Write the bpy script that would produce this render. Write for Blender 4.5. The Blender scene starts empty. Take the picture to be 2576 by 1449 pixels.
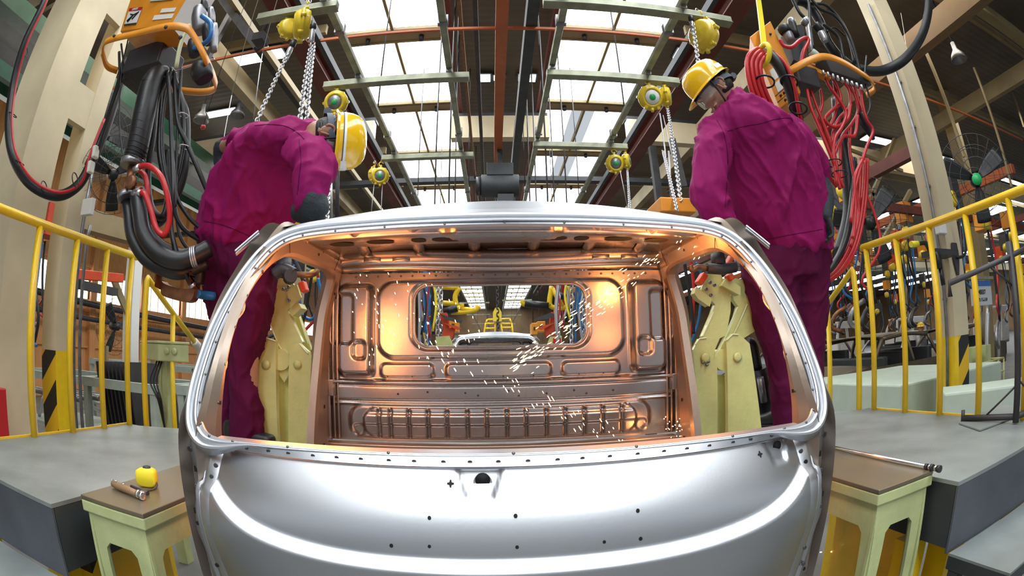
import bpy, math, random
from math import sin, cos, pi, sqrt, radians
from mathutils import Vector, Matrix, noise
random.seed(7)
V = Vector
S = bpy.context.scene
COL = S.collection
# ---------------------------------------------------------------- camera (full-frame fisheye held at eye level; z = 0 is the lens height)
LENS_PX = 1270.0
PITCH, YAW, ROLL = radians(7.7), radians(-2.2), radians(-1.1)
cam = bpy.data.cameras.new('camera')
cam.type = 'PANO'
cam.panorama_type = 'FISHEYE_EQUISOLID'
cam.sensor_width = 36.0
cam.fisheye_lens = LENS_PX / 2576 * 36.0
cam.fisheye_fov = pi
cam.clip_start = 0.02
camo = bpy.data.objects.new('camera', cam)
COL.objects.link(camo)
def _rot():
    cp, sp = cos(PITCH), sin(PITCH); c, s = cos(YAW), sin(YAW); a, b = cos(ROLL), sin(ROLL)
    Ry = Matrix(((c, 0, s), (0, 1, 0), (-s, 0, c))); Rx = Matrix(((1, 0, 0), (0, cp, -sp), (0, sp, cp)))
    Rz = Matrix(((a, -b, 0), (b, a, 0), (0, 0, 1))); Up = Matrix(((1, 0, 0), (0, 0, -1), (0, 1, 0)))
    return Up @ Ry @ Rx @ Rz
MC = _rot()
camo.matrix_world = MC.to_4x4()
S.camera = camo
# ---------------------------------------------------------------- exposure, world, lights
S.view_settings.view_transform = 'Standard'
S.view_settings.look = 'None'
S.view_settings.gamma = 1.0
S.view_settings.use_curve_mapping = False
S.view_settings.exposure = 0.2
S.cycles.max_bounces = 7; S.cycles.diffuse_bounces = 3; S.cycles.glossy_bounces = 4; S.cycles.transmission_bounces = 4
wd = bpy.data.worlds.new('hall_daylight'); S.world = wd; wd.use_nodes = True
wn = wd.node_tree.nodes
wn['Background'].inputs[0].default_value = (0.86, 0.93, 1.0, 1)
wn['Background'].inputs[1].default_value = 0.55
SKY = 4.5          # strength of the daylight through the roof panes
def add_light(name, kind, loc, energy, color=(1, 1, 1), size=1.0, sy=None, rot=(0, 0, 0), spread=None):
    l = bpy.data.lights.new(name, kind); l.energy = energy; l.color = color
    if kind == 'AREA':
        l.size = size
        if sy: l.shape = 'RECTANGLE'; l.size_y = sy
        if spread: l.spread = spread
    else: l.shadow_soft_size = size
    o = bpy.data.objects.new(name, l); o.location = loc; o.rotation_euler = rot; COL.objects.link(o)
    return o
# daylight falling from the two glazed strips of the roof
for n_, x_ in (('left', -1.9), ('right', 2.35)):
    for y_ in (-8, 0, 9, 19):
        add_light('skylight_daylight_' + n_, 'AREA', (x_, y_, 5.9), 210, (0.93, 0.97, 1.0), 1.9, 7.5)
for x_, y_ in ((-5.5, 5), (-6, 13), (7.5, 4), (9, 12), (13, 8), (7, 20), (15, 18)):
    add_light('bay_fill', 'AREA', (x_, y_, 5.6), 150, (1.0, 0.93, 0.8), 2.4, 5)  # fill lamps added under the closed roof to brighten the side bays
for y_ in (7, 14, 22): add_light('window_daylight', 'AREA', (-9.6, y_, 4.0), 110, (1.0, .95, .88), 2.0, 6, (0, radians(-60), 0))  # fill added inside the left wall to brighten that side of the hall
# glow of the welding at the roof corner and at the sill
for p_, e_, r_ in (((0.56, 1.60, 0.30), 3.2, .05), ((-0.52, 1.56, 0.13), 4.2, .12), ((0.36, 1.52, 0.16), .9, .08),
                   ((0.60, 1.86, -0.31), .45, .03), ((-0.58, 1.3, -0.02), 3.0, .08), ((0.60, 1.3, 0.10), 2.0, .08), ((-0.35, 1.5, .30), 1.0, .10)):
    add_light('weld_glow', 'POINT', p_, e_, (1.0, 0.30, 0.07), r_)
# ---------------------------------------------------------------- helpers
def ray(px, py):
    dx, dy = px - 1288.0, py - 724.5; r = math.hypot(dx, dy) + 1e-9
    th = 2 * math.asin(min(1, r / (2 * LENS_PX))); s = sin(th) / r
    return MC @ V((dx * s, -dy * s, -cos(th)))
def at(px, py, Y): d = ray(px, py); return d * (Y / d.y)       # a point of the photo on the real plane y = Y
def atz(px, py, Z): d = ray(px, py); return d * (Z / d.z)
def atx(px, py, X): d = ray(px, py); return d * (X / d.x)
def lerp(a, b, t): return a + (b - a) * t
def sm(t): t = max(0.0, min(1.0, t)); return t * t * (3 - 2 * t)
def interp(x, tab):
    if x <= tab[0][0]: return tab[0][1]
    for (a, u), (b, v) in zip(tab, tab[1:]):
        if x <= b: return u + (v - u) * (x - a) / (b - a)
    return tab[-1][1]
def spline(pts, n):
    P = [V(p) for p in pts]
    if len(P) == 2: return [P[0].lerp(P[1], i / n) for i in range(n + 1)]
    P = [P[0] * 2 - P[1]] + P + [P[-1] * 2 - P[-2]]
    out = []; seg = len(P) - 3
    for k in range(n + 1):
        u = k / n * seg; i = min(int(u), seg - 1); t = u - i
        a, b, c, d = P[i], P[i + 1], P[i + 2], P[i + 3]
        out.append(0.5 * ((2 * b) + (c - a) * t + (2 * a - 5 * b + 4 * c - d) * t * t + (3 * b - a - 3 * c + d) * t ** 3))
    return out
def frames(P, closed=False, up=V((0, 0, 1))):
    n = len(P); T = []
    for i in range(n):
        a = P[(i - 1) % n] if (closed or i > 0) else P[0]; b = P[(i + 1) % n] if (closed or i < n - 1) else P[-1]
        T.append((b - a).normalized() if (b - a).length > 1e-9 else V((0, 0, 1)))
    r = T[0].cross(up)
    if r.length < 1e-3: r = T[0].cross(V((0, 1, 0)))
    r.normalize(); F = []
    for t in T:
        r = (r - t * r.dot(t))
        if r.length < 1e-6: r = t.orthogonal()
        r.normalize(); F.append((t, r.copy(), t.cross(r)))
    return F
class MB:
    def __init__(s): s.v = []; s.f = []; s.m = []; s.sm = []
    def add(s, vs, fs, mi=0, smooth=False):
        o = len(s.v); s.v.extend([tuple(p) for p in vs])
        for f in fs: s.f.append(tuple(i + o for i in f)); s.m.append(mi); s.sm.append(smooth)
        return s
    def box(s, c, d, mi=0, rz=0.0, R=None):
        c = V(c); R = R or Matrix.Rotation(rz, 3, 'Z'); h = V(d) * 0.5
        vs = [c + R @ V((h.x * a, h.y * b, h.z * e)) for a in (-1, 1) for b in (-1, 1) for e in (-1, 1)]
        return s.add(vs, [(0, 1, 3, 2), (4, 6, 7, 5), (0, 4, 5, 1), (2, 3, 7, 6), (0, 2, 6, 4), (1, 5, 7, 3)], mi)
    def bb(s, lo, hi, mi=0): return s.box([(a + b) / 2 for a, b in zip(lo, hi)], [abs(b - a) for a, b in zip(lo, hi)], mi)
    def beam(s, p0, p1, w, h, mi=0, up=V((0, 0, 1))):
        p0, p1 = V(p0), V(p1); t = (p1 - p0); L = t.length; t.normalize(); r = t.cross(up)
        if r.length < 1e-3: r = t.cross(V((0, 1, 0)))
        r.normalize(); u = r.cross(t)
        R = Matrix((r, t, u)).transposed()
        return s.box((p0 + p1) / 2, (w, L, h), mi, R=R)
    def ibeam(s, p0, p1, w, h, t=0.012, mi=0):
        p0, p1 = V(p0), V(p1); u = V((0, 0, 1))
        s.beam(p0 + u * (h / 2 - t / 2), p1 + u * (h / 2 - t / 2), w, t, mi); s.beam(p0 - u * (h / 2 - t / 2), p1 - u * (h / 2 - t / 2), w, t, mi)
        return s.beam(p0, p1, t, h - 2 * t, mi)
    def tube(s, pts, r, n=10, seg=None, mi=0, caps=True, closed=False, smooth=True, flat=1.0):
        P = spline(pts, seg) if seg else [V(p) for p in pts]
        F = frames(P, closed); vs = []; N = len(P)
        for i, (p, (t, a, b)) in enumerate(zip(P, F)):
            rr = r(i / (N - 1)) if callable(r) else (interp(i / (N - 1), [(q / (len(r) - 1), w_) for q, w_ in enumerate(r)]) if isinstance(r, (list, tuple)) else r)
            for k in range(n):
                g = 2 * pi * k / n; vs.append(p + a * (cos(g) * rr) + b * (sin(g) * rr * flat))
        fs = [(i * n + k, i * n + (k + 1) % n, ((i + 1) % N) * n + (k + 1) % n, ((i + 1) % N) * n + k) for i in range(N if closed else N - 1) for k in range(n)]
        s.add(vs, fs, mi, smooth)
        if caps and not closed:
            o = len(s.v) - len(vs)
            s.f.append(tuple(o + k for k in range(n))[::-1]); s.m.append(mi); s.sm.append(False)
            s.f.append(tuple(o + (N - 1) * n + k for k in range(n))); s.m.append(mi); s.sm.append(False)
        return s
    def cyl(s, p0, p1, r, r1=None, n=16, mi=0, smooth=True): return s.tube([p0, p1], [r, r if r1 is None else r1], n=n, mi=mi, smooth=smooth)
    def lathe(s, c, axis, prof, n=24, mi=0, smooth=True):
        c = V(c); t = V(axis).normalized(); a = t.orthogonal().normalized(); b = t.cross(a); vs = []
        for (r, h) in prof:
            for k in range(n): g = 2 * pi * k / n; vs.append(c + t * h + a * (r * cos(g)) + b * (r * sin(g)))
        N = len(prof); fs = [(i * n + k, i * n + (k + 1) % n, (i + 1) * n + (k + 1) % n, (i + 1) * n + k) for i in range(N - 1) for k in range(n)]
        s.add(vs, fs, mi, smooth); o = len(s.v) - len(vs)
        if prof[0][0] > 1e-6: s.f.append(tuple(o + k for k in range(n))[::-1]); s.m.append(mi); s.sm.append(False)
        if prof[-1][0] > 1e-6: s.f.append(tuple(o + (N - 1) * n + k for k in range(n))); s.m.append(mi); s.sm.append(False)
        return s
    def torus(s, c, axis, R, r, n=28, k=8, mi=0, sx=1.0, sy=1.0):
        c = V(c); t = V(axis).normalized(); a = t.orthogonal().normalized(); b = t.cross(a)
        return s.tube([c + a * (R * sx * cos(2 * pi * i / n)) + b * (R * sy * sin(2 * pi * i / n)) for i in range(n)], r, n=k, mi=mi, closed=True)
    def prism(s, poly, o, ax, ay, th, mi=0):
        o, ax, ay = V(o), V(ax), V(ay); nz = ax.cross(ay).normalized() * th; n = len(poly)
        vs = [o + ax * p[0] + ay * p[1] for p in poly] + [o + ax * p[0] + ay * p[1] + nz for p in poly]
        return s.add(vs, [tuple(range(n))[::-1], tuple(range(n, 2 * n))] + [(i, (i + 1) % n, n + (i + 1) % n, n + i) for i in range(n)], mi)
    def grid(s, nu, nv, fn, mi=0, smooth=True, keep=None, th=None):
        vs = [V(fn(i / nu, j / nv)) for j in range(nv + 1) for i in range(nu + 1)]
        fs = [(j * (nu + 1) + i, j * (nu + 1) + i + 1, (j + 1) * (nu + 1) + i + 1, (j + 1) * (nu + 1) + i)
              for j in range(nv) for i in range(nu) if keep is None or keep((i + .5) / nu, (j + .5) / nv)]
        return s.add(vs, fs, mi, smooth)
    def strip(s, A, B, mi=0, smooth=True, closed=False):
        n = len(A); fs = [(i, (i + 1) % n, n + (i + 1) % n, n + i) for i in range(n if closed else n - 1)]
        return s.add(list(A) + list(B), fs, mi, smooth)
    def build(s, name, mats, parent=None, bevel=0.0, solid=0.0, sub=0):
        me = bpy.data.meshes.new(name); me.from_pydata(s.v, [], s.f)
        for m in (mats if isinstance(mats, (list, tuple)) else [mats]): me.materials.append(m)
        me.polygons.foreach_set('material_index', s.m); me.polygons.foreach_set('use_smooth', s.sm); me.update()
        o = bpy.data.objects.new(name, me); COL.objects.link(o)
        if parent:
            o.parent = parent
            chain = V((0, 0, 0)); q = parent
            while q: chain += V(q.location); q = q.parent
            if chain.length > 0: me.transform(Matrix.Translation(-chain))
        if solid: md = o.modifiers.new('solid', 'SOLIDIFY'); md.thickness = abs(solid); md.offset = 1 if solid > 0 else -1
        if bevel: md = o.modifiers.new('bevel', 'BEVEL'); md.width = bevel; md.segments = 2; md.limit_method = 'ANGLE'; md.angle_limit = 0.7
        if sub: md = o.modifiers.new('sub', 'SUBSURF'); md.levels = sub; md.render_levels = sub
        return o
def tag(o, label=None, cat=None, group=None, kind=None):
    if label: o['label'] = label
    if cat: o['category'] = cat
    if group: o['group'] = group
    if kind: o['kind'] = kind
    return o
def empty(name, loc, label, cat, group=None, kind=None):
    o = bpy.data.objects.new(name, None); o.empty_display_size = 0.1; COL.objects.link(o); o.location = loc
    return tag(o, label, cat, group, kind)
def kids(o): return [c for c in bpy.data.objects if c.parent == o]
def copy_tree(o, parent=None):
    ch = kids(o); c = o.copy(); COL.objects.link(c)
    if parent: c.parent = parent
    for k in ch: copy_tree(k, c)
    return c
# ---------------------------------------------------------------- materials
def mat(name, col, metal=0.0, rough=0.5, var=0.0, vscale=6.0, bump=0.0, bscale=40.0, spec=0.5, col2=None, stretch=None, detail=4, rvar=0.0, emit=None, es=0.0, coat=0.0):
    m = bpy.data.materials.new(name); m.use_nodes = True; nt = m.node_tree; b = nt.nodes['Principled BSDF']
    b.inputs['Base Color'].default_value = (*col, 1); b.inputs['Metallic'].default_value = metal; b.inputs['Roughness'].default_value = rough
    b.inputs['Specular IOR Level'].default_value = spec; b.inputs['Coat Weight'].default_value = coat
    if emit: b.inputs['Emission Color'].default_value = (*emit, 1); b.inputs['Emission Strength'].default_value = es
    if var or bump or col2 or rvar:
        tc = nt.nodes.new('ShaderNodeTexCoord'); mp = nt.nodes.new('ShaderNodeMapping'); nt.links.new(tc.outputs['Object'], mp.inputs[0])
        if stretch: mp.inputs['Scale'].default_value = stretch
    if var or col2 or rvar:
        nz = nt.nodes.new('ShaderNodeTexNoise'); nz.inputs['Scale'].default_value = vscale; nz.inputs['Detail'].default_value = detail; nt.links.new(mp.outputs[0], nz.inputs['Vector'])
        if var or col2:
            rp = nt.nodes.new('ShaderNodeValToRGB'); e = rp.color_ramp.elements; e[0].position = 0.35; e[1].position = 0.68
            c2 = col2 or tuple(c * (1 - var) for c in col); e[0].color = (*col, 1); e[1].color = (*c2, 1)
            nt.links.new(nz.outputs[0], rp.inputs[0]); nt.links.new(rp.outputs[0], b.inputs['Base Color'])
        if rvar:
            mr = nt.nodes.new('ShaderNodeMapRange'); mr.inputs['To Min'].default_value = rough - rvar; mr.inputs['To Max'].default_value = rough + rvar
            nt.links.new(nz.outputs[0], mr.inputs[0]); nt.links.new(mr.outputs[0], b.inputs['Roughness'])
    if bump:
        nb = nt.nodes.new('ShaderNodeTexNoise'); nb.inputs['Scale'].default_value = bscale; nb.inputs['Detail'].default_value = 3; nt.links.new(mp.outputs[0], nb.inputs['Vector'])
        bp = nt.nodes.new('ShaderNodeBump'); bp.inputs['Strength'].default_value = bump; bp.inputs['Distance'].default_value = 0.01
        nt.links.new(nb.outputs[0], bp.inputs['Height']); nt.links.new(bp.outputs[0], b.inputs['Normal'])
    return m
def corrugated(name, col, scale, axis='X', rough=0.6, strength=0.6, col2=None, dist=0.02):
    m = mat(name, col, rough=rough, var=0.25 if not col2 else 0, vscale=1.2, col2=col2); nt = m.node_tree; b = nt.nodes['Principled BSDF']
    tc = nt.nodes.new('ShaderNodeTexCoord'); w = nt.nodes.new('ShaderNodeTexWave'); w.bands_direction = axis; w.inputs['Scale'].default_value = scale
    nt.links.new(tc.outputs['Object'], w.inputs['Vector']); bp = nt.nodes.new('ShaderNodeBump'); bp.inputs['Strength'].default_value = strength; bp.inputs['Distance'].default_value = dist
    nt.links.new(w.outputs[1], bp.inputs['Height']); nt.links.new(bp.outputs[0], b.inputs['Normal']); return m
M = {}
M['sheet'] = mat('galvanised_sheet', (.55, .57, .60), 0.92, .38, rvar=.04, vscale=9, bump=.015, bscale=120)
M['sheet_in'] = mat('bare_inner_sheet_shaded', (.38, .37, .37), 0.95, .27, rvar=.05, vscale=5, bump=.015, bscale=50)  # base colour darkened to stand in for low light inside the cab
M['sheet_side'] = mat('side_inner_sheet_shaded', (.33, .27, .22), 0.7, .36, rvar=.05, vscale=5, bump=.04, bscale=60)  # dark warm base puts the dim orange light of the cab into the colour
M['black'] = mat('black_hole', (.004, .004, .004), 0, .8)
M['weldspot'] = mat('spot_weld', (.13, .13, .135), .8, .4)
M['bright'] = mat('bright_steel', (.75, .76, .78), 1, .22)
M['steel'] = mat('raw_steel', (.33, .33, .34), .85, .42, var=.35, vscale=12)
M['dsteel'] = mat('dark_steel', (.07, .07, .075), .5, .5, var=.3)
M['green'] = mat('pale_green_enamel', (.50, .55, .26), 0, .42, var=.2, vscale=8, bump=.12, bscale=45, coat=.15)
M['greenedge'] = mat('chipped_edge_paint', (.72, .75, .55), 0, .5)
M['lime'] = mat('fixture_enamel', (.60, .62, .24), 0, .42, var=.2, vscale=7, bump=.18, bscale=40, coat=.2)
M['limelight'] = mat('fixture_edge', (.72, .76, .48), 0, .45)
M['yellow'] = mat('rail_yellow', (.92, .62, .012), 0, .36, var=.08, vscale=14, coat=.2)
M['hoisty'] = mat('balancer_yellow', (.78, .58, .03), 0, .35, var=.1, vscale=20, coat=.3)
M['orange'] = mat('cabinet_orange', (.80, .30, .02), 0, .42, var=.15, vscale=7)
M['redor'] = mat('robot_red', (.66, .07, .015), 0, .4, var=.2)
M['red'] = mat('hose_red', (.50, .018, .022), 0, .35)
M['blue'] = mat('hose_blue', (.02, .16, .42), 0, .35)
M['rubber'] = mat('black_rubber', (.012, .013, .015), 0, .42, rvar=.08, vscale=20)
M['brownred'] = mat('girder_oxide', (.16, .035, .02), 0, .6, var=.35, vscale=2.5)
M['oxide'] = mat('beam_orange', (.50, .12, .03), 0, .5, var=.2, vscale=3)
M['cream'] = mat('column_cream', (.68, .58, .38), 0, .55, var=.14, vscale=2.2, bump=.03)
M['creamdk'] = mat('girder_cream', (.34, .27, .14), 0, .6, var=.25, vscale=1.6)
M['beamgrn'] = mat('beam_green', (.015, .10, .055), 0, .45, var=.2)
M['rail'] = mat('overhead_rail', (.36, .38, .27), .3, .42, var=.35, vscale=7)
M['darkgrey'] = mat('dark_grey', (.05, .055, .06), .2, .55, var=.3)
M['concrete'] = mat('floor_concrete', (.16, .16, .155), 0, .55, var=.3, vscale=2)
M['pale'] = mat('pale_painted_block', (.50, .60, .50), 0, .55, var=.1, vscale=5)
M['rackgrn'] = mat('rack_grey_green', (.42, .49, .43), 0, .5, var=.18, vscale=9)
M['wallor'] = corrugated('cladding_orange', (.82, .40, .15), 3.2, 'Y', col2=(.70, .33, .12))
M['walldk'] = corrugated('cladding_ochre', (.30, .19, .09), 2.2, 'X', col2=(.22, .14, .07))
M['ceil'] = corrugated('roof_lining', (.12, .105, .08), 1.6, 'Y', strength=.3, col2=(.09, .08, .06))
M['whitep'] = mat('white_paint', (.78, .78, .76), 0, .45)
M['white'] = mat('white_lid', (.85, .86, .85), 0, .35)
M['disc'] = mat('green_disc', (.02, .42, .12), 0, .4)
M['skin'] = mat('skin', (.42, .22, .14), 0, .5, var=.15, vscale=30)
M['hair'] = mat('black_hair', (.008, .007, .006), 0, .5, bump=.6, bscale=160, stretch=(1, 1, .2))
M['helmet'] = mat('helmet_yellow', (.86, .50, .008), 0, .2, coat=.6)
M['jacket'] = mat('magenta_workwear', (.27, .004, .105), 0, .75, spec=.25, var=.12, vscale=9, bump=.5, bscale=20, stretch=(1, 1, .4))
M['trouser'] = mat('maroon_trousers', (.085, .002, .036), 0, .8, spec=.2, var=.15, vscale=8, bump=.5, bscale=18, stretch=(1, 1, .35))
M['glove'] = mat('dark_glove', (.02, .028, .034), 0, .75, bump=.4, bscale=120)
M['navy'] = mat('navy_strap', (.06, .075, .10), 0, .6)
M['rustcu'] = mat('old_copper', (.30, .14, .07), .7, .45, var=.4, vscale=25)
M['wood'] = mat('wood_handle', (.28, .17, .09), 0, .5, var=.3)
M['tapey'] = mat('tape_yellow', (.88, .74, .03), 0, .32)
M['bronze'] = mat('primer_bronze', (.15, .12, .085), .5, .38, var=.2)
M['signblue'] = mat('sign_blue', (.02, .14, .50), 0, .4)
M['signgrey'] = mat('sign_grey', (.62, .66, .70), 0, .45)
M['label'] = mat('paper_label', (.75, .74, .66), 0, .6)
M['glassy'] = mat('safety_glass', (.8, .85, .85), 0, .05); M['glassy'].node_tree.nodes['Principled BSDF'].inputs['Transmission Weight'].default_value = .85; M['glassy'].node_tree.nodes['Principled BSDF'].inputs['IOR'].default_value = 1.08
M['chrome'] = mat('galv_chain', (.55, .56, .58), .9, .35)
M['spark'] = mat('glowing_spark', (1, .6, .3), 0, .5, emit=(1.0, .60, .28), es=13)
def pane_mat():
    m = bpy.data.materials.new('roof_pane_daylight'); m.use_nodes = True; nt = m.node_tree; b = nt.nodes['Principled BSDF']
    b.inputs['Base Color'].default_value = (.8, .85, .9, 1); b.inputs['Emission Color'].default_value = (.93, .97, 1, 1); b.inputs['Emission Strength'].default_value = SKY
    return m
M['pane'] = pane_mat()
M['winpane'] = mat('wall_pane_daylight', (.8, .8, .8), 0, .5, emit=(.92, .97, 1), es=2.2)
def hazard(name, s=3.2, ax=(1, 0, 1)):
    m = mat(name, (.85, .50, .01), 0, .45); nt = m.node_tree; b = nt.nodes['Principled BSDF']
    tc = nt.nodes.new('ShaderNodeTexCoord'); d = nt.nodes.new('ShaderNodeVectorMath'); d.operation = 'DOT_PRODUCT'; d.inputs[1].default_value = ax
    nt.links.new(tc.outputs['Object'], d.inputs[0]); mu = nt.nodes.new('ShaderNodeMath'); mu.operation = 'MULTIPLY'; mu.inputs[1].default_value = s; nt.links.new(d.outputs['Value'], mu.inputs[0])
    fr = nt.nodes.new('ShaderNodeMath'); fr.operation = 'FRACT'; nt.links.new(mu.outputs[0], fr.inputs[0]); rp = nt.nodes.new('ShaderNodeValToRGB'); rp.color_ramp.interpolation = 'CONSTANT'
    e = rp.color_ramp.elements; e[0].color = (.012, .012, .012, 1); e[1].position = .5; e[1].color = (.80, .48, .01, 1)
    nt.links.new(fr.outputs[0], rp.inputs[0]); nt.links.new(rp.outputs[0], b.inputs['Base Color']); return m
M['hazL'] = hazard('hazard_stripes', 2.2, (1.0, 0, -1.0)); M['hazR'] = hazard('hazard_stripes_b', 2.2, (1.0, 0, -1.0)); M['hazS'] = hazard('hazard_stripes_c', 2.6, (0, 1, -1.1))
def tread(name, col, rough):
    m = mat(name, col, .35, rough, var=.35, vscale=3.5); nt = m.node_tree; b = nt.nodes['Principled BSDF']
    tc = nt.nodes.new('ShaderNodeTexCoord'); mp = nt.nodes.new('ShaderNodeMapping'); mp.inputs['Rotation'].default_value = (0, 0, pi / 4); nt.links.new(tc.outputs['Object'], mp.inputs[0])
    ck = nt.nodes.new('ShaderNodeTexChecker'); ck.inputs['Scale'].default_value = 34; nt.links.new(mp.outputs[0], ck.inputs['Vector'])
    bk = []
    for sc in ((70, 20, 1), (20, 70, 1)):
        m2 = nt.nodes.new('ShaderNodeMapping'); m2.inputs['Scale'].default_value = sc; nt.links.new(mp.outputs[0], m2.inputs[0])
        v = nt.nodes.new('ShaderNodeTexVoronoi'); v.voronoi_dimensions = '2D'; v.inputs['Scale'].default_value = 1; v.inputs['Randomness'].default_value = 0; nt.links.new(m2.outputs[0], v.inputs['Vector'])
        c = nt.nodes.new('ShaderNodeMath'); c.operation = 'LESS_THAN'; c.inputs[1].default_value = .33; nt.links.new(v.outputs['Distance'], c.inputs[0]); bk.append(c)
    mx = nt.nodes.new('ShaderNodeMix'); nt.links.new(ck.outputs[1], mx.inputs[0]); nt.links.new(bk[0].outputs[0], mx.inputs[2]); nt.links.new(bk[1].outputs[0], mx.inputs[3])
    bp = nt.nodes.new('ShaderNodeBump'); bp.inputs['Strength'].default_value = 1.0; bp.inputs['Distance'].default_value = .006; nt.links.new(mx.outputs[0], bp.inputs['Height']); nt.links.new(bp.outputs[0], b.inputs['Normal'])
    return m
M['tread'] = tread('tread_plate', (.31, .35, .34), .42)
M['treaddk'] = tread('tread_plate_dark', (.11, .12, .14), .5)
M['top'] = mat('worn_bench_top', (.22, .19, .15), .7, .38, col2=(.30, .24, .13), vscale=4, rvar=.12)
# ---------------------------------------------------------------- setting
FLOOR, ROOF, DECK = -1.45, 6.2, -0.42
tag(MB().bb((-12.2, -14, FLOOR - .2), (62, 66, FLOOR)).build('floor', M['concrete']), kind='structure')
mb = MB()   # roof lining, open over the two glazed strips
XS = [(-12.2, -3.0), (-0.85, 1.22), (3.55, 62)]
for a, b in XS: mb.bb((a, -14, ROOF), (b, 66, ROOF + .12))
tag(mb.build('ceiling', M['ceil']), kind='structure')
# roof panes: every bay has a lip, two columns and a cross bar
P0 = 0.51 * ROOF / 1.0
nwin = 0
for sx0, sx1 in ((-2.95, -0.92), (1.32, 3.50)):
    xm = (sx0 + sx1) / 2
    for k in range(-6, 18):
        y0 = 1.36 * ROOF + k * P0; y1 = y0 + .435 * ROOF; nwin += 1
        fr = MB()
        for x in (sx0, xm, sx1): fr.bb((x - .03, y0 - .02, ROOF - .02), (x + .03, y1 + .02, ROOF + .10))
        for y in (y0 - .04, y1 + .02): fr.bb((sx0, y - .03, ROOF - .02), (sx1, y + .03, ROOF + .10))
        fr.bb((sx0, y0 - .34, ROOF - .0), (sx1, y0 - .04, ROOF + .08)); fr.bb((sx0, y1, ROOF + .02), (sx1, y1 + .28, ROOF + .10), 1)
        for x in (xm - .55, xm + .55): fr.cyl((x, y0 - .2, ROOF - .12), (x, y0 - .2, ROOF), .05, mi=1, n=10)
        w = tag(fr.build('window_%d' % nwin, [M['creamdk'], M['darkgrey']]), kind='structure')
        for a, b in ((sx0 + .03, xm - .03), (xm + .03, sx1 - .03)):
            gap = 0.28 if (sx0 > 0 and k in (1, 2)) else 0
            aa = a + (gap if a > xm else 0); bb_ = b - (gap if b < xm else 0)
            MB().grid(16, 1, lambda u, v: (lerp(aa, bb_, u), lerp(y0, y1, v), ROOF + .05 + .012 * cos(u * 2 * pi * 6)), 0).build('pane', M['pane'], w)
# walls: left cladding with a window band, far wall, right wall
WX, WZ0, WZ1, WP = -12.0, 1.32, 2.14, 2.67
m_ = MB(); m_.bb((WX - .1, -9, FLOOR), (WX, 66, WZ0)); m_.bb((WX - .1, -9, WZ1), (WX, 66, ROOF))
for i in range(27):
    y = 13.73 - 8 * WP + i * WP
    m_.bb((WX - .1, y - .14, WZ0), (WX + .06, y + .14, WZ1)); m_.bb((WX, y - .14, FLOOR), (WX + .16, y + .14, ROOF))
for z_, h_ in ((.95, .07), (2.25, .08), (3.1, .1), (3.9, .08), (-.1, .06)): m_.bb((WX, -9, z_), (WX + .08, 66, z_ + h_))
tag(m_.build('wall_left', M['wallor']), kind='structure')
for i in range(3, 26):
    y = 13.73 - 8 * WP + i * WP; f_ = MB()
    for q in range(6): f_.bb((WX - .05, y + .14 + q * (WP - .28) / 5 - .012, WZ0), (WX - .02, y + .14 + q * (WP - .28) / 5 + .012, WZ1))
    w = tag(f_.build('window_%d' % (100 + i), M['cream']), kind='structure')
    MB().bb((WX - .09, y + .14, WZ0), (WX - .07, y + WP - .14, WZ1)).build('pane', M['winpane'], w)
tag(MB().bb((-12.2, 66, FLOOR), (62, 66.2, ROOF)).build('wall_far', M['walldk']), kind='structure')
tag(MB().bb((62, -9, FLOOR), (62.2, 66, ROOF)).build('wall_right', M['walldk']), kind='structure')
# ================================================================= the cab shell
CX = 0.035
ax_ = lambda p: V((p[0] + CX, p[1], p[2]))
half = [(0, -.196), (.30, -.196), (.55, -.196), (.665, -.192), (.712, -.172), (.735, -.12), (.742, -.04), (.738, .06), (.722, .15), (.700, .225), (.668, .288), (.625, .325), (.55, .342), (.40, .352), (.20, .359), (0, .362)]
def apy(z): return 1.0 + .63 * (z + .196)
hp = spline([(a, apy(b), b) for a, b in half], 90)
APER = hp + [V((-p.x, p.y, p.z)) for p in hp[-2:0:-1]]       # closed loop, local x
NA = V((0, -1, .63)).normalized()
ctr = V((0, apy(.08), .08))
def ringpts(d, h):
    out = []; n = len(APER)
    for i in range(n):
        p = APER[i]; t = (APER[(i + 1) % n] - APER[i - 1]).normalized(); o = t.cross(NA)
        if o.dot(p - ctr) < 0: o = -o
        k = 1.0 if p.z > -.06 else lerp(.16, 1.0, sm((abs(p.x) - .56) / .17) if p.z < -.12 else sm((abs(p.x) - .56) / .17)); k = max(k, sm((p.z + .14) / .08))
        out.append(p + o * d * k + NA * h * k)
    return out
cab = empty('truck_cab', (CX, 1.5, FLOOR), 'bare silver truck cab shell with empty windscreen opening between the platforms', 'truck cab')
L2 = lambda pts: [ax_(p) for p in pts]
prof = [(0, -.010), (0, -.004), (.002, 0), (.012, 0), (.0135, .004), (.017, .006), (.020, .005), (.022, 0), (.032, -.001), (.034, .006), (.040, .009), (.046, .006), (.050, -.004), (.053, -.03)]
mb = MB(); rows = [L2(ringpts(d, h)) for d, h in prof]
for a, b in zip(rows, rows[1:]): mb.strip(a, b, closed=True)
# spot welds round the flange
for i in range(0, len(APER), 5):
    for d in (.0065,):
        p = ax_(ringpts(d, .0008)[i]); mb.lathe(p, NA, [(.0038, 0), (.003, .0012), (.0001, .0014)], n=8, mi=1)
mb.build('windscreen_frame', [M['sheet'], M['weldspot']], cab)
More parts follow.
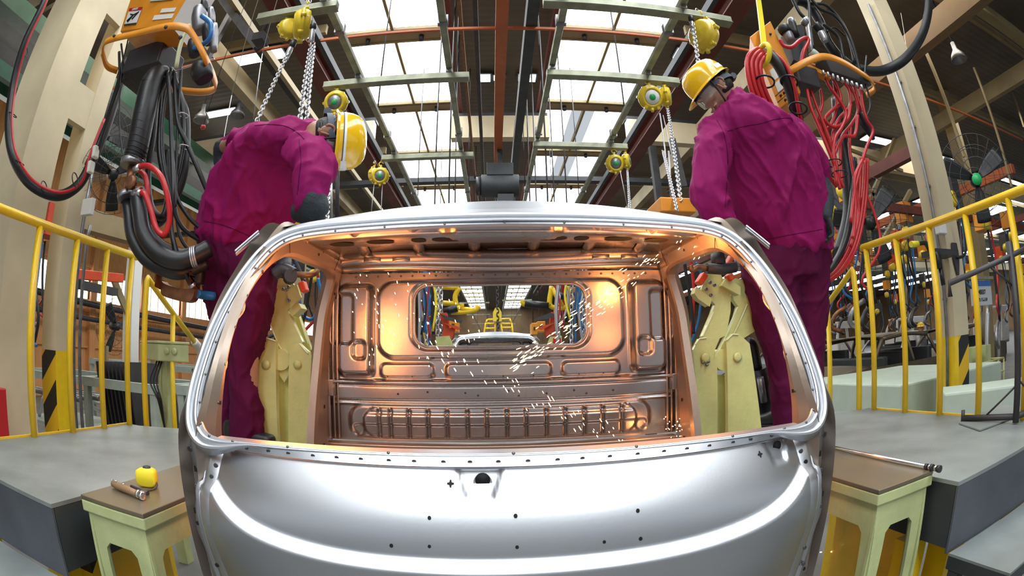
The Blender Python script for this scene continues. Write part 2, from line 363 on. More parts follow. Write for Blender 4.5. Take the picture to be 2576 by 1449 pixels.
# front panel --------------------------------------------------------------
PZ = []; _y = .985
for _i in range(69):
    _z = -.2215 - _i * .01; PZ.append((_z, _y)); _t = min(1, _i * .01 / .36); _y -= .01 * math.tan(radians(43 * (1 - min(1, _i * .01 / .19)) ** 1.05 - 12 * sm((_i * .01 - .05) / .18)))
PZ = PZ[::-1]
ZB = [(-.1, -.392), (0, -.392), (.1, -.392), (.2, -.391), (.3, -.389), (.38, -.384), (.46, -.374), (.53, -.360), (.58, -.343), (.62, -.322), (.65, -.301), (.67, -.284), (.70, -.258)]
SQ = [(-.068 + .0, -.250, 1.0), (.602, -.243, .82)]
def fpanel(x, z):
    y = interp(z, PZ) + .03 * (x / .68) ** 2 + .035 * abs(x / .68) ** 9
    zb = sum(interp(abs(x) + e, ZB) for e in (-.03, -.015, 0, .015, .03)) / 5; y -= .030 * sm((zb - z) / .030)
    y += .018 * sm((zb - .10 - z) / .25)
    for cx, cz, sc in SQ:      # funnel-shaped recess under the seam
        u = (x - cx) / sc; t = (z - (cz - .026)) / .05
        hw = .030 + .020 * max(0, min(1, t)) 
        inside = sm((hw - abs(u)) / .010) * sm((z - (cz - .036)) / .012) * sm((-.2265 - z) / .006 + 1)
        y += .010 * inside
    return y
def wz(z): return .668 + .012 * sm((-.22 - z) / .3)
mb = MB(); mb.grid(200, 130, lambda u, v: ax_(((u * 2 - 1) * wz(lerp(-.2215, -.88, v ** 1.15)), fpanel((u * 2 - 1) * wz(lerp(-.2215, -.88, v ** 1.15)), lerp(-.2215, -.88, v ** 1.15)), lerp(-.2215, -.88, v ** 1.15))))
# raised bead and side return
mb.tube([ax_((u * .66, fpanel(u * .66, -.2235) - .001, -.2235)) for u in [i / 40 * 2 - 1 for i in range(41)]], .0022, n=6)
for s_ in (-1, 1): mb.strip([ax_((s_ * wz(z), fpanel(s_ * wz(z), z), z)) for z in [-.2215 - i * .022 for i in range(31)]], [ax_((s_ * (wz(z) + .006), fpanel(s_ * wz(z), z) + .02, z)) for z in [-.2215 - i * .022 for i in range(31)]])
fp = mb.build('front_panel', M['sheet'], cab)
def hole(x, z, rx, rz=None, off=.0012):
    hol = MB(); n = 14; rz = rz or rx; c = [(x + rx * cos(2 * pi * k / n), z + rz * sin(2 * pi * k / n)) for k in range(n)]
    hol.add([ax_((a, fpanel(a, b) - off, b)) for a, b in c], [tuple(range(n))], 0); hol.build('bolt_hole', M['black'], cab)
for px, py, r in ((1080, 1303, .0035), (1297, 1298, .0038), (1605, 1285, .0038), (987, 1368, .0038), (1082, 1369, .0032), (1300, 1370, .0034), (1517, 1358, .0032), (1608, 1351, .0038)):
    q = at(px, py, .925); hole(q.x - CX, q.z, r, r * 1.15)
for px, py in ((1131, 1223), (1938, 1151)):
    q = at(px, py, .94)
    n = 24; c_ = [(q.x - CX + (.0052 + .0020 * cos(4 * g)) * cos(g), q.z + (.0052 + .0020 * cos(4 * g)) * sin(g)) for g in [2 * pi * k / n for k in range(n)]]; m2 = MB(); m2.add([ax_((a, fpanel(a, b) - .0013, b)) for a, b in c_] + [ax_((q.x - CX, fpanel(q.x - CX, q.z) - .0013, q.z))], [(k, (k + 1) % n, n) for k in range(n)]); m2.build('clip_hole', M['black'], cab)
for cx, cz, sc in SQ:
    c = V((cx + .006, 0, cz)); y = fpanel(c.x, cz); r = .0165 * sc
    m2 = MB(); m2.lathe(ax_((c.x, y - .001, cz)), (0, 1, 0), [(r * 1.12, 0), (r, .001), (r * .92, .018), (r * .55, .019), (r * .5, .021)], n=28)
    m2.lathe(ax_((c.x, y + .0185, cz)), (0, 1, 0), [(r * .52, 0), (.0001, .0002)], n=18, mi=1)
    m2.lathe(ax_((c.x, y - .0016, cz + r * .35)), (0, -1, 0), [(r * .9, 0), (.0001, .0001)], n=20, mi=1)
    m2.build('badge_socket', [M['sheet'], M['black']], cab)
# seam flange with its row of spot welds
mb = MB(); W_ = [(u * .672, 0) for u in [i / 60 * 2 - 1 for i in range(61)]]
def flp(x, t): return (x, lerp(1.001, .977, t) + .03 * (x / .68) ** 2 * t + .035 * abs(x / .68) ** 9 * t, lerp(-.1965, -.2195, t))
mb.grid(60, 3, lambda u, v: ax_(flp((u * 2 - 1) * .672, v)))
mb.strip([ax_((x, 1.001, -.1962)) for x, _ in W_], [ax_((x, 1.035, -.194)) for x, _ in W_])
for i in range(24):
    x = -.64 + i * .0557 + random.uniform(-.004, .004); p = V(flp(x, .62)); mb.lathe(ax_(p - V((0, .001, 0))), (0, -1, -.6), [(.0048, 0), (.0044, .001), (.0030, .0006), (.0001, .001)], n=10, mi=1)
mb.build('sill_flange', [M['sheet'], M['weldspot']], cab)
# corner panels ------------------------------------------------------------
for s_ in (-1, 1):
    def cf(u, v):
        z = lerp(lerp(-.212, -.165, sm(u * 1.2)), -.90, v); x = lerp(.664, .785 + .012 * sin(v * 5), u)
        x += .012 * sin(v * 21) * sm((u - .6) / .4) * .6
        y = lerp(fpanel(.66, min(z, -.222)) + .012, 1.05 + .03 * v, u ** 1.5) - .012 * sin(pi * u) 
        y += .010 * (abs(u - .42) < .05) + (.008 * sin(z * 60) * sm(u - .4))
        y += .016 * sm((.05 - abs(z + .33)) / .02) * sm((u - .5) / .2)
        return ax_((s_ * x, y, z))
    mb = MB(); mb.grid(18, 60, cf)
    mb.grid(4, 40, lambda u, v: ax_((s_ * (lerp(.785 + .012 * sin(v * 5), .775, u) + .0072 * sin(v * 21) * (1 - u)), lerp(1.05 + .03 * v, 1.11, u), lerp(-.165, -.90, v))))
    for u, v in ((.15, .08), (.2, .12), (.6, .2), (.62, .33), (.75, .24), (.3, .45), (.5, .55), (.7, .6), (.4, .07), (.85, .1), (.25, .62)):
        p = cf(u, v); mb.lathe(p + V((0, -.002, 0)), (0, -1, 0), [(.006, 0), (.0055, .0015), (.003, .001), (.0001, .001)], n=10, mi=1 if random.random() < .5 else 2)
    for v in (.16, .30):
        p = cf(.72, v); mb.box(p, (.010, .004, .014), 2)
    mb.tube([cf(.42, v / 20) + V((0, -.003, 0)) for v in range(0, 12)], .0022, n=6)
    mb.tube([cf(.30, .62), cf(.38, .60) + V((0, -.008, 0)), cf(.42, .66) + V((0, -.008, 0)), cf(.40, .76) + V((0, -.006, 0)), cf(.33, .78)], .006, n=8, seg=14)
    mb.cyl(cf(.4, .70), cf(.4, .70) + V((0, -.03, -.006)), .004, mi=3, n=8)
    mb.build('corner_panel', [M['sheet'], M['weldspot'], M['black'], M['bright']], cab)
# roof ----------------------------------------------------------------------
outer = ringpts(.050, .0)
top_i = [i for i, p in enumerate(APER) if p.z > .285]
top_path = [outer[i] for i in top_i]                      # from right corner over the middle to the left corner
nT = len(top_path)
def backp(p):      # rear cross-section point that belongs to a front edge point
    return V((p.x * 1.0, 2.10, p.z + .02))
def roofrow(v):
    out = []
    for p in top_path:
        q = backp(p); c = sm(1 - abs(p.x) / .70) ** .6; rise = .056 * sm(min(1, v * 6.0)) * (.25 + .75 * c)
        y = p.y + (q.y - p.y) * (v if v > 0 else 0); edge = .012 * sm(v * 30)
        out.append(ax_((p.x * (1 + .012 * sm(v * 8)), y, lerp(p.z, q.z, v) * 1.0 + rise + edge)))
    return out
mb = MB(); vs_ = [0, .012, .03, .055, .09, .13, .18, .25, .4, .6, .8, .95, 1.0]
R_ = [roofrow(v) for v in vs_]
lip = [p + V((0, -.006, -.010)) for p in R_[0]]
for a, b in zip([lip] + R_, R_): mb.strip(a, b)
mb.build('roof_panel', M['sheet'], cab)
# drip rails bent up at both roof corners
for s_ in (-1, 1):
    mb = MB(); P_, Q_ = ax_((s_ * .728, 1.335, .352)), ax_((s_ * .788, 1.30, .285)); mb.beam(P_, Q_, .020, .004, up=V((s_ * .8, -.2, .6))); mb.beam(P_ + V((s_ * .004, 0, .010)), Q_ + V((s_ * .004, 0, .010)),   .008, .006, up=V((s_ * .8, -.2, .6)))
    mb.build('drip_rail', M['sheet'], cab, bevel=.002)
# side frames with the door openings ----------------------------------------
door = [(1.085, -.62), (1.10, -.40), (1.100, -.22), (1.115, -.10), (1.155, .02), (1.225, .13), (1.31, .225), (1.40, .285), (1.50, .315), (1.70, .325), (1.86, .330), (1.925, .318), (1.945, .28), (1.925, .15), (1.875, -.02), (1.815, -.20), (1.775, -.35), (1.765, -.50), (1.76, -.66)]
oute = [(1.03, -.66), (1.0, -.40), (.998, -.20), (1.05, -.10), (1.12, .02), (1.20, .14), (1.27, .24), (1.34, .35), (1.45, .418), (1.70, .428), (1.90, .430), (2.02, .430), (2.03, .36), (2.03, .15), (2.03, -.02), (2.03, -.20), (2.03, -.35), (2.03, -.50), (2.03, -.66)]
DO = spline([(0, a, b) for a, b in door], 90); OU = spline([(0, a, b) for a, b in oute], 90)
for s_ in (-1, 1):
    def X(x, P): return [ax_((s_ * x, p.y, p.z)) for p in P]
    mb = MB(); mid = [a.lerp(b, .5) for a, b in zip(DO, OU)]; inn = [a.lerp(b, .10) for a, b in zip(DO, OU)]; q3 = [a.lerp(b, .8) for a, b in zip(DO, OU)]
    def XX(x, P):      # the pillar leans in a little towards the roof
        return [ax_((s_ * (x - .045 * sm((p.z - .12) / .3)), p.y, p.z)) for p in P]
    rowsL = [XX(.728, OU), XX(.716, q3), XX(.700, mid), XX(.706, inn), XX(.712, DO), XX(.742, DO), XX(.748, [a.lerp(b, .2) for a, b in zip(DO, OU)]), XX(.778, mid), XX(.782, OU)]
    for a, b in zip(rowsL, rowsL[1:]): mb.strip(a, b)
    for i in range(6, 60, 4):
        p = XX(.7005, mid)[i]; mb.lathe(p, (-s_, 0, 0), [(.0045, 0), (.003, .001), (.0001, .001)], n=8, mi=2)
    for i, r in ((14, .004), (30, .0045), (45, .004), (62, .005), (75, .006), (80, .006), (83, .004)):
        p = XX(.7008, [a.lerp(b, .35) for a, b in zip(DO, OU)])[i]; mb.box(p, (.0015, r * 1.6, r * 2.2), 1)
    # panel joints
    for i in (38, 52): mb.tube([XX(.6995 + .001, [a.lerp(b, t) for a, b in zip(DO, OU)])[i] for t in (.1, .5, .9)], .0012, n=5, mi=1)
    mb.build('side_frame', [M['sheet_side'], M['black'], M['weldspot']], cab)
    # wavy reinforcement beads on the A pillar
    mb = MB()
    for k, (za, zb) in enumerate(((-.10, .03), (.06, .18))):
        pts = [ax_((s_ * (.735 - .02 * sm(t) * sm(1 - t) * 4), apy(lerp(za, zb, t)) + .012 + .02 * sin(pi * t), lerp(za, zb, t))) for t in [i / 12 for i in range(13)]]
        mb.tube(pts, lambda t: .007 * sin(pi * (.12 + .76 * t)), n=8)
    mb.build('pillar_bead', M['sheet'], cab)
# rear panel ----------------------------------------------------------------
YB = 2.0; WX0, WX1, WZa, WZb = -.352, .340, .036, .286
def rr(x, z, x0, x1, z0, z1, r):      # signed distance to a rounded rectangle (negative inside)
    qx = abs(x - (x0 + x1) / 2) - (x1 - x0) / 2 + r; qz = abs(z - (z0 + z1) / 2) - (z1 - z0) / 2 + r
    return math.hypot(max(qx, 0), max(qz, 0)) + min(max(qx, qz), 0) - r
def bump_(d, w): return sm(.5 - d / w)
STR = [-.415, -.262, -.105, .05, .205, .358]
def rear(x, z):
    h = 0
    h += .020 * bump_(rr(x, z, -.50, .49, -.005, .300, .07), .018)              # raised field round the window
    h -= .010 * bump_(rr(x, z, WX0 - .012, WX1 + .012, WZa - .012, WZb + .012, .07), .012)
    for a, b in ((-.49, -.275), (-.225, .19), (.235, .47)): h += .016 * bump_(rr(x, z, a, b, -.085, -.028, .022), .012) * sm((z + .095) / .012)
    ax2 = abs(x)
    side = sm((ax2 - .505) / .035)
    h += .045 * side * sm((ax2 - .50) / .03) * bump_(rr(ax2, z, .52, .665, -.075, .285, .03), .03)
    h -= .022 * bump_(rr(ax2, z, .60, .70, .05, .25, .02), .02) * side
    h -= .015 * bump_(rr(ax2, z, .545, .60, -.01, .06, .02), .02) * side
    # belt rails
    off = .045 * (1 - sm((ax2 - .50) / .10))
    h += (.020 + off * .3) * bump_(rr(x, z, -.70, .70, -.112, -.095, .006), .010)
    h += .012 * bump_(rr(x, z, -.72, .72, -.178, -.118, .01), .012)
    h += .014 * bump_(rr(x, z, -.70, .70, -.196, -.184, .004), .008)
    # lower field: a raised cushion with two long ribs, crossed by six flat straps
    d = rr(x, z, -.625, .595, -.328, -.198, .055)
    if d < .03:
        f = bump_(d, .020); h += .012 * f
        core = rr(x, z, -.565, .535, -.326, -.207, .052); cf_ = bump_(core, .012)
        lev = .006 + .010 * bump_(rr(x, z, -.60, .57, -.274, -.232, .021), .014) + .004 * sm((z + .222) / .01)
        st = edge = 0
        if core < 0:
            for c in STR:
                st = max(st, sm((.034 - abs(x - c)) / .004)); edge = max(edge, math.exp(-((abs(x - c) - .038) / .0048) ** 2))
            edge = max(edge, math.exp(-((x + .50) / .005) ** 2), math.exp(-((x - .475) / .005) ** 2))
            inb = sm((-.208 - z) / .004) * sm((z + .330) / .005)
            h += (lev + .004 * st) * cf_ - .020 * edge * inb
        h -= .010 * bump_(rr(abs(x + .015), z, .55, .60, -.322, -.275, .02), .012)
    return ax_((x, YB - h, z))
mb = MB(); NX, NZ = 300, 165
def gx(u): return lerp(-.722, .722, u)
def gz(v): return lerp(.338, -.345, v)
mb.grid(NX, NZ, lambda u, v: rear(gx(u), gz(v)), keep=lambda u, v: rr(gx(u), gz(v), WX0, WX1, WZa, WZb, .065) > 0)
# window flange
RP = mb; mb = MB(); c_ = []
for (cx_, cz_, a0) in ((WX1 - .065, WZb - .065, 0), (WX0 + .065, WZb - .065, 90), (WX0 + .065, WZa + .065, 180), (WX1 - .065, WZa + .065, 270)):
    for k in range(9): g = radians(a0 + k * 90 / 8); c_.append(ax_((cx_ + .063 * cos(g), YB - .010, cz_ + .063 * sin(g))))
mb.tube(c_, .0055, n=8, closed=True); mb.strip(c_, [p + V((0, .03, 0)) for p in c_], closed=True)
mb.build('window_flange', M['sheet_in'], cab)
hl = RP
for i in range(26):
    x = -.60 + i * .048; hl.lathe(ax_((x, YB - .002, .325)), (0, -1, 0), [(.0045, 0), (.004, .001), (.0022, .0012), (.0001, .001)], n=8, mi=1)
for x in (-.42, -.30, -.15, -.10, .02, .06, .17, .28, .33, .44): hl.lathe(ax_((x, YB - .013, -.150 + random.uniform(-.012, .012))), (0, -1, 0), [(.0045, 0), (.0001, .0005)], n=8, mi=1)
for x in (-.48, -.33, -.18, -.02, .13, .29, .45): hl.lathe(ax_((x, YB - .002, -.199)), (0, -1, 0), [(.003, 0), (.0001, .0005)], n=8, mi=1)
for x in (-.46, -.36, -.28, .0, .12, .3, .4): hl.lathe(ax_((x, YB - .002 - .016, -.079)), (0, -1, 0), [(.003, 0), (.0001, .0005)], n=8, mi=1)
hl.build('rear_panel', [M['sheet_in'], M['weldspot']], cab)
# header above the rear panel
mb = MB(); HP = [(1.985, .338), (1.992, .352), (1.975, .360), (1.955, .375), (1.955, .398), (1.965, .418), (2.03, .445)]
def hdx(u, k): return (u * 2 - 1) * (.715 if k < 6 else .66)
mb.grid(60, len(HP) - 1, lambda u, v: ax_(((u * 2 - 1) * .715, HP[round(v * (len(HP) - 1))][0] + .012 * sm((abs(u * 2 - 1) - .8) / .1), HP[round(v * (len(HP) - 1))][1] + .006 * sin(u * 9))))
for x in (-.52, -.40, .40, .52): mb.grid(6, 6, lambda u, v: ax_((x + (u - .5) * .07, 1.949 - .006 * sm(4 * min(u, 1 - u)) * sm(4 * min(v, 1 - v)), .374 + v * .022)))
mb.build('rear_header', M['sheet_in'], cab)
# corner posts and the sill bar
for s_ in (-1, 1):
    mb = MB()
    for x, y, r in ((.712, 1.975, .010), (.692, 1.985, .006), (.675, 1.99, .006)): mb.tube([ax_((s_ * x, y, -.34)), ax_((s_ * x, y, -.1)), ax_((s_ * x, y - .002, .12)), ax_((s_ * x, y, .335))], r, n=8, seg=10)
    mb.bb(ax_((s_ * .68, 1.94, -.16)), ax_((s_ * .725, 1.985, -.095)))
    mb.build('corner_post', M['sheet_in'], cab, bevel=.004)
mb = MB(); mb.bb(ax_((-.72, 1.93, -.46)), ax_((.70, 2.01, -.350)))
for i in range(16): mb.lathe(ax_((-.66 + i * .085 + random.uniform(-.02, .02), 1.9298, -.385 + random.uniform(-.008, .004))), (0, -1, 0), [(.0038, 0), (.0001, .0004)], n=8, mi=1)
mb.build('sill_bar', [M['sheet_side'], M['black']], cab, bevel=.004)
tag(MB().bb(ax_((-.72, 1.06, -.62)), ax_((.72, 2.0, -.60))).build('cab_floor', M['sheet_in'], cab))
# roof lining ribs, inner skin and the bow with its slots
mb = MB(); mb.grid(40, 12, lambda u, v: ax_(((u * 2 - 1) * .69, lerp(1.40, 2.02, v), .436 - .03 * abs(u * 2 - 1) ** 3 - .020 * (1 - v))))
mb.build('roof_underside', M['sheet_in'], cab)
for i, x in enumerate((-.52, -.31, -.10, .12, .33, .53)):
    mb = MB(); mb.grid(6, 14, lambda u, v: ax_((x * lerp(.9, 1.06, v) + (u - .5) * .045, lerp(1.42, 1.97, v), .426 - .026 * abs(x / .69) ** 3 - .020 * (1 - v) - .010 * sin(pi * u))))
    mb.build('roof_rib', M['sheet_in'], cab)
mb = MB(); BW = [(1.575, .412), (1.580, .398), (1.592, .393), (1.735, .397), (1.745, .401), (1.750, .415)]
def bowpt(u, k):
    x = (u * 2 - 1) * .672; hump = sm((.20 - abs(x)) / .05); y, z = BW[k]
    return ax_((x, y - .05 * hump * (k < 3), z - .014 * abs(x / .69) ** 3 - (.010 * hump if k in (1, 2) else 0)))
mb.grid(80, 5, lambda u, v: bowpt(u, round(v * 5)))
for x, w in ((-.56, .045), (-.42, .05), (-.285, .026), (-.19, .05), (.17, .05), (.27, .026), (.40, .05), (.54, .045)):
    n = 20; c = []
    for k in range(n): g = 2 * pi * k / n; c.append(ax_((x + w * (abs(cos(g)) ** .6) * (1 if cos(g) > 0 else -1), 1.660 + .030 * sin(g), .3930 - .0145 * abs(x / .69) ** 3)))
    mb.add(c, [tuple(range(n))], 1)
mb.build('roof_bow', [M['sheet_in'], M['black']], cab, bevel=0)
mb = MB()  # front header closing the frame to the roof
mb.grid(60, 3, lambda u, v: ax_(((u * 2 - 1) * .60, lerp(1.352, 1.42, v), lerp(.372, .418, v) - .03 * abs(u * 2 - 1) ** 4)))
mb.build('front_header', M['sheet_in'], cab)
# stands that carry the cab
st = empty('cab_fixture_base', (CX, 1.5, FLOOR), 'dark steel jig base standing under the silver cab', 'jig')
mb = MB(); mb.bb((-.5, 1.15, FLOOR), (.57, 2.0, FLOOR + .1)); 
for x in (-.4, .47): mb.bb((x - .06, 1.25, FLOOR + .1), (x + .06, 1.9, -.64))
mb.build('jig_frame', M['dsteel'], st)
# ================================================================= platforms, rails, benches
def deck(side, poly, label):
    t = empty('work_platform', (0, 0, FLOOR), label, 'platform', 'steel work platforms beside the cab')
    n = len(poly)
    MB().prism(poly, (0, 0, DECK - .012), (1, 0, 0), (0, 1, 0), .012).build('tread_deck', M['tread'], t)
    mb = MB(); s = 1 if side == 'R' else -1
    xi, xo = (1.2, 2.13) if s > 0 else (-1.14, -2.02)
    mb.bb((xi, .83, -.635), (xo, .838, DECK - .013))
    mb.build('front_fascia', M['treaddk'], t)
    mb = MB(); mb.bb((xi, .84, -.62), (xi + s * .012, 2.36, DECK - .013)); mb.build('side_fascia', M['darkgrey'], t)
    mb = MB(); mb.bb((2.01 * s + (.10 if s > 0 else 0), .86, DECK), (2.025 * s + (.10 if s > 0 else 0), 2.17, DECK + .008)); mb.build('toe_strip', M['yellow'], t)
    for y in (.95, 2.2):
        for x in (xi + s * .16, 1.9 * s): MB().bb((x - .05, y - .05, FLOOR), (x + .05, y + .05, DECK - .013)).build('leg', M['yellow'], t)
    return t
deck('L', [(-2.02, .83), (-1.14, .83), (-1.12, 2.36), (-1.66, 2.30), (-1.93, 2.18), (-2.02, 2.18)], 'grey tread-plate platform under the bent-over worker, left of the cab')
deck('R', [(1.2, .83), (2.13, .83), (2.13, 2.26), (2.06, 2.26), (1.91, 2.38), (1.2, 2.38)], 'grey tread-plate platform under the standing worker, right of the cab')
# striped and yellow posts seen in the dark gap under the platforms
for s, nm in ((-1, 'striped post under the front corner of the left platform'), (1, 'yellow post under the front corner of the right platform')):
    x = -1.22 if s < 0 else 1.24
    o = MB().bb((x - .05, .98, FLOOR), (x + .03, 1.06, -.64)).build('support_post', M['hazS' if s < 0 else 'yellow']); tag(o, nm, 'post')
    o = MB().bb((x + s * .18 - .06, 1.15, FLOOR), (x + s * .18 + .06, 1.6, -.64)).build('kick_board', M['yellow']); tag(o, 'yellow kick board below the ' + ('left' if s < 0 else 'right') + ' platform', 'panel')
# railings
def railing(s, ys, x, y0, y1, label):
    t = empty('guard_railing', (x, y0, DECK), label, 'railing', 'yellow guard railings')
    MB().tube([(x, y0, .50), (x, y1, .50)], .021, n=14).build('top_rail', M['yellow'], t)
    for y in ys: MB().cyl((x, y, DECK), (x, y, .49), .0175, n=12).build('post', M['yellow'], t)
    return t
railing(-1, (.75, 1.09, 1.40, 1.68, 1.93, 2.155), -1.985, -.6, 2.2, 'yellow pipe railing along the left platform beside the striped column')
railing(1, (.5, .80, 1.07, 1.36, 1.63, 1.90, 2.17), 2.09, -.6, 2.2, 'yellow pipe railing along the right platform in front of the sign')
# stair rails going down behind the platforms
t = empty('stair_rail', (-1.97, 2.28, DECK), 'yellow sloping stair rail with white-taped end, beside the pale control box', 'stair rail')
MB().tube([(-1.97, 2.30, DECK - .4), (-1.97, 2.30, .38), (-1.97, 2.31, .40), (-1.97, 2.33, .385), (-1.97, 2.88, .055)], .0185, n=10).build('handrail', M['yellow'], t)
MB().tube([(-1.97, 2.86, .065), (-1.97, 2.93, .02), (-1.97, 2.955, -.05), (-1.97, 2.96, -.12)], .028, n=10, seg=16).build('tape_wrap', M['whitep'], t)
MB().cyl((-1.97, 2.96, -1.0), (-1.97, 2.96, -.1), .0185).build('post', M['yellow'], t)
MB().cyl((-1.97, 2.6, -1.0), (-1.97, 2.6, .215), .0165).build('post', M['yellow'], t)
t = empty('stair_rail', (2.06, 2.28, DECK), 'yellow sloping stair rail behind the standing worker', 'stair rail')
MB().tube([(2.06, 2.28, DECK - .4), (2.06, 2.28, .37), (2.06, 2.29, .39), (2.06, 2.31, .375), (2.06, 2.95, .0)], .0185, n=10).build('handrail', M['yellow'], t)
MB().cyl((2.06, 2.58, -1.0), (2.06, 2.58, .205), .0165).build('post', M['yellow'], t)
# benches with cut-out legs
def bench(x0, x1, y0, y1, zt, label):
    t = empty('steel_bench', ((x0 + x1) / 2, (y0 + y1) / 2, FLOOR), label, 'bench', 'pale green benches beside the cab')
    MB().bb((x0, y0, zt - .012), (x1, y1, zt), 0).build('worn_top', M['top'], t, bevel=.002)
    mb = MB(); mb.bb((x0, y0, zt - .045), (x1, y1, zt - .0125)); mb.build('top_rim', M['green'], t, bevel=.004)
    mb = MB(); i = .012; fl = FLOOR; zb = zt - .046; w = .052; sp = .035
    def frame(P, Q, nrm):   # one open side panel, arched at the top
        P, Q = V(P), V(Q); L = (Q - P).length; d = (Q - P) / L; H = zb - fl; a = w; tp = H - .075
        poly = [(0, H), (L, H), (L + sp, 0), (L + sp - a, 0), (L - a, tp - .018), (L - a - .018, tp), (a + .018, tp), (a, tp - .018), (-sp + a, 0), (-sp, 0)]
        vs = [P + d * u + V((0, 0, v - H)) - V((0, 0, 0)) for u, v in poly]; nn = V(nrm) * .012
        vs = [v_ + V((0, 0, 0)) for v_ in vs]; n = len(vs)
        mb.add(vs + [v_ + nn for v_ in vs], [(0, 1, 2, 3, 4, 5), (0, 5, 6), (0, 6, 7), (0, 7, 8, 9), (n, n + 9, n + 8, n + 7), (n, n + 7, n + 6), (n, n + 6, n + 5), (n, n + 5, n + 4, n + 3, n + 2, n + 1)] + [(k, (k + 1) % n, n + (k + 1) % n, n + k) for k in range(n)])
    frame((x0 + i, y0 + i, zb), (x1 - i, y0 + i, zb), (0, 1, 0)); frame((x1 - i, y1 - i, zb), (x0 + i, y1 - i, zb), (0, -1, 0))
    frame((x0 + i, y1 - i, zb), (x0 + i, y0 + i, zb), (1, 0, 0)); frame((x1 - i, y0 + i, zb), (x1 - i, y1 - i, zb), (-1, 0, 0))
    mb.build('leg_frame', M['green'], t)
    MB().bb((x0 - .0, y0 + .03, -.95), (x1 + .0, y0 + .05, -.93)).build('stretcher', M['green'], t)
    return t
bench(-1.085, -.835, .915, 1.62, -.395, 'pale green steel bench with worn top carrying the tape measure')
bench(.940, 1.185, .93, 1.56, -.395, 'pale green steel bench with empty worn top, right of the cab')
# silver rod lying along the edge of the right bench
t = empty('extension_bar', (1.17, 1.0, -.39), 'long silver rod lying along the edge of the right bench', 'rod')
a, b = V((1.172, 1.62, -.386)), V((1.176, .96, -.386)); MB().cyl(a, b, .0065, n=12).build('rod', M['bright'], t)
mb = MB()
for k, (l, r) in enumerate(((.0, .009), (.012, .007), (.024, .0105), (.04, .009), (.055, .011))): mb.cyl(b + V((0, -l, 0)), b + V((0, -l - .010, 0)), r, n=12, mi=k % 2)
mb.build('coupling', [M['dsteel'], M['bright']], t)
# tape measure, rivet-like tool and pen on the left bench
tp = at(370, 1228, .98); t = empty('tape_measure', atz(372, 1224, -.395), 'yellow tape measure standing on the left bench', 'tape measure')
mb = MB(); c = atz(372, 1224, -.395); Rz = Matrix.Rotation(radians(18), 3, 'Z')
pr = []
for k in range(24):
    g = 2 * pi * k / 24; u = cos(g); w_ = sin(g); x = .034 * (abs(u) ** .55) * (1 if u > 0 else -1); z = .028 * (abs(w_) ** .6) * (1 if w_ > 0 else -1)
    if x < 0 and z > 0: z *= .92
    pr.append((x, z + .029))
vs = []
for k, (yy, sc) in enumerate(((-.017, .86), (-.013, 1), (.013, 1), (.017, .86))): vs += [c + Rz @ V((x * sc, yy, (z - .029) * sc + .029)) for x, z in pr]
mb.add(vs, [tuple(range(24))[::-1], tuple(range(72, 96))] + [(j * 24 + k, j * 24 + (k + 1) % 24, (j + 1) * 24 + (k + 1) % 24, (j + 1) * 24 + k) for j in range(3) for k in range(24)], 0, True)
mb.build('case', M['tapey'], t)
MB().lathe(c + Rz @ V((.004, .0, .058)), (0, 0, 1), [(.013, -.003), (.013, .002), (.006, .005), (.0001, .005)], n=14).build('lock_button', M['dsteel'], t)
mb = MB(); mb.tube([c + Rz @ V(p) for p in ((.030, -.004, .02), (.037, -.010, .012), (.033, -.03, .004), (.018, -.055, .003), (.006, -.07, .003))], .0035, n=6, seg=16, flat=.5); mb.build('wrist_strap', M['dsteel'], t)
t = empty('grip_tool', (-1.03, .985, -.395), 'brown handled metal tool with chrome end lying on the left bench', 'tool')
a, b = atz(284, 1217, -.383), atz(348, 1243, -.383); d = (b - a).normalized()
MB().tube([a, a.lerp(b, .3), a.lerp(b, .7), b], [.009, .0115, .0105, .009], n=12).build('handle', M['wood'], t)
MB().lathe(b - d * .004, d, [(.009, 0), (.0125, .002), (.0125, .010), (.0095, .012), (.012, .014), (.013, .018), (.013, .026), (.011, .030), (.0001, .028)], n=16).build('chrome_end', M['bright'], t)
for q in (.15, .45): MB().lathe(a.lerp(b, q) + V((0, 0, .010)), (0, 0, 1), [(.004, 0), (.004, .004), (.0001, .005)], n=8).build('stud', M['bright'], t)
mb = MB(); mb.torus(a + V((0, 0, .008)), (1, 0, 0), .005, .0012, n=14, k=5); mb.build('hanger_ring', M['bright'], t)
t = tag(MB().tube([atz(330, 1223, -.389), atz(372, 1241, -.389)], [.0045, .0065], n=8).build('marker_pen', M['dsteel']), 'dark grey marker lying between tool and tape measure', 'pen')
# lower steps in the front corners
def step(x0, x1, y0, y1, z, label, legs):
    t = empty('access_step', ((x0 + x1) / 2, (y0 + y1) / 2, FLOOR), label, 'step', 'tread-plate access steps')
    MB().bb((x0, y0, z - .008), (x1, y1, z)).build('tread', M['tread'], t)
    mb = MB(); mb.bb((x0, y0, z - .05), (x1, y0 + .03, z - .0085)); mb.bb((x0, y0 + .03, z - .05), (x0 + .03, y1, z - .0085)); mb.bb((x1 - .03, y0 + .03, z - .05), (x1, y1, z - .0085)); mb.build('rim', M['darkgrey'], t)
    for x, y in legs: MB().bb((x, y, FLOOR), (x + .04, y + .04, z - .05)).build('leg', M['darkgrey'], t)
step(1.205, 2.2, .565, .822, -.632, 'low tread-plate step in front of the right platform', [(1.207, .57), (1.207, .77), (2.1, .57)])
step(-2.1, -1.135, .35, .822, -.640, 'low tread-plate step in front of the left platform', [(-2.0, .37), (-1.2, .37), (-1.2, .77)])
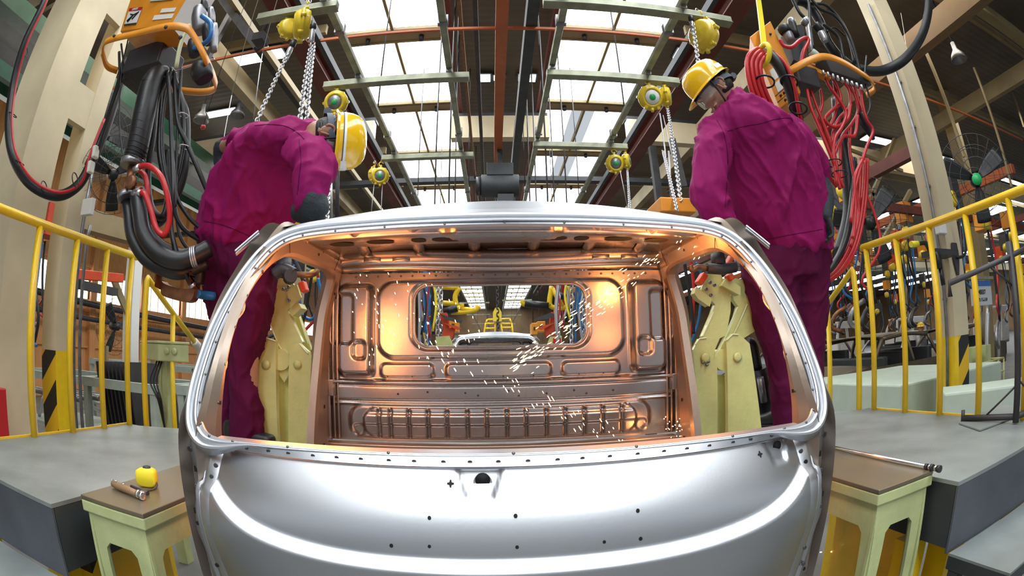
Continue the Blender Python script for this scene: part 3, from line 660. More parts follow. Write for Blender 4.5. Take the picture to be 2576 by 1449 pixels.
# ---------------------------------------------------------------- building columns
def haz_column(s, parts, name_lab):
    pass
col1 = empty('steel_column', (-4.2, 3.0, FLOOR), None, None, kind='structure')
mb = MB(); mb.bb((-4.62, 2.42, FLOOR), (-4.0, 2.88, ROOF)); mb.build('near_leg', M['cream'], col1)
mb = MB(); mb.bb((-4.26, 3.175, FLOOR + 1.37), (-4.0, 3.41, ROOF)); mb.build('far_leg', M['cream'], col1)
mb = MB()
for a, b in ((2.05, 2.45), (3.3, ROOF)): mb.bb((-4.10, 2.88, a), (-4.004, 3.175, b))
mb.build('batten_plate', M['cream'], col1)
MB().bb((-4.26, 3.175, FLOOR), (-4.006, 3.41, -.08)).build('painted_base', M['hazL'], col1); MB().bb((-4.0055, 3.18, FLOOR), (-4.0, 3.41, -.08)).build('painted_base', M['yellow'], col1)
col2 = empty('steel_column', (4.13, 3.0, FLOOR), None, None, kind='structure')
mb = MB(); mb.bb((4.0, 2.91, -.09), (4.27, 3.17, ROOF)); mb.build('shaft', M['cream'], col2)
mb = MB(); mb.bb((4.0, 2.914, FLOOR), (4.07, 3.17, -.09)); mb.build('painted_base', M['yellow'], col2)
mb = MB(); mb.bb((4.07, 2.914, FLOOR), (4.27, 3.17, -.09)); mb.build('painted_base', M['hazR'], col2)
# conduits and boxes on the columns
t = empty('conduit', (3.98, 2.97, FLOOR), 'thin grey conduit running up the right column', 'conduit')
MB().tube([(3.975, 3.0, FLOOR + .4), (3.975, 3.0, .5), (3.97, 3.0, .9), (3.975, 3.0, 3.4)], .018, n=8).build('pipe', M['steel'], t)
mb = MB()
for z in (.25, 1.3, 1.9, 2.4): MB().box((3.982, 3.0, z), (.03, .05, .02)).build('saddle_clip', M['steel'], t)
mb = MB(); p = at(2352, 572, 2.95); mb.box((3.93, 2.90, p.z), (.12, .08, .15)); tag(mb.build('socket_box', M['whitep'], bevel=.01), 'small white socket box on the right column', 'socket box')
def bracket(px, py, sc=1.0, lab='', x=None):
    p = V((x, 2.93, at(px, py, 2.93).z)); t = empty('column_bracket', p, lab, 'bracket')
    mb = MB(); mb.prism([(-.05, .14), (.05, .14), (.06, 0), (.02, -.16), (-.02, -.16), (-.06, 0)], p + V((0, -.03, 0)), (1, 0, 0), (0, 0, 1), .02); mb.build('plate', M['dsteel'], t, bevel=.01)
    mb = MB(); mb.tube([p + V((0, -.03, .0)), p + V((.02, -.16, .02)), p + V((.02, -.2, .25)), p + V((0, -.2, .4))], .016, n=8, seg=12); mb.build('arm', M['dsteel'], t)
bracket(2385, 650, lab='black fan bracket on the stripe-based right column', x=4.12)
t = empty('hanging_air_tool', (3.9, 2.9, .1), 'black pistol-shaped air tool clipped to the right column', 'air tool')
p = at(2345, 640, 2.78); mb = MB(); mb.tube([p + V((-.22, 0, .08)), p + V((-.08, 0, .09)), p + V((0, 0, 0)), p + V((.05, 0, -.02))], [.02, .022, .03, .04], n=8, seg=14); mb.tube([p + V((.06, 0, .02)), p + V((.07, 0, -.12))], .045, n=10); mb.build('body', M['rubber'], t)
MB().cyl(p + V((.08, -.02, -.12)), p + V((.085, -.03, -.26)), .022).build('grip', M['rubber'], t); MB().bb((p.x + .05, p.y - .02, p.z), (3.998, 2.96, p.z + .05)).build('clip', M['dsteel'], t); MB().cyl(p + V((-.30, 0, .075)), p + V((-.2, 0, .08)), .026).build('yellow_nose', M['tapey'], t)
t = empty('power_conduit', (-3.9, 3.2, FLOOR), 'grey conduit with switch box beside the left column', 'conduit')
MB().tube([(-3.93, 3.38, FLOOR), (-3.93, 3.38, 1.0), (-3.93, 3.38, 2.0)], .022, n=8).build('pipe', M['steel'], t)
MB().box((-3.80, 3.3, 1.26), (.16, .06, .16)).build('switch_plate', M['whitep'], t, bevel=.006)
tag(MB().tube([(-3.62, 3.2, FLOOR), (-3.62, 3.2, .95), (-3.60, 3.2, 1.05)], .018, n=8).build('standpipe', M['steel']), 'thin grey standpipe between left railing posts', 'pipe')
p = at(0, 1045, 2.0); tag(MB().bb((at(20, 1045, 2.36).x - .6, 2.2, FLOOR), (at(20, 1045, 2.36).x, 2.36, at(10, 985, 2.2).z)).build('fire_cabinet', M['red'], bevel=.01), 'dark red cabinet at the foot of the left column', 'cabinet')
# ---------------------------------------------------------------- control box on a post (left)
t = empty('control_pedestal', (-1.98, 2.75, FLOOR), 'pale green push-button box on a post by the stair rail', 'control box')
mb = MB(); c = V((-2.12, 2.66, 0)); a_, b_, c__ = at(352, 880, 2.85), at(397, 885, 2.55), at(475, 880, 2.62)
def cb(z0, z1, g=0): 
    P = [V((a_.x - g, a_.y + g, 0)), V((b_.x, b_.y - g, 0)), V((c__.x + g, c__.y, 0)), V((c__.x + g + (a_.x - b_.x), c__.y + a_.y - b_.y + g, 0))]
    return [p + V((0, 0, z)) for z in (z0, z1) for p in P]
mb.add(cb(at(397, 908, 2.55).z, at(397, 864, 2.55).z), [(0, 1, 2, 3), (7, 6, 5, 4), (0, 4, 5, 1), (1, 5, 6, 2), (2, 6, 7, 3), (3, 7, 4, 0)]); mb.build('box', M['green'], t, bevel=.006)
mb = MB(); mb.add(cb(at(397, 863.5, 2.55).z, at(397, 857, 2.55).z, .008), [(0, 1, 2, 3), (7, 6, 5, 4), (0, 4, 5, 1), (1, 5, 6, 2), (2, 6, 7, 3), (3, 7, 4, 0)]); mb.build('lid', M['green'], t, bevel=.004)
for f_ in (.3, .55):
    p = V((lerp(b_.x, c__.x, f_), lerp(b_.y, c__.y, f_) - .004, at(397, 882, 2.55).z)); MB().lathe(p, (0, -1, 0), [(.022, 0), (.022, .004), (.015, .008), (.0001, .008)], n=14).build('cap', M['green'], t)
MB().box((at(418, 960, 2.7).x, 2.7, (FLOOR - .06) / 2), (.085, .085, -.06 - FLOOR)).build('post', M['green'], t, bevel=.004)
for k in range(3): MB().tube([(at(395 + 6 * k, 912, 2.65).x, 2.65, -.075), (at(378 + 8 * k, 960, 2.6).x, 2.6, -.2), (at(398 + 4 * k, 1010, 2.6).x, 2.6, -.32), (at(412, 1040, 2.65).x, 2.65, -.5)], .006, n=6, seg=20).build('cable', M['rubber'], t)
# ---------------------------------------------------------------- clamp fixtures seen through the door openings
def plate(mb, pxs, Y, th, mi=0):
    P = [at(a, b, Y) for a, b in pxs]; n = len(P); Q = [p + V((0, th, 0)) for p in P]
    mb.add(P + Q, [tuple(range(n)), tuple(range(n, 2 * n))[::-1]] + [(k, (k + 1) % n, n + (k + 1) % n, n + k) for k in range(n)], mi)
def edgeline(mb, pxs, Y, r=.004, mi=1):
    mb.tube([at(a, b, Y) for a, b in pxs], r, n=5, mi=mi)
# left fixture
lf = empty('clamp_fixture', (-.95, 2.3, FLOOR), 'yellow-green clamping fixture seen through the left door opening', 'clamp fixture', 'yellow-green clamping fixtures')
mb = MB(); plate(mb, [(628, 1120), (640, 880), (668, 850), (693, 858), (699, 1120)], 2.15, .03); edgeline(mb, [(668, 850), (693, 858)], 2.145); mb.build('column_plate', [M['lime'], M['limelight']], lf, bevel=.003)
mb = MB(); plate(mb, [(697, 1120), (697, 870), (728, 870), (728, 1120)], 2.24, .12); mb.build('column_web', M['lime'], lf, bevel=.003)
mb = MB(); plate(mb, [(727, 1125), (729, 885), (728, 868), (752, 864), (775, 885), (782, 915), (778, 1125)], 2.15, .03); edgeline(mb, [(752, 864), (775, 890)], 2.145); mb.build('column_plate', [M['lime'], M['limelight']], lf, bevel=.003)
mb = MB(); plate(mb, [(700, 702), (722, 700), (755, 735), (740, 755), (722, 780), (745, 830), (760, 860), (735, 925), (715, 960), (698, 935), (712, 905), (700, 865), (672, 800), (690, 735)], 2.19, .035)
edgeline(mb, [(672, 800), (700, 865), (712, 885)], 2.185); mb.build('clamp_arm', [M['lime'], M['limelight']], lf, bevel=.004)
mb = MB(); plate(mb, [(735, 790), (748, 785), (782, 880), (770, 885)], 2.28, .03); edgeline(mb, [(748, 785), (775, 865)], 2.275); mb.build('clamp_arm', [M['lime'], M['limelight']], lf, bevel=.004)
mb = MB(); plate(mb, [(722, 735), (745, 715), (756, 748), (732, 772)], 2.16, .02); plate(mb, [(727, 782), (750, 762), (757, 775), (735, 795)], 2.18, .08)
for px, py in ((714, 728), (722, 729), (727, 722), (728, 756)): mb.lathe(at(px, py, 2.15), (0, -1, 0), [(.008, 0), (.008, .014), (.004, .014), (.004, .005), (.0001, .005)], n=12, mi=1)
mb.build('clamp_head', [M['lime'], M['steel']], lf, bevel=.002)
mb = MB(); mb.lathe(at(705, 905, 2.17), (0, 1, 0), [(.05, 0), (.05, .12), (.0001, .12)], n=20); mb.lathe(at(669, 917, 2.145), (0, -1, 0), [(.022, 0), (.022, .004), (.0001, .004)], n=16); mb.lathe(at(748, 917, 2.145), (0, -1, 0), [(.020, 0), (.020, .004), (.0001, .004)], n=16); mb.build('pivot', [M['lime']], lf)
mb = MB(); mb.tube([at(690, 690, 2.0), at(712, 678, 2.0), at(740, 690, 2.0)], .028, n=12, seg=10); mb.tube([at(715, 650, 2.05), at(712, 690, 2.02)], .035, n=12); mb.tube([at(740, 690, 2.0), at(770, 692, 2.0), at(792, 688, 2.02), at(800, 676, 2.04)], .013, n=10, seg=14, mi=1)
mb.tube([at(728, 700, 2.0), at(732, 693, 1.97)], .03, n=12); mb.build('gun_clamp', [M['dsteel'], M['rustcu']], lf)
for a, b in (((760, 710), (768, 735)), ((690, 720), (684, 735))): MB().beam(at(*a, 2.12), at(*b, 2.12), .05, .03).build('red_block', M['redor'], lf, bevel=.006)
# right fixture
rf = empty('clamp_fixture', (1.1, 2.2, FLOOR), 'yellow-green clamping fixture seen through the right door opening', 'clamp fixture', 'yellow-green clamping fixtures')
mb = MB(); plate(mb, [(1745, 880), (1760, 853), (1776, 852), (1790, 890), (1803, 920), (1803, 1105), (1760, 1110)], 2.10, .03); edgeline(mb, [(1749, 868), (1760, 852), (1778, 850)], 2.095); mb.build('column_plate', [M['lime'], M['limelight']], rf, bevel=.003)
mb = MB(); plate(mb, [(1800, 1108), (1800, 945), (1838, 945), (1838, 1108)], 2.18, .12); mb.build('column_web', M['lime'], rf, bevel=.003)
mb = MB(); plate(mb, [(1828, 858), (1845, 840), (1860, 842), (1885, 865), (1900, 960), (1916, 1090), (1832, 1102)], 2.10, .03); edgeline(mb, [(1828, 856), (1843, 841), (1858, 842)], 2.095); mb.build('column_plate', [M['lime'], M['limelight']], rf, bevel=.003)
mb = MB(); plate(mb, [(1778, 690), (1812, 690), (1837, 740), (1837, 782), (1826, 842), (1810, 850), (1797, 880), (1795, 900), (1780, 882), (1768, 846), (1792, 790), (1800, 765), (1782, 748), (1765, 740)], 2.14, .035); edgeline(mb, [(1768, 846), (1795, 785)], 2.135); edgeline(mb, [(1760, 742), (1778, 690)], 2.13); mb.build('clamp_arm', [M['lime'], M['limelight']], rf, bevel=.004)
mb = MB(); plate(mb, [(1842, 700), (1868, 704), (1880, 745), (1903, 800), (1902, 830), (1870, 850), (1835, 920), (1820, 930), (1800, 905), (1812, 880), (1850, 800), (1858, 770), (1840, 745)], 2.17, .035); edgeline(mb, [(1845, 843), (1880, 765)], 2.16); edgeline(mb, [(1801, 890), (1856, 772)], 2.165); mb.build('clamp_arm', [M['lime'], M['limelight']], rf, bevel=.004)
mb = MB(); plate(mb, [(1748, 738), (1752, 722), (1782, 745), (1790, 752), (1785, 770), (1758, 752)], 2.10, .05); plate(mb, [(1817, 718), (1828, 700), (1862, 722), (1862, 742)], 2.10, .05)
for px, py in ((1785, 711), (1796, 718), (1787, 743), (1775, 728)): mb.lathe(at(px, py, 2.12), (0, -1, 0), [(.008, 0), (.008, .014), (.004, .014), (.004, .005), (.0001, .005)], n=12, mi=1)
mb.build('clamp_head', [M['lime'], M['steel']], rf, bevel=.002)
mb = MB()
for px, py in ((1774, 900), (1855, 898)): mb.lathe(at(px, py, 2.095), (0, -1, 0), [(.022, 0), (.022, .008), (.012, .010), (.0001, .010)], n=18)
for px, py in ((1767, 912), (1781, 910), (1777, 918)): mb.lathe(at(px, py, 2.095), (0, -1, 0), [(.006, 0), (.006, .012), (.0001, .012)], n=8, mi=1)
mb.lathe(at(1822, 905, 2.13), (0, 1, 0), [(.05, 0), (.05, .12), (.0001, .12)], n=20); mb.build('pivot', [M['lime'], M['steel']], rf)
mb = MB(); mb.tube([at(1778, 675, 2.0), at(1815, 678, 2.0), at(1850, 672, 2.0)], .024, n=12); mb.tube([at(1805, 632, 2.05), at(1808, 672, 2.02)], .034, n=12); mb.tube([at(1778, 675, 2.0), at(1755, 672, 2.0), at(1742, 680, 2.0), at(1735, 668, 2.0)], .013, n=10, seg=14, mi=1); mb.build('gun_clamp', [M['dsteel'], M['rustcu']], rf)
for a, b in (((1842, 645), (1830, 668)), ((1772, 690), (1756, 715)), ((1830, 690), (1840, 705))): MB().beam(at(*a, 2.1), at(*b, 2.1), .05, .03).build('red_block', M['redor'], rf, bevel=.006)
mb = MB(); mb.tube([at(1853, 650, 2.06), at(1857, 672, 2.06)], .016, n=10); mb.build('steel_lever', M['steel'], rf)
# actuator and hose next to the right fixture
t = empty('air_cylinder', (1.6, 2.4, DECK), 'black pneumatic cylinder hanging behind the right clamping fixture', 'cylinder')
mb = MB(); mb.tube([at(1880, 862, 2.3), at(1893, 870, 2.3), at(1905, 930, 2.35)], .03, n=10, seg=10); mb.tube([at(1905, 925, 2.35), at(1925, 1060, 2.4)], .055, n=14); mb.build('barrel', M['rubber'], t); MB().tube([at(1912, 950, 2.29), at(1922, 1010, 2.32)], .02, n=8).build('chrome_sleeve', M['steel'], t)
# white cable ties, hoses and chain behind the fixtures
for (Y, pts, r, m_, lab) in ((2.6, [(752, 740), (760, 790), (790, 800), (805, 740), (800, 700)], .010, 'blue', 'blue air hose looping behind the left door opening'),
    (2.7, [(765, 700), (775, 760), (800, 830), (808, 870)], .008, 'rubber', 'thin black cable hanging inside the left door opening'),
    (2.5, [(785, 690), (770, 780), (762, 830), (800, 900), (812, 930)], .009, 'rubber', 'black hose curving behind the left clamp arm'),
    (2.5, [(1718, 640), (1728, 700), (1738, 760), (1745, 840)], .010, 'rubber', 'black hose hanging behind the right door pillar'),
    (2.7, [(1735, 640), (1745, 720), (1742, 800), (1735, 850)], .010, 'red', 'dark red hose hanging behind the right door pillar'),
    (2.7, [(1750, 660), (1765, 700), (1758, 800), (1740, 860)], .008, 'blue', 'thin blue hose beside the red hose, right door opening')):
    MB().tube([at(a, b, Y) for a, b in pts], r, n=8, seg=40).build('air_hose', M[m_], lf if pts[0][0] < 1200 else rf)['label'] = lab
# ================================================================= the two workers
def sec(l, r, Y, d, up=V((0, 0, 1)), Y2=None):
    A = at(l[0], l[1], Y); B = at(r[0], r[1], Y if Y2 is None else Y2); a = (B - A) / 2; b = a.cross(up)
    b = b.normalized() * d; return ((A + B) / 2, a, b)
def loft(mb, secs, n=28, p=2.3, seg=None, cap=.5):
    if seg:
        C_ = spline([s[0] for s in secs], seg); A_ = spline([s[1] for s in secs], seg); B_ = spline([s[2] for s in secs], seg); secs = list(zip(C_, A_, B_))
    t0 = (secs[0][0] - secs[1][0]).normalized(); t1 = (secs[-1][0] - secs[-2][0]).normalized()
    e0 = secs[0]; e1 = secs[-1]
    pre = [(e0[0] + t0 * e0[2].length * cap * k2, e0[1] * k1, e0[2] * k1) for k1, k2 in ((.45, .9), (.8, .6))]
    post = [(e1[0] + t1 * e1[2].length * cap * k2, e1[1] * k1, e1[2] * k1) for k1, k2 in ((.8, .6), (.45, .9))]
    secs = pre + list(secs) + post; vs = []
    for c, a, b in secs:
        for k in range(n):
            g = 2 * pi * k / n; u = abs(cos(g)) ** (2 / p) * (1 if cos(g) >= 0 else -1); w = abs(sin(g)) ** (2 / p) * (1 if sin(g) >= 0 else -1); vs.append(c + a * u + b * w)
    N = len(secs); fs = [(i * n + k, i * n + (k + 1) % n, (i + 1) * n + (k + 1) % n, (i + 1) * n + k) for i in range(N - 1) for k in range(n)]
    fs += [tuple(range(n))[::-1], tuple((N - 1) * n + k for k in range(n))]
    return mb.add(vs, fs, 0, True)
def limb(mb, pts, rs, seg=24, n=16):      # pts: (px, py, Y)
    P = [at(*p) if not isinstance(p, Vector) else p for p in pts]
    Q = spline(P, seg); t0 = (Q[0] - Q[1]).normalized(); t1 = (Q[-1] - Q[-2]).normalized()
    R = [interp(i / seg, [(q / (len(rs) - 1), w) for q, w in enumerate(rs)]) for i in range(seg + 1)]
    Q = [Q[0] + t0 * R[0] * .8, Q[0] + t0 * R[0] * .5] + Q + [Q[-1] + t1 * R[-1] * .5, Q[-1] + t1 * R[-1] * .8]; R = [R[0] * .4, R[0] * .85] + R + [R[-1] * .85, R[-1] * .4]
    F = frames(Q); vs = []
    for (q, (t, a, b), r) in zip(Q, F, R):
        for k in range(n): g = 2 * pi * k / n; vs.append(q + a * (cos(g) * r) + b * (sin(g) * r))
    N = len(Q); return mb.add(vs, [(i * n + k, i * n + (k + 1) % n, (i + 1) * n + (k + 1) % n, (i + 1) * n + k) for i in range(N - 1) for k in range(n)] + [tuple(range(n))[::-1], tuple((N - 1) * n + k for k in range(n))], 0, True)
def blob(mb, c, R, r, n=20, m=12, fn=None):
    c = V(c); vs = [c + R @ V((0, 0, -r[2]))]
    for j in range(1, m):
        ph = -pi / 2 + pi * j / m
        for k in range(n):
            g = 2 * pi * k / n; q = V((r[0] * cos(ph) * cos(g), r[1] * cos(ph) * sin(g), r[2] * sin(ph)))
            if fn: q = fn(q)
            vs.append(c + R @ q)
    vs.append(c + R @ V((0, 0, r[2]))); o = len(vs) - 1
    fs = [(0, 1 + (k + 1) % n, 1 + k) for k in range(n)] + [(o, 1 + (m - 2) * n + k, 1 + (m - 2) * n + (k + 1) % n) for k in range(n)]
    fs += [(1 + j * n + k, 1 + j * n + (k + 1) % n, 1 + (j + 1) * n + (k + 1) % n, 1 + (j + 1) * n + k) for j in range(m - 2) for k in range(n)]
    return mb.add(vs, fs, 0, True)
def fuse(mb, name, material, parent, voxel=.011, smooth=6, fold=None):
    me = bpy.data.meshes.new('tmp'); me.from_pydata(mb.v, [], mb.f); me.update(); o = bpy.data.objects.new('tmp', me); COL.objects.link(o)
    r = o.modifiers.new('r', 'REMESH'); r.mode = 'VOXEL'; r.voxel_size = voxel; s_ = o.modifiers.new('s', 'SMOOTH'); s_.factor = .5; s_.iterations = smooth
    dg = bpy.context.evaluated_depsgraph_get(); dg.update(); m2 = bpy.data.meshes.new_from_object(o.evaluated_get(dg)); bpy.data.objects.remove(o)
    if fold:
        ns = [v.normal.copy() for v in m2.vertices]
        for v, nn in zip(m2.vertices, ns): v.co += nn * fold(v.co)
    m2.transform(Matrix.Translation(-parent.location)); m2.materials.clear(); m2.materials.append(material); m2.name = name
    m2.polygons.foreach_set('use_smooth', [True] * len(m2.polygons)); m2.update()
    ob = bpy.data.objects.new(name, m2); COL.objects.link(ob); ob.parent = parent; return ob
def folds(ax, amp, fr=9.0, st=.28, seed=0.0, amp2=0.0, lines=()):
    ax = V(ax).normalized()
    def f(p):
        q = p - ax * p.dot(ax) * (1 - st); w_ = V((noise.noise(p * 5), noise.noise(p * 5 + V((7, 1, 2))), noise.noise(p * 5 + V((1, 9, 3))))) * .06; q = q + w_
        a = noise.noise(q * fr + V((seed, 3, 1))); b_ = noise.noise(q * fr * 2.2 + V((9, seed, 4)))
        h = amp * ((1 - min(1, abs(a) * 3.0)) ** 2 * 1.3 - .35) + amp * .55 * ((1 - min(1, abs(b_) * 3.2)) ** 2 - .2) + amp2 * noise.noise(p * 34)
        for (A, B, w, d) in lines:       # long pull folds from A to B
            t = max(0, min(1, (p - A).dot(B - A) / (B - A).length_squared)); dd = (p - (A + (B - A) * t)).length; h += d * math.exp(-(dd / w) ** 2) * sin(pi * min(1, t * .9 + .1))
        return h
    return f
def hframe(F, U):
    F = V(F).normalized(); U = (V(U) - F * V(U).dot(F)).normalized(); X_ = F.cross(U); return Matrix((X_, F, U)).transposed()
def head_mesh(mb, c, R):
    def hf(q):
        if q.z < 0: q = V((q.x * (1 + q.z * 2.2), q.y * (1 + q.z * .8) + (.012 if q.y > 0 else 0), q.z))
        return q
    blob(mb, c, R, (.072, .090, .112), 24, 16, hf)
    blob(mb, c + R @ V((0, .088, -.022)), R, (.013, .019, .024)); blob(mb, c + R @ V((0, .074, -.09)), R, (.03, .024, .022))
    for s in (-1, 1): blob(mb, c + R @ V((s * .03, .083, -.07)), R, (.02, .018, .008)); blob(mb, c + R @ V((s * .045, .070, -.030)), R, (.022, .022, .02))
    for s in (-1, 1):
        e = c + R @ V((s * .074, -.005, -.018)); E_ = R @ Matrix.Rotation(s * .35, 3, 'Z')
        blob(mb, e, E_, (.008, .020, .032)); 
def head_gear(root, c, R, stripe=(), goggles=True):
    mb = MB()        # hair at the back and sides
    blob(mb, c + R @ V((0, -.014, .010)), R, (.078, .087, .112), 24, 16, lambda q: V((q.x, q.y if q.y < .02 else .02 + (q.y - .02) * .35, q.z if q.z > -.07 else -.07 + (q.z + .07) * .25)))
    mb.build('hair', M['hair'], root)
    for s in (-1, 1):
        mb = MB(); e = c + R @ V((s * .084, -.006, -.020)); E_ = R @ Matrix.Rotation(s * .35, 3, 'Z')
        pts = [e + E_ @ V((0, .020 * cos(g) * (1 - .25 * (sin(g) < 0)), .031 * sin(g))) for g in [radians(a) for a in range(-110, 200, 20)]]
        mb.tube(pts, .0048, n=7); blob(mb, e - E_ @ V((s * .004, 0, 0)), E_, (.006, .016, .026)); blob(mb, e + E_ @ V((0, .004, -.028)), E_, (.005, .008, .009)); mb.build('ear', M['skin'], root)
    hc = c + R @ V((0, .0, .030)); mb = MB(); n = 40; rings = []
    prof = [(1.0, 0), (1.0, .25), (.97, .48), (.90, .66), (.78, .81), (.60, .92), (.38, .98), (.15, 1.0), (.0, 1.0)]
    def dome(g, k, r, grow=0.0):
        x = (.100 + grow) * r * cos(g); y = (.120 + grow) * r * sin(g) + .004; z = (.112 + grow) * k
        rg = .006 * math.exp(-(x / .022) ** 2) * (k > .2) + .004 * (math.exp(-((abs(x) - .05) / .01) ** 2)) * (k > .5); return hc + R @ V((x, y, z + rg))
    vs = [dome(2 * pi * k / n, kk, rr_) for rr_, kk in prof for k in range(n)]; N = len(prof)
    mb.add(vs, [(i * n + k, i * n + (k + 1) % n, (i + 1) * n + (k + 1) % n, (i + 1) * n + k) for i in range(N - 1) for k in range(n)], 0, True)
    rim = []
    for k in range(n):
        g = 2 * pi * k / n; fwd = max(0, sin(g)) ** 4; rim.append((g, .012 + .042 * fwd, -.010 - .012 * fwd))
    in_ = [dome(g, 0, 1) for g, _, _ in rim]; out = [hc + R @ V(((.100 + b) * cos(g), (.120 + b) * sin(g) + .004, z)) for g, b, z in rim]; lo = [p + R @ V((0, 0, -.004)) for p in out]; il = [p + R @ V((0, 0, -.006)) for p in in_]
    for a, b in ((in_, out), (out, lo), (lo, il)): mb.strip(a, b, closed=True)
    mb.build('hard_hat', M['helmet'], root)
    inner = MB(); inner.add([dome(2 * pi * k / n, kk, rr_ * .97) - R @ V((0, 0, .004)) for rr_, kk in prof[:-2] for k in range(n)], [(i * n + k, i * n + (k + 1) % n, (i + 1) * n + (k + 1) % n, (i + 1) * n + k) for i in range(N - 3) for k in range(n)], 0, True); inner.build('hat_lining', M['black'], root)
    for (col, g0, g1, k0, k1, gr) in stripe:
        mb = MB(); m_ = 18; A = []; B = []
        for i in range(m_ + 1):
            g = lerp(g0, g1, i / m_)
            for arr, k in ((A, k0), (B, k1)): r_ = interp(k, [(kk, rr_) for rr_, kk in prof[:-1]]); arr.append(dome(g, k, r_, gr))
        mb.strip(A, B); mb.build('hat_stripe', M[col], root)
    # harness band and chin strap
    mb = MB(); bd = [c + R @ V((.086 * cos(g), .100 * sin(g) - .012, -.005 + .012 * sin(g))) for g in [radians(a) for a in range(150, 400, 10)]]
    mb.strip([p + R @ V((0, 0, .015)) for p in bd], [p - R @ V((0, 0, .009)) for p in bd]); mb.box(c + R @ V((0, -.118, -.02)), (.045, .022, .03), R=R); mb.cyl(c + R @ V((-.02, -.125, -.02)), c + R @ V((.02, -.125, -.02)), .012, n=10); mb.build('hat_harness', M['navy'], root)
    for s in (-1, 1):
        mb = MB(); a = [c + R @ V((s * .088, .028, .03)), c + R @ V((s * .082, .035, -.04)), c + R @ V((s * .05, .04, -.10)), c + R @ V((0, .045, -.122))]; mb.tube(a, .007, n=6, seg=14, flat=.4); mb.build('chin_strap', M['rubber'], root)
    if goggles:
        mb = MB(); lens = [c + R @ V((.085 * cos(g), .045 + .075 * sin(g), -.014)) for g in [radians(a) for a in range(0, 181, 12)]]
        mb.strip([p + R @ V((0, 0, .021)) for p in lens], [p - R @ V((0, .004, .021)) for p in lens]); mb.build('safety_glasses', M['glassy'], root)
        mb = MB(); mb.tube([p + R @ V((0, 0, .023)) for p in lens], .003, n=6); mb.build('glasses_frame', M['dsteel'], root)
def hand(mb, w, d, pal, ln=.17, curl=.6, side=1):
    # w wrist, d direction of the fingers, pal palm normal; five separate fingers on a palm
    d = V(d).normalized(); pal = (V(pal) - d * V(pal).dot(d)).normalized(); s = d.cross(pal) * side
    loft(mb, [(w, s * .028, pal * .02), (w + d * .04, s * .038, pal * .017), (w + d * .085, s * .042, pal * .014)], n=14)
    for i, (o, L) in enumerate(((-.031, .062), (-.011, .075), (.010, .080), (.030, .072))):
        b = w + d * .085 + s * o; p1 = b + d * L * .45 + pal * L * .12 * curl; p2 = p1 + (d * .75 + pal * curl).normalized() * L * .33; p3 = p2 + (d * .3 + pal * curl * 1.3).normalized() * L * .27
        limb(mb, [b - d * .015, p1, p2, p3], [.0105, .010, .0095, .0085], seg=9, n=8)
    b = w + d * .03 + s * .034; limb(mb, [b - s * .01, b + d * .025 + s * .02 + pal * .012, b + d * .052 + s * .026 + pal * .022], [.013, .0115, .009], seg=8, n=8)
def shoe(root, toe_dir, heel, name='safety_shoe'):
    mb = MB(); d = V((toe_dir[0], toe_dir[1], 0)).normalized(); s = V((-d.y, d.x, 0)); z = V((0, 0, 1))
    loft(mb, [(heel + z * .055, s * .036, z * .055), (heel + d * .09 + z * .052, s * .04, z * .05), (heel + d * .17 + z * .036, s * .046, z * .034), (heel + d * .25 + z * .03, s * .036, z * .027)], n=18, seg=12)
    mb.build(name, M['rubber'], root)
    MB().tube([heel + d * (-.02) + z * .008, heel + d * .27 + z * .008], .042, n=14, flat=.2).build('shoe_sole', M['dsteel'], root)
def drape(ob, pxs, r, name, m, root):      # a seam laid on the cloth surface
    off = V(ob.parent.location); P = spline([V((a, b, 0)) for a, b in pxs], 10 * len(pxs)); out = []
    for p in P:
        d = ray(p.x, p.y); ok, loc, nrm, _ = ob.ray_cast(-off, d)
        if ok: out.append(loc + off - d * .0006)
    if len(out) > 3: MB().tube(out, r, n=5).build(name, m, root)
# ---- right worker -------------------------------------------------------
RW = empty('person', (1.52, 2.12, DECK), 'person in magenta jacket and yellow hard hat standing upright right of the cab', 'person')
RR = hframe((-.70, .22, -.60), (-.62, .12, .80)); RC = at(1797, 222, 1.90)
body = MB(); head_mesh(body, RC, RR)
limb(body, [RC + RR @ V((0, -.035, -.06)), at(1832, 256, 1.91), at(1860, 290, 1.94)], [.046, .050, .065])
loft(body, [sec((1925, 640), (2060, 630), 2.12, .10), sec((1850, 450), (2030, 450), 2.02, .10), sec((1840, 340), (1980, 340), 1.93, .09), sec((1840, 285), (1900, 285), 1.88, .06)], seg=14)
limb(body, [(1800, 330, 1.92), (1787, 430, 1.89), (1787, 520, 1.89), V((.95, 1.93, .47))], [.05, .045, .037, .028]); limb(body, [(1985, 320, 1.98), (2045, 380, 2.0), (2062, 452, 2.06), (2070, 520, 2.0)], [.05, .045, .04, .03])
for p in ([(1935, 640, 2.12), (1958, 840, 2.13), (1984, 1060, 2.15)], [(2035, 640, 2.12), (2037, 840, 2.14), (2040, 1050, 2.16)]): limb(body, p, [.08, .055, .04])
fuse(body, 'body', M['skin'], RW, .008, 3)
head_gear(RW, RC, RR, [('white', radians(205), radians(335), .10, .34, .0012), ('white', radians(335), radians(430), .13, .20, .0012), ('navy', radians(335), radians(430), .09, .125, .0014), ('red', radians(335), radians(430), .20, .225, .0014)])
jk = MB()
loft(jk, [sec((1922, 646), (2084, 612), 2.12, .155), sec((1893, 605), (2077, 580), 2.11, .16), sec((1850, 545), (2070, 530), 2.08, .165), sec((1826, 470), (2062, 470), 2.04, .165), sec((1816, 400), (2044, 400), 1.99, .16), sec((1790, 345), (2022, 345), 1.94, .145), sec((1782, 305), (1996, 312), 1.91, .125), sec((1806, 275), (1950, 285), 1.885, .095), sec((1826, 256), (1905, 262), 1.865, .075)], seg=34, n=40)
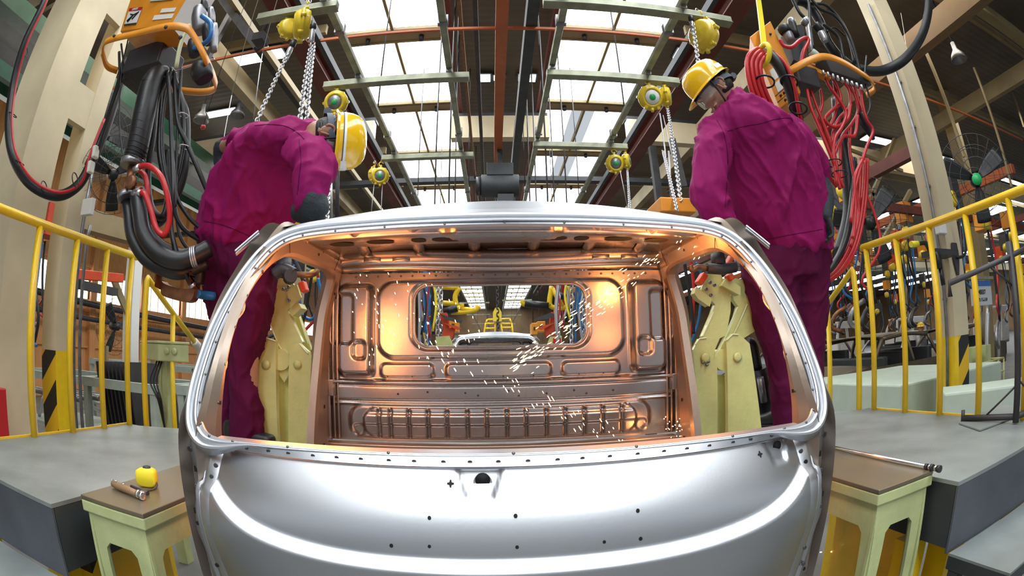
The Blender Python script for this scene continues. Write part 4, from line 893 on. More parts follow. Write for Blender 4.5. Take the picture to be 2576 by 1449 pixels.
limb(jk, [(1802, 338, 1.92), (1792, 385, 1.90), (1787, 440, 1.89), (1786, 500, 1.89), V((1.0, 1.93, .47))], [.088, .090, .086, .078, .066]); limb(jk, [(1880, 285, 1.90), (1856, 262, 1.88), (1848, 250, 1.88)], [.10, .070, .064]); limb(jk, [(1990, 330, 1.99), (2025, 365, 2.0), (2052, 405, 2.03), (2060, 440, 2.06)], [.085, .080, .078, .070])
LN = [(at(1905, 470, 1.9), at(1905, 600, 1.95), .02, .022), (at(1945, 360, 1.8), at(1925, 560, 1.93), .022, .026), (at(2000, 380, 1.85), at(1960, 590, 1.95), .02, .024), (at(1850, 350, 1.8), at(1835, 520, 1.9), .018, -.03), (at(1855, 455, 1.85), at(1925, 440, 1.87), .015, .022), (at(2020, 380, 1.88), at(2030, 580, 1.96), .02, -.02), (at(1860, 470, 1.86), at(1880, 600, 1.95), .018, .018)]
fuse(jk, 'jacket', M['jacket'], RW, .010, 7, folds((.45, .25, -.85), .013, 8.5, .25, 2.0, .0012, LN))
JR = bpy.data.objects['jacket']
drape(JR, [(1831, 330), (1870, 318), (1915, 310), (1950, 300), (1985, 297), (1995, 305)], .0016, 'yoke_seam', M['trouser'], RW)
drape(JR, [(1893, 606), (1940, 600), (1990, 590), (2040, 582), (2070, 576)], .0018, 'hem_seam', M['trouser'], RW)
drape(JR, [(1803, 300), (1822, 340), (1831, 400), (1829, 460), (1824, 520)], .0016, 'sleeve_seam', M['trouser'], RW)
tr = MB()
loft(tr, [sec((1905, 615), (2080, 600), 2.12, .145), sec((1878, 650), (2078, 645), 2.12, .14), sec((1880, 690), (2077, 690), 2.12, .13)], seg=8, n=32)
loft(tr, [sec((1866, 655), (2004, 660), 2.12, .12), sec((1888, 740), (2007, 740), 2.12, .105), sec((1904, 827), (2009, 827), 2.13, .09), sec((1932, 920), (2010, 920), 2.14, .075), sec((1946, 1010), (2014, 1010), 2.15, .065), sec((1953, 1078), (2018, 1078), 2.16, .062)], seg=24)
loft(tr, [sec((1968, 655), (2079, 650), 2.12, .12), sec((1998, 740), (2075, 740), 2.13, .10), sec((2006, 830), (2069, 830), 2.14, .085), sec((2010, 930), (2063, 930), 2.15, .07), sec((2013, 1072), (2063, 1068), 2.17, .062)], seg=24)
fuse(tr, 'trousers', M['trouser'], RW, .011, 6, folds((.1, 0, -1), .010, 9, .5, 5.0))
gl = MB(); hand(gl, V((.89, 1.90, .478)), (-.8, .15, -.1), (0, 0, -1), side=-1, curl=.35); limb(gl, [V((.99, 1.93, .485)), V((.88, 1.90, .478))], [.045, .034], seg=4); fuse(gl, 'glove', M['glove'], RW, .005, 2)
gl = MB(); hand(gl, at(2076, 540, 1.98), (.05, -.1, -1), (-1, 0, 0), curl=1.0); limb(gl, [(2064, 462, 2.05), (2074, 500, 2.02), (2076, 545, 1.98)], [.06, .058, .04], seg=8); fuse(gl, 'glove', M['glove'], RW, .005, 2)
shoe(RW, (-.5, .6), V((at(1985, 1078, 2.2).x, 2.14, DECK))); shoe(RW, (.2, .8), V((at(2040, 1070, 2.2).x, 2.15, DECK)))
# ---- left worker ----------------------------------------------------------
LW = empty('person', (-1.33, 2.08, DECK), 'person in magenta jacket bent over the cab roof, yellow hard hat tipped sideways', 'person')
LR = hframe((.05, .02, -1.0), (.90, .36, -.04)); LC = at(831, 352, 1.74)
body = MB(); head_mesh(body, LC, LR)
limb(body, [LC + LR @ V((0, -.035, -.055)), at(795, 338, 1.74), at(755, 345, 1.78)], [.048, .052, .07])
loft(body, [sec((525, 590), (640, 620), 2.05, .10), sec((580, 450), (720, 470), 1.92, .10), sec((630, 370), (740, 390), 1.82, .09), sec((680, 330), (760, 350), 1.74, .07)], seg=12)
limb(body, [(765, 380, 1.71), (790, 430, 1.67), (785, 495, 1.66), (775, 528, 1.67)], [.05, .045, .04, .03]); limb(body, [(630, 345, 1.98), (585, 362, 2.05), (560, 378, 2.1), (562, 415, 2.12)], [.05, .045, .04, .03])
for p in ([(560, 640, 2.08), (585, 850, 2.12), (580, 1090, 2.2)], [(630, 660, 2.05), (625, 850, 2.08), (628, 1090, 2.12)]): limb(body, p, [.08, .055, .04])
fuse(body, 'body', M['skin'], LW, .008, 3)
head_gear(LW, LC, LR, [('white', radians(-60), radians(60), .16, .24, .0012), ('navy', radians(-60), radians(60), .12, .155, .0014), ('white', radians(150), radians(210), .16, .24, .0012), ('white', radians(60), radians(150), .10, .30, .0012), ('white', radians(210), radians(300), .16, .24, .0012)])
jk = MB()
loft(jk, [sec((506, 585), (655, 640), 2.06, .155), sec((512, 555), (690, 600), 2.04, .16), sec((522, 500), (742, 545), 2.0, .165), sec((545, 450), (760, 480), 1.94, .165), sec((575, 400), (772, 425), 1.88, .16), sec((606, 358), (785, 390), 1.82, .145), sec((640, 330), (782, 368), 1.78, .12, up=V((.5, 0, .9))), sec((690, 318), (782, 356), 1.75, .085, up=V((.7, 0, .7)))], seg=34, n=40)
blob(jk, at(720, 355, 1.76), Matrix.Identity(3), (.13, .13, .09)); blob(jk, at(650, 365, 1.92), Matrix.Identity(3), (.10, .10, .08))
limb(jk, [(765, 385, 1.70), (790, 402, 1.68), (792, 440, 1.66), (785, 480, 1.65), (783, 508, 1.65)], [.085, .080, .074, .066, .060]); limb(jk, [(755, 350, 1.78), (782, 332, 1.76)], [.09, .062]); limb(jk, [(640, 348, 1.96), (605, 352, 2.02), (570, 366, 2.09)], [.075, .060, .050])
LN = [(at(700, 370, 1.68), at(690, 560, 1.85), .02, .026), (at(738, 375, 1.65), at(738, 540, 1.80), .018, -.035), (at(620, 400, 1.75), at(560, 560, 1.9), .025, .022), (at(660, 420, 1.72), at(640, 590, 1.88), .018, .020)]
fuse(jk, 'jacket', M['jacket'], LW, .010, 7, folds((-.45, .25, -.85), .013, 8.5, .25, 7.0, .0012, LN))
JL = [o for o in bpy.data.objects if o.parent == LW and o.name.startswith('jacket')][0]
drape(JL, [(640, 316), (680, 313), (720, 318), (750, 335), (765, 350)], .0016, 'yoke_seam', M['trouser'], LW)
drape(JL, [(513, 556), (560, 566), (600, 582), (650, 603)], .0018, 'hem_seam', M['trouser'], LW)
drape(JL, [(752, 350), (757, 400), (752, 450), (748, 490)], .0016, 'sleeve_seam', M['trouser'], LW)
tr = MB()
loft(tr, [sec((508, 575), (660, 620), 2.06, .145), sec((504, 610), (690, 660), 2.06, .14), sec((508, 660), (690, 690), 2.07, .13)], seg=8, n=32)
loft(tr, [sec((505, 640), (620, 660), 2.08, .12), sec((513, 715), (620, 720), 2.10, .10), sec((530, 800), (628, 800), 2.12, .09), sec((545, 900), (622, 900), 2.15, .075), sec((553, 1000), (606, 1000), 2.18, .065), sec((556, 1100), (606, 1100), 2.2, .062)], seg=24)
loft(tr, [sec((575, 650), (694, 660), 2.03, .12), sec((592, 735), (686, 735), 2.04, .10), sec((592, 810), (672, 808), 2.06, .09), sec((585, 900), (648, 902), 2.08, .078), sec((582, 960), (641, 955), 2.09, .07), sec((582, 1034), (655, 1030), 2.10, .07), sec((586, 1108), (664, 1102), 2.11, .066)], seg=24)
fuse(tr, 'trousers', M['trouser'], LW, .011, 6, folds((.1, 0, -1), .010, 9, .5, 1.0))
gl = MB(); limb(gl, [(784, 505, 1.65), (778, 525, 1.66), (758, 532, 1.68)], [.062, .055, .045], seg=8); hand(gl, at(770, 540, 1.67), (.75, .25, -.35), (0, 0, -1), curl=.5); limb(gl, [at(802, 518, 1.65), at(775, 530, 1.66)], [.045, .045], seg=4); fuse(gl, 'glove', M['glove'], LW, .006, 3)
gl = MB(); limb(gl, [(562, 372, 2.10), (560, 405, 2.12), (572, 440, 2.10)], [.058, .052, .040], seg=8); hand(gl, at(572, 440, 2.10), (.5, -.1, -.8), (0, 1, 0), curl=.9); fuse(gl, 'glove', M['glove'], LW, .006, 3)
shoe(LW, (.9, -.1), V((-1.26, 2.12, DECK))); shoe(LW, (.5, .7), V((-1.42, 2.18, DECK)))
# ================================================================= overhead steel, rails, balancers
def girder(name, p0, p1, w, h, m, kind='structure', ib=False):
    mb = MB(); (mb.ibeam(p0, p1, w, h, .02) if ib else mb.beam(p0, p1, w, h)); return tag(mb.build(name, M[m]), kind=kind)
girder('roof_beam', (-2.52, -8, 4.1), (-2.52, 33, 4.1), .26, .34, 'brownred', ib=True)
girder('roof_beam', (2.95, -8, 4.1), (2.95, 33, 4.1), .28, .36, 'brownred', ib=True)
girder('roof_beam', (-2.25, -8, 4.0), (-2.25, 33, 4.0), .07, .12, 'darkgrey')
girder('roof_beam', (2.62, -8, 4.0), (2.62, 33, 4.0), .07, .12, 'darkgrey')
girder('roof_beam', (-.74, -8, 5.7), (-.74, 33, 5.7), .12, .2, 'brownred')
girder('roof_beam', (1.14, -8, 5.7), (1.14, 33, 5.7), .14, .2, 'brownred')
girder('roof_beam', (.13, -6, 4.05), (.13, 9.8, 4.05), .15, .30, 'oxide')
girder('roof_beam', (.50, -6, 4.1), (.50, 22, 4.1), .14, .24, 'darkgrey')
girder('roof_beam', (-.20, -6, 4.3), (-.20, 22, 4.3), .06, .10, 'darkgrey')
girder('roof_beam', (-.42, -6, 4.5), (-.42, 22, 4.5), .05, .08, 'rustcu')
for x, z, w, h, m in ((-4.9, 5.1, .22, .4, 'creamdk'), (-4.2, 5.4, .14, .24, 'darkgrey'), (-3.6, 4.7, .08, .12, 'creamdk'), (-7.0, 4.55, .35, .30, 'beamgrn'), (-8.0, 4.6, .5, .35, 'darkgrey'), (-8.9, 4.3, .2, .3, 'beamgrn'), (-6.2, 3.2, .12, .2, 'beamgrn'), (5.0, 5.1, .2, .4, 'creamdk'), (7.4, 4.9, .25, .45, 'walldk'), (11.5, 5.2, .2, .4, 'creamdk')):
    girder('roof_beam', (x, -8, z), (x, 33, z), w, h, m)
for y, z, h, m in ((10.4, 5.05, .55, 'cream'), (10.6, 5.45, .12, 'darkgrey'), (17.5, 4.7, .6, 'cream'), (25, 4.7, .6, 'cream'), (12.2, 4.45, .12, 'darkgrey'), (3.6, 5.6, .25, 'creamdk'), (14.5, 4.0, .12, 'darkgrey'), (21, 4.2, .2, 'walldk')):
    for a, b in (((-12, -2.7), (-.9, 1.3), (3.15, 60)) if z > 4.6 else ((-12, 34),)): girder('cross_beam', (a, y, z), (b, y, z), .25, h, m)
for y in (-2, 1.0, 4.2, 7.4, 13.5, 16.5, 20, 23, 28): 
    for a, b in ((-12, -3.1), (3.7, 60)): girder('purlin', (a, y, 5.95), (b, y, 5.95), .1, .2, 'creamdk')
o = girder('sprinkler_pipe', (-9, 5.15, 3.96), (12, 5.15, 3.96), .035, .035, 'oxide', kind='thing'); tag(o, 'thin orange pipe crossing the whole roof in front of the skylights', 'pipe')
# diagonal braces and hangers high on the right
for i, (a, b, r) in enumerate((((2130, 380, 9), (2200, 500, 9), .05), ((2250, 350, 9), (2180, 520, 9), .05), ((2320, 110, 5), (2425, 395, 5), .03), ((2450, 170, 5), (2545, 470, 5), .025), ((2545, 225, 6), (2576, 320, 6), .03), ((2120, 370, 9), (2270, 430, 9), .04), ((2290, 480, 8), (2200, 640, 8), .05), ((2340, 540, 8), (2420, 640, 8), .04), ((2140, 520, 9), (2230, 640, 9), .05), ((600, 0, 6), (520, 150, 6), .05), ((560, 0, 5), (650, 120, 5), .06), ((1640, 370, 8), (1660, 520, 8), .06), ((1690, 350, 9), (1720, 470, 9), .06))):
    P, Q = at(*a), at(*b); o = MB().beam(P, Q, r * 2, r * 2).build('brace', M['creamdk' if i not in (9, 10, 11, 12) else 'dsteel']); tag(o, kind='structure')
# small bright roof openings between the beams
nw = 200
for x0, x1, y0, y1, z in ((-5.55, -4.35, 7.95, 8.4, 6.14), (-7.8, -6.6, 10.25, 10.55, 6.14), (-.28, -.02, 9.7, 10.0, 6.1), (.06, .30, 9.75, 9.95, 6.1), (.62, 1.0, 9.7, 10.0, 6.1), (11.6, 14.2, 10.9, 11.3, 6.14), (16, 18.3, 11.1, 11.5, 6.14), (20, 25, 11.3, 11.8, 6.14), (3.9, 4.7, 8.3, 8.7, 6.14), (-6.5, -5.6, 14.5, 15.0, 6.14)):
    nw += 1; w = tag(MB().bb((x0 - .04, y0 - .04, z), (x1 + .04, y1 + .04, z + .03)).build('window_%d' % nw, M['darkgrey']), kind='structure'); MB().bb((x0, y0, z - .02), (x1, y1, z - .002)).build('pane', M['pane'], w)
for sx in (13.5, 20, 26.5, 33, 39.5, 46, 52.5):      # glazed strips of the bays on the right
    nw += 1; fr = MB(); pn = MB()
    for k in range(13 if sx > 14 else 5):
        y0 = (11.5 if sx > 14 else 26) + k * 3.2
        for q in (0, 1): pn.bb((sx + q * 1.25, y0, 6.12), (sx + q * 1.25 + 1.12, y0 + 2.7, 6.135))
        fr.bb((sx - .05, y0 - .3, 6.136), (sx + 2.45, y0 + 2.9, 6.16))
    w = tag(fr.build('window_%d' % nw, M['darkgrey']), kind='structure'); pn.build('pane', M['pane'], w)
# monorails of the balancer system
for i, (x, a, b) in enumerate(((-1.49, 'outer', 'left'), (-.46, 'inner', 'left'), (.667, 'inner', 'right'), (1.757, 'outer', 'right'))):
    t = empty('balancer_rail', (x, 2, 3.1), '%s of the two long overhead balancer rails under the %s skylight strip' % (a, b), 'rail', 'overhead balancer rails')
    mb = MB(); mb.bb((x - .035, -3, 3.07), (x + .035, 60, 3.13)); mb.bb((x - .012, -3, 3.13), (x + .012, 60, 3.16)); mb.build('track', M['rail'], t, bevel=.006)
    for y in (-1, 2.6, 5.8, 9.6, 14, 18.5, 28, 38, 48): MB().cyl((x, y, 3.15), (x, y, 6.25), .010, n=6).build('hanger_rod', M['dsteel'], t)
    for y in (3.9, 6.5, 9.1, 12): MB().bb((x - .05, y - .03, 3.06), (x + .05, y + .03, 3.17)).build('joint', M['steel'], t)
BARS = [(-1.9, -.24, 4.77), (-1.68, -.27, 7.05), (-1.9, -.25, 11.2), (-1.9, -.25, 13.6), (-1.9, -.25, 16.4), (.60, 2.13, 4.715), (.60, 2.0, 6.68), (.45, 2.25, 3.45), (.55, 2.1, 10.6), (.55, 2.1, 13.1), (.55, 2.1, 16.0), (-1.9, -.2, 21), (.5, 2.1, 20.5), (-1.9, -.2, 28), (.5, 2.1, 27), (-1.9, -.2, 36), (.5, 2.1, 37), (-1.9, -.2, 46), (.5, 2.1, 47), (-2.15, -1.35, 3.36)]
for x0, x1, y in BARS:
    t = empty('cross_rail', ((x0 + x1) / 2, y, 3.0), 'pale green cross rail carrying balancers under the %s skylight strip, %.0f m in' % ('left' if x0 < 0 else 'right', y) if False else 'pale green cross rail hung below the balancer rails, %s skylight strip' % ('left' if x0 < 0 else 'right'), 'rail', 'cross rails under the %s skylight strip' % ('left' if x0 < 0 else 'right'))
    mb = MB(); mb.bb((x0, y - .04, 2.95), (x1, y + .04, 3.02)); mb.bb((x0, y - .055, 2.935), (x1, y + .055, 2.949)); mb.build('rail_profile', M['rail'], t, bevel=.006)
    for x in ((-1.49, -.46) if x0 < 0 else (.667, 1.757)): MB().box((x, y, 3.045), (.07, .10, .05)).build('trolley', M['steel'], t, bevel=.01)
def chain(P, Q, link=.055, r=.0055, name='lifting_chain', lab=None, grp=None, parent=None, m='chrome'):
    P, Q = V(P), V(Q); d = (Q - P); L = d.length; d.normalize(); a = d.orthogonal().normalized(); b = d.cross(a); n = max(2, int(L / (link * .72))); mb = MB()
    for i in range(n):
        c = P + d * (L * (i + .5) / n); u = a if i % 2 else b; mb.tube([c + d * (link * .5 * cos(g)) + u * (link * .27 * sin(g)) for g in [2 * pi * k / 10 for k in range(10)]], r, n=5, closed=True)
    o = mb.build(name, M[m], parent)
    if lab: tag(o, lab, 'chain', grp)
    return o
def balancer(loc, face, s=1.0, lab='', grp='spring balancers on the cross rails', lid='white'):
    loc = V(loc); ax = V(face).normalized(); t = empty('spring_balancer', loc, lab, 'balancer', grp); up = V((0, 0, 1)); R = s
    mb = MB(); mb.lathe(loc, ax, [(.0001, -.075 * R), (.09 * R, -.075 * R), (.115 * R, -.06 * R), (.128 * R, -.03 * R), (.132 * R, -.01 * R), (.142 * R, -.008 * R), (.142 * R, .008 * R), (.132 * R, .010 * R), (.128 * R, .03 * R), (.112 * R, .058 * R), (.085 * R, .064 * R), (.085 * R, .060 * R), (.0001, .060 * R)], n=28)
    sd = ax.cross(up).normalized()
    for k in range(6): g = 2 * pi * (k + .5) / 6; c = loc + up * (.138 * R * cos(g)) + sd * (.138 * R * sin(g)); mb.cyl(c - ax * .022 * R, c + ax * .022 * R, .018 * R, n=10)
    mb.build('drum', M['hoisty'], t)
    MB().lathe(loc, ax, [(.080 * R, .061 * R), (.078 * R, .068 * R), (.0001, .069 * R)], n=24).build('lid', M['white'] if lid == 'white' else M['steel'], t)
    MB().lathe(loc, ax, [(.036 * R, .069 * R), (.034 * R, .074 * R), (.0001, .075 * R)], n=18).build('green_badge', M['disc'], t)
    mb = MB(); c = loc + up * .205 * R; mb.beam(loc + up * .12 * R, loc + up * .185 * R, .035 * R, .03 * R, up=V((1, 0, 0))); mb.tube([c + sd * (.034 * R * cos(g)) + up * (.034 * R * sin(g)) for g in [radians(a) for a in range(-110, 180, 20)]], .010 * R, n=8); mb.build('hook', M['hoisty'], t)
    mb = MB(); mb.tube([c + up * .02, V((loc.x, loc.y, 2.94))], .007, n=6); mb.torus(c + up * .045 * R, sd, .022 * R, .005, n=12, k=5); mb.build('hanger', M['chrome'], t)
    mb = MB(); mb.tube([loc - up * .13 * R, loc - up * .17 * R], .018 * R, n=8); mb.build('cable_guide', M['hoisty'], t)
    return t
LB = 'yellow spring balancer with %s under the %s, %s'
B0 = at(762, 62, 3.36); B1 = at(735, 80, 3.36); 
balancer(B0, (.8, .3, .1), 1.15, 'yellow spring balancer hanging edge-on at top left above the bent worker, larger of its pair', lid='steel')
balancer(at(728, 72, 3.40), (-.6, .75, 0), .8, 'smaller yellow spring balancer of the pair high above the bent worker', lid='steel')
balancer(at(845, 258, 4.77), (.05, -1, -.42), 1.0, 'yellow spring balancer with green badge directly above the tipped hard hat', lid='steel')
balancer(at(957, 443, 7.05), (.05, -1, -.25), .97, 'yellow spring balancer with green badge, lowest of the left skylight strip', lid='steel')
balancer(at(940, 440, 7.10), (-1, .25, 0), .85, 'yellow spring balancer turned edge-on behind the lowest left one', lid='steel')
balancer(at(1771, 88, 3.45), (.85, .35, 0), 1.2, 'yellow spring balancer turned edge-on above the standing worker hard hat', lid='steel')
balancer(at(1637, 246, 4.715), (-.02, -1, -.42), 1.05, 'yellow spring balancer with white lid and green badge beside the standing worker head', lid='white')
balancer(at(1675, 243, 4.75), (.95, -.35, 0), .9, 'yellow spring balancer edge-on, touching the white-lidded one', lid='steel')
balancer(at(1547, 412, 6.68), (0, -1, -.3), .98, 'yellow spring balancer with green badge, lowest of the right skylight strip', lid='steel')
balancer(at(1576, 405, 6.70), (.9, -.45, 0), .85, 'yellow spring balancer edge-on beside the lowest right one', lid='steel')
# chains and wires under the balancers
def swivel(a, b, Y, lab=''):
    t = empty('swivel_link', at(*a, Y), lab, 'swivel', 'swivels under the balancers'); P, Q = at(*a, Y), at(*b, Y); d = (Q - P).normalized()
    mb = MB(); mb.lathe(P, d, [(.012, 0), (.03, .02), (.03, .06), (.022, .07)], n=12); mb.build('rubber_stop', M['rubber'], t); mb = MB(); mb.lathe(P, d, [(.020, .07), (.024, .09), (.024, .20), (.012, .22)], n=12); mb.cyl(P + d * .2, Q, .010, n=8); mb.build('sleeve', M['chrome'], t); return t
swivel((741, 102), (725, 135), 3.30, 'steel swivel sleeve under the smaller high balancer, top of the slanting chain'); swivel((789, 58), (781, 120), 3.25, 'steel swivel sleeve under the larger high balancer, top of the double chain'); swivel((1738, 40), (1742, 70), 3.4, 'steel swivel above the chain over the standing worker hard hat')
G = 'galvanised chains hanging from the balancers'
chain(at(725, 135, 3.30), at(596, 430, 2.55), lab='galvanised chain slanting down behind the back of the bent worker', grp=G)
chain(at(781, 120, 3.22), at(742, 420, 2.35), .060, lab='galvanised chain coming down to the shoulders of the bent worker', grp=G); chain(at(790, 110, 3.27), at(765, 420, 2.42), .055, lab='galvanised chain running just beside the one at the bent worker shoulders', grp=G)
chain(at(1743, 60, 3.38), at(1765, 230, 2.9), .060, lab='galvanised chain ending above the standing worker hard hat', grp=G)
chain(at(1675, 243, 4.75) - V((0, 0, .15)), at(1712, 505, 3.3), .055, lab='galvanised chain slanting to the orange box behind the standing worker', grp=G)
chain(at(1668, 380, 4.4), at(1703, 530, 3.1), .05, lab='galvanised chain running straight down to the edge of the cab roof beside the orange box', grp=G)
chain(at(1576, 405, 6.70) - V((0, 0, .14)), at(1585, 540, 5.0), .06, lab='galvanised chain below the lowest right balancer', grp=G); chain(at(845, 258, 4.77) - V((0, 0, .16)), at(823, 560, 3.1), .05, lab='galvanised chain in front of the bent worker face', grp=G)
for k, (a, b, Y, r, lb) in enumerate((((660, 135), (638, 300), 3.6, .004, 'thin wire left of the slanting chain'), ((1660, 285), (1690, 520), 4.2, .007, 'steel cable under the white-lidded balancer, left strand'), ((1668, 290), (1712, 500), 4.1, .005, 'steel cable under the white-lidded balancer, right strand'), ((1560, 430), (1578, 520), 6.2, .006, 'thin steel cable under the lowest right balancer'), ((962, 462), (958, 560), 7.05, .006, 'thin steel cable under the lowest left balancer'), ((942, 455), (932, 560), 7.05, .006, 'thin steel cable beside the lowest left balancer'), ((833, 420), (835, 560), 4.2, .012, 'steel tube hanging in front of the bent worker face'), ((850, 405), (848, 560), 4.6, .022, 'black tube hanging right of the tipped hard hat'), ((583, 240), (540, 520), 2.9, .003, 'thin wire crossing left of the bent worker'), ((1682, 380), (1690, 530), 4.3, .010, 'steel hanger tube right above the cab roof corner'), ((2260, 0), (2300, 380), 4.8, .003, 'thin wire beside the right column'))):
    w_ = MB().cyl(at(*a, Y), at(*b, Y), r, n=6)
    if k in (0, 8, 10): w_.cyl(at(*a, Y), V((at(*a, Y).x, Y, 6.2)), r, n=6)
    tag(w_.build('hanging_wire', M['chrome' if k not in (7,) else 'dsteel']), lb, 'wire')
t = tag(MB().bb(at(1664, 532, 3.3), at(1748, 498, 3.3) + V((0, .4, 0))).build('counterweight_box', M['orange'], bevel=.01), 'orange box just above the cab roof left of the standing worker', 'box')
# hoist on the centre rail
t = empty('electric_hoist', at(1260, 470, 9), 'dark electric hoist hanging in the middle at the end of the orange beam', 'hoist'); c = at(1258, 468, 9)
mb = MB(); mb.cyl(c + V((-.35, 0, 0)), c + V((.35, 0, 0)), .22, n=20); mb.box(c + V((0, 0, .3)), (.5, .3, .25)); mb.box(c + V((.1, 0, -.35)), (.3, .3, .3)); mb.build('motor', M['darkgrey'], t, bevel=.01)
MB().cyl(c + V((-.45, 0, 0)), c + V((-.35, 0, 0)), .18, n=16).build('end_cap', M['dsteel'], t); MB().beam(c + V((0, 0, .4)), V((c.x, c.y, 3.95)), .1, .1, up=V((1, 0, 0))).build('hanger_plate', M['dsteel'], t)
# ================================================================= welding transformers and hose bundles
hs = lambda pts, r, m, name, lab, cat='hose', grp=None, n=9, seg=48, par=None: (lambda o: tag(o, lab, cat, grp) if not par else o)(MB().tube([at(*p) if not isinstance(p, Vector) else p for p in pts], r, n=n, seg=seg).build(name, M[m], par))
t = empty('welding_transformer', (-1.9, 1.95, 1.6), 'orange welding transformer cabinet hanging at top left, danger label on its face', 'transformer')
fc = [at(302, 80, 1.75), at(430, 64, 1.62), at(505, -60, 1.62), at(345, -50, 1.75)]; dv = V((-.17, .22, .0)); z_ = V((0, 0, 1))
P = fc + [p + dv + V((.16 if k in (1, 2) else .16, 0, 0)) for k, p in enumerate(fc)]
MB().add(P, [(0, 1, 2, 3), (7, 6, 5, 4), (0, 4, 5, 1), (2, 6, 7, 3), (3, 7, 4, 0)]).add(P, [(1, 5, 6, 2)], 1).build('cabinet', [M['orange'], M['white']], t, bevel=.006)
def onface(u, v, o=.004): p = (fc[0] * (1 - u) + fc[1] * u) * (1 - v) + (fc[3] * (1 - u) + fc[2] * u) * v; nn = (fc[1] - fc[0]).cross(fc[3] - fc[0]).normalized(); return p + nn * o
def facebox(u0, u1, v0, v1, name, m, o=.003): return MB().add([onface(u0, v0, o), onface(u1, v0, o), onface(u1, v1, o), onface(u0, v1, o)] + [onface(u0, v0, 0), onface(u1, v0, 0), onface(u1, v1, 0), onface(u0, v1, 0)], [(0, 1, 2, 3), (0, 4, 5, 1), (1, 5, 6, 2), (2, 6, 7, 3), (3, 7, 4, 0)]).build(name, m, t)
def text(s, name, size, org, xa, ya, m, parent, align='CENTER', bold=0.0):
    cu = bpy.data.curves.new(name, 'FONT'); cu.body = s; cu.size = size; cu.extrude = .0006; cu.align_x = align; cu.align_y = 'CENTER'; cu.offset = bold
    tmp = bpy.data.objects.new('t', cu); COL.objects.link(tmp); me = bpy.data.meshes.new_from_object(tmp.evaluated_get(bpy.context.evaluated_depsgraph_get())); bpy.data.objects.remove(tmp); me.materials.clear(); me.materials.append(m); o = bpy.data.objects.new(name, me); COL.objects.link(o); xa, ya = V(xa).normalized(), V(ya).normalized(); ya = (ya - xa * xa.dot(ya)).normalized(); zz = xa.cross(ya); mt = Matrix((xa, ya, zz)).transposed().to_4x4(); mt.translation = V(org) - (V(parent.location) if parent else V((0, 0, 0)))
    o.matrix_world = mt
    if parent: o.parent = parent; o.matrix_local = mt
    return o
facebox(.06, .32, .10, .42, 'danger_label', M['label']); facebox(.06, .32, .36, .42, 'label_header', M['red'], .0045); facebox(.06, .32, .10, .125, 'label_footer', M['dsteel'], .0045)
text('DANGER', 'danger_text', .020, onface(.19, .39, .006), fc[1] - fc[0], fc[3] - fc[0], M['label'], t, bold=.0006)
mb = MB()   # falling figure pictogram, lightning
for a, b in (((.10, .18), (.20, .28)), ((.20, .28), (.27, .31)), ((.20, .28), (.13, .30)), ((.12, .155), (.19, .26)), ((.2, .2), (.29, .33))): mb.cyl(onface(*a, .006), onface(*b, .006), .004, n=6)
mb.build('falling_figure', M['black'], t)
facebox(.62, .95, .14, .23, 'rating_plate', M['label']); facebox(.70, .93, .27, .35, 'rating_plate', M['label']); facebox(.42, .8, .52, .60, 'rating_plate', M['pale'])
mb = MB(); lo = [at(258, 130, 1.66), at(262, 108, 1.62), at(285, 97, 1.60), at(350, 82, 1.58), at(420, 66, 1.50), at(460, 68, 1.50), at(482, 82, 1.52), at(520, 150, 1.60), at(543, 205, 1.85), at(540, 225, 1.95), at(500, 232, 2.05), at(430, 225, 2.15)]
q = spline(lo, 60); mb.strip([p + z_ * .022 for p in q], [p - z_ * .022 for p in q]); mb.build('guard_strap', M['orange'], t, solid=.006)
mb = MB(); q = spline([at(258, 130, 1.66), at(270, 165, 1.75), at(296, 178, 1.85)], 16); mb.strip([p + z_ * .022 for p in q], [p - z_ * .022 for p in q]); mb.build('guard_strap', M['orange'], t, solid=.006)
for a in ((288, 91), (418, 69), (455, 95)): MB().lathe(at(*a, 1.5 if a[0] > 300 else 1.585), (0, -1, 0), [(.010, 0), (.010, .008), (.0001, .009)], n=10).build('strap_bolt', M['dsteel'], t)
# underside block, regulators and fittings on its right side
mb = MB(); mb.box(at(385, 165, 1.95), (.30, .25, .16)); mb.box(at(350, 190, 2.0), (.16, .2, .14)); mb.build('terminal_block', M['dsteel'], t, bevel=.01)
for k, (a, b, r) in enumerate((((500, 20), (505, 80), .045), ((520, 60), (525, 110), .03), ((512, 0), (517, 30), .022), ((540, 60), (538, 130), .020), ((485, 100), (490, 140), .035), ((500, 160), (515, 200), .055), ((530, 20), (534, 60), .02))):
    MB().tube([at(*a, 1.64), at(*b, 1.66)], [r * .7, r, r, r * .8], n=12, seg=6).build('regulator', M['rubber' if k % 3 else 'steel'], t)
hs([(508, 40, 1.57), (530, 60, 1.56), (528, 95, 1.57), (505, 115, 1.6), (480, 125, 1.65)], .013, 'blue', 'blue_line', '', par=t)
MB().tube([at(478, 62, 1.70), at(455, 110, 1.70), at(443, 170, 1.72)], .012, n=8, seg=10).build('stay_bar', M['limelight'], t)
hs([(440, 180, 1.7), (480, 165, 1.68), (540, 148, 1.7)], .004, 'chrome', 'cable_tie', '', par=t, n=5)
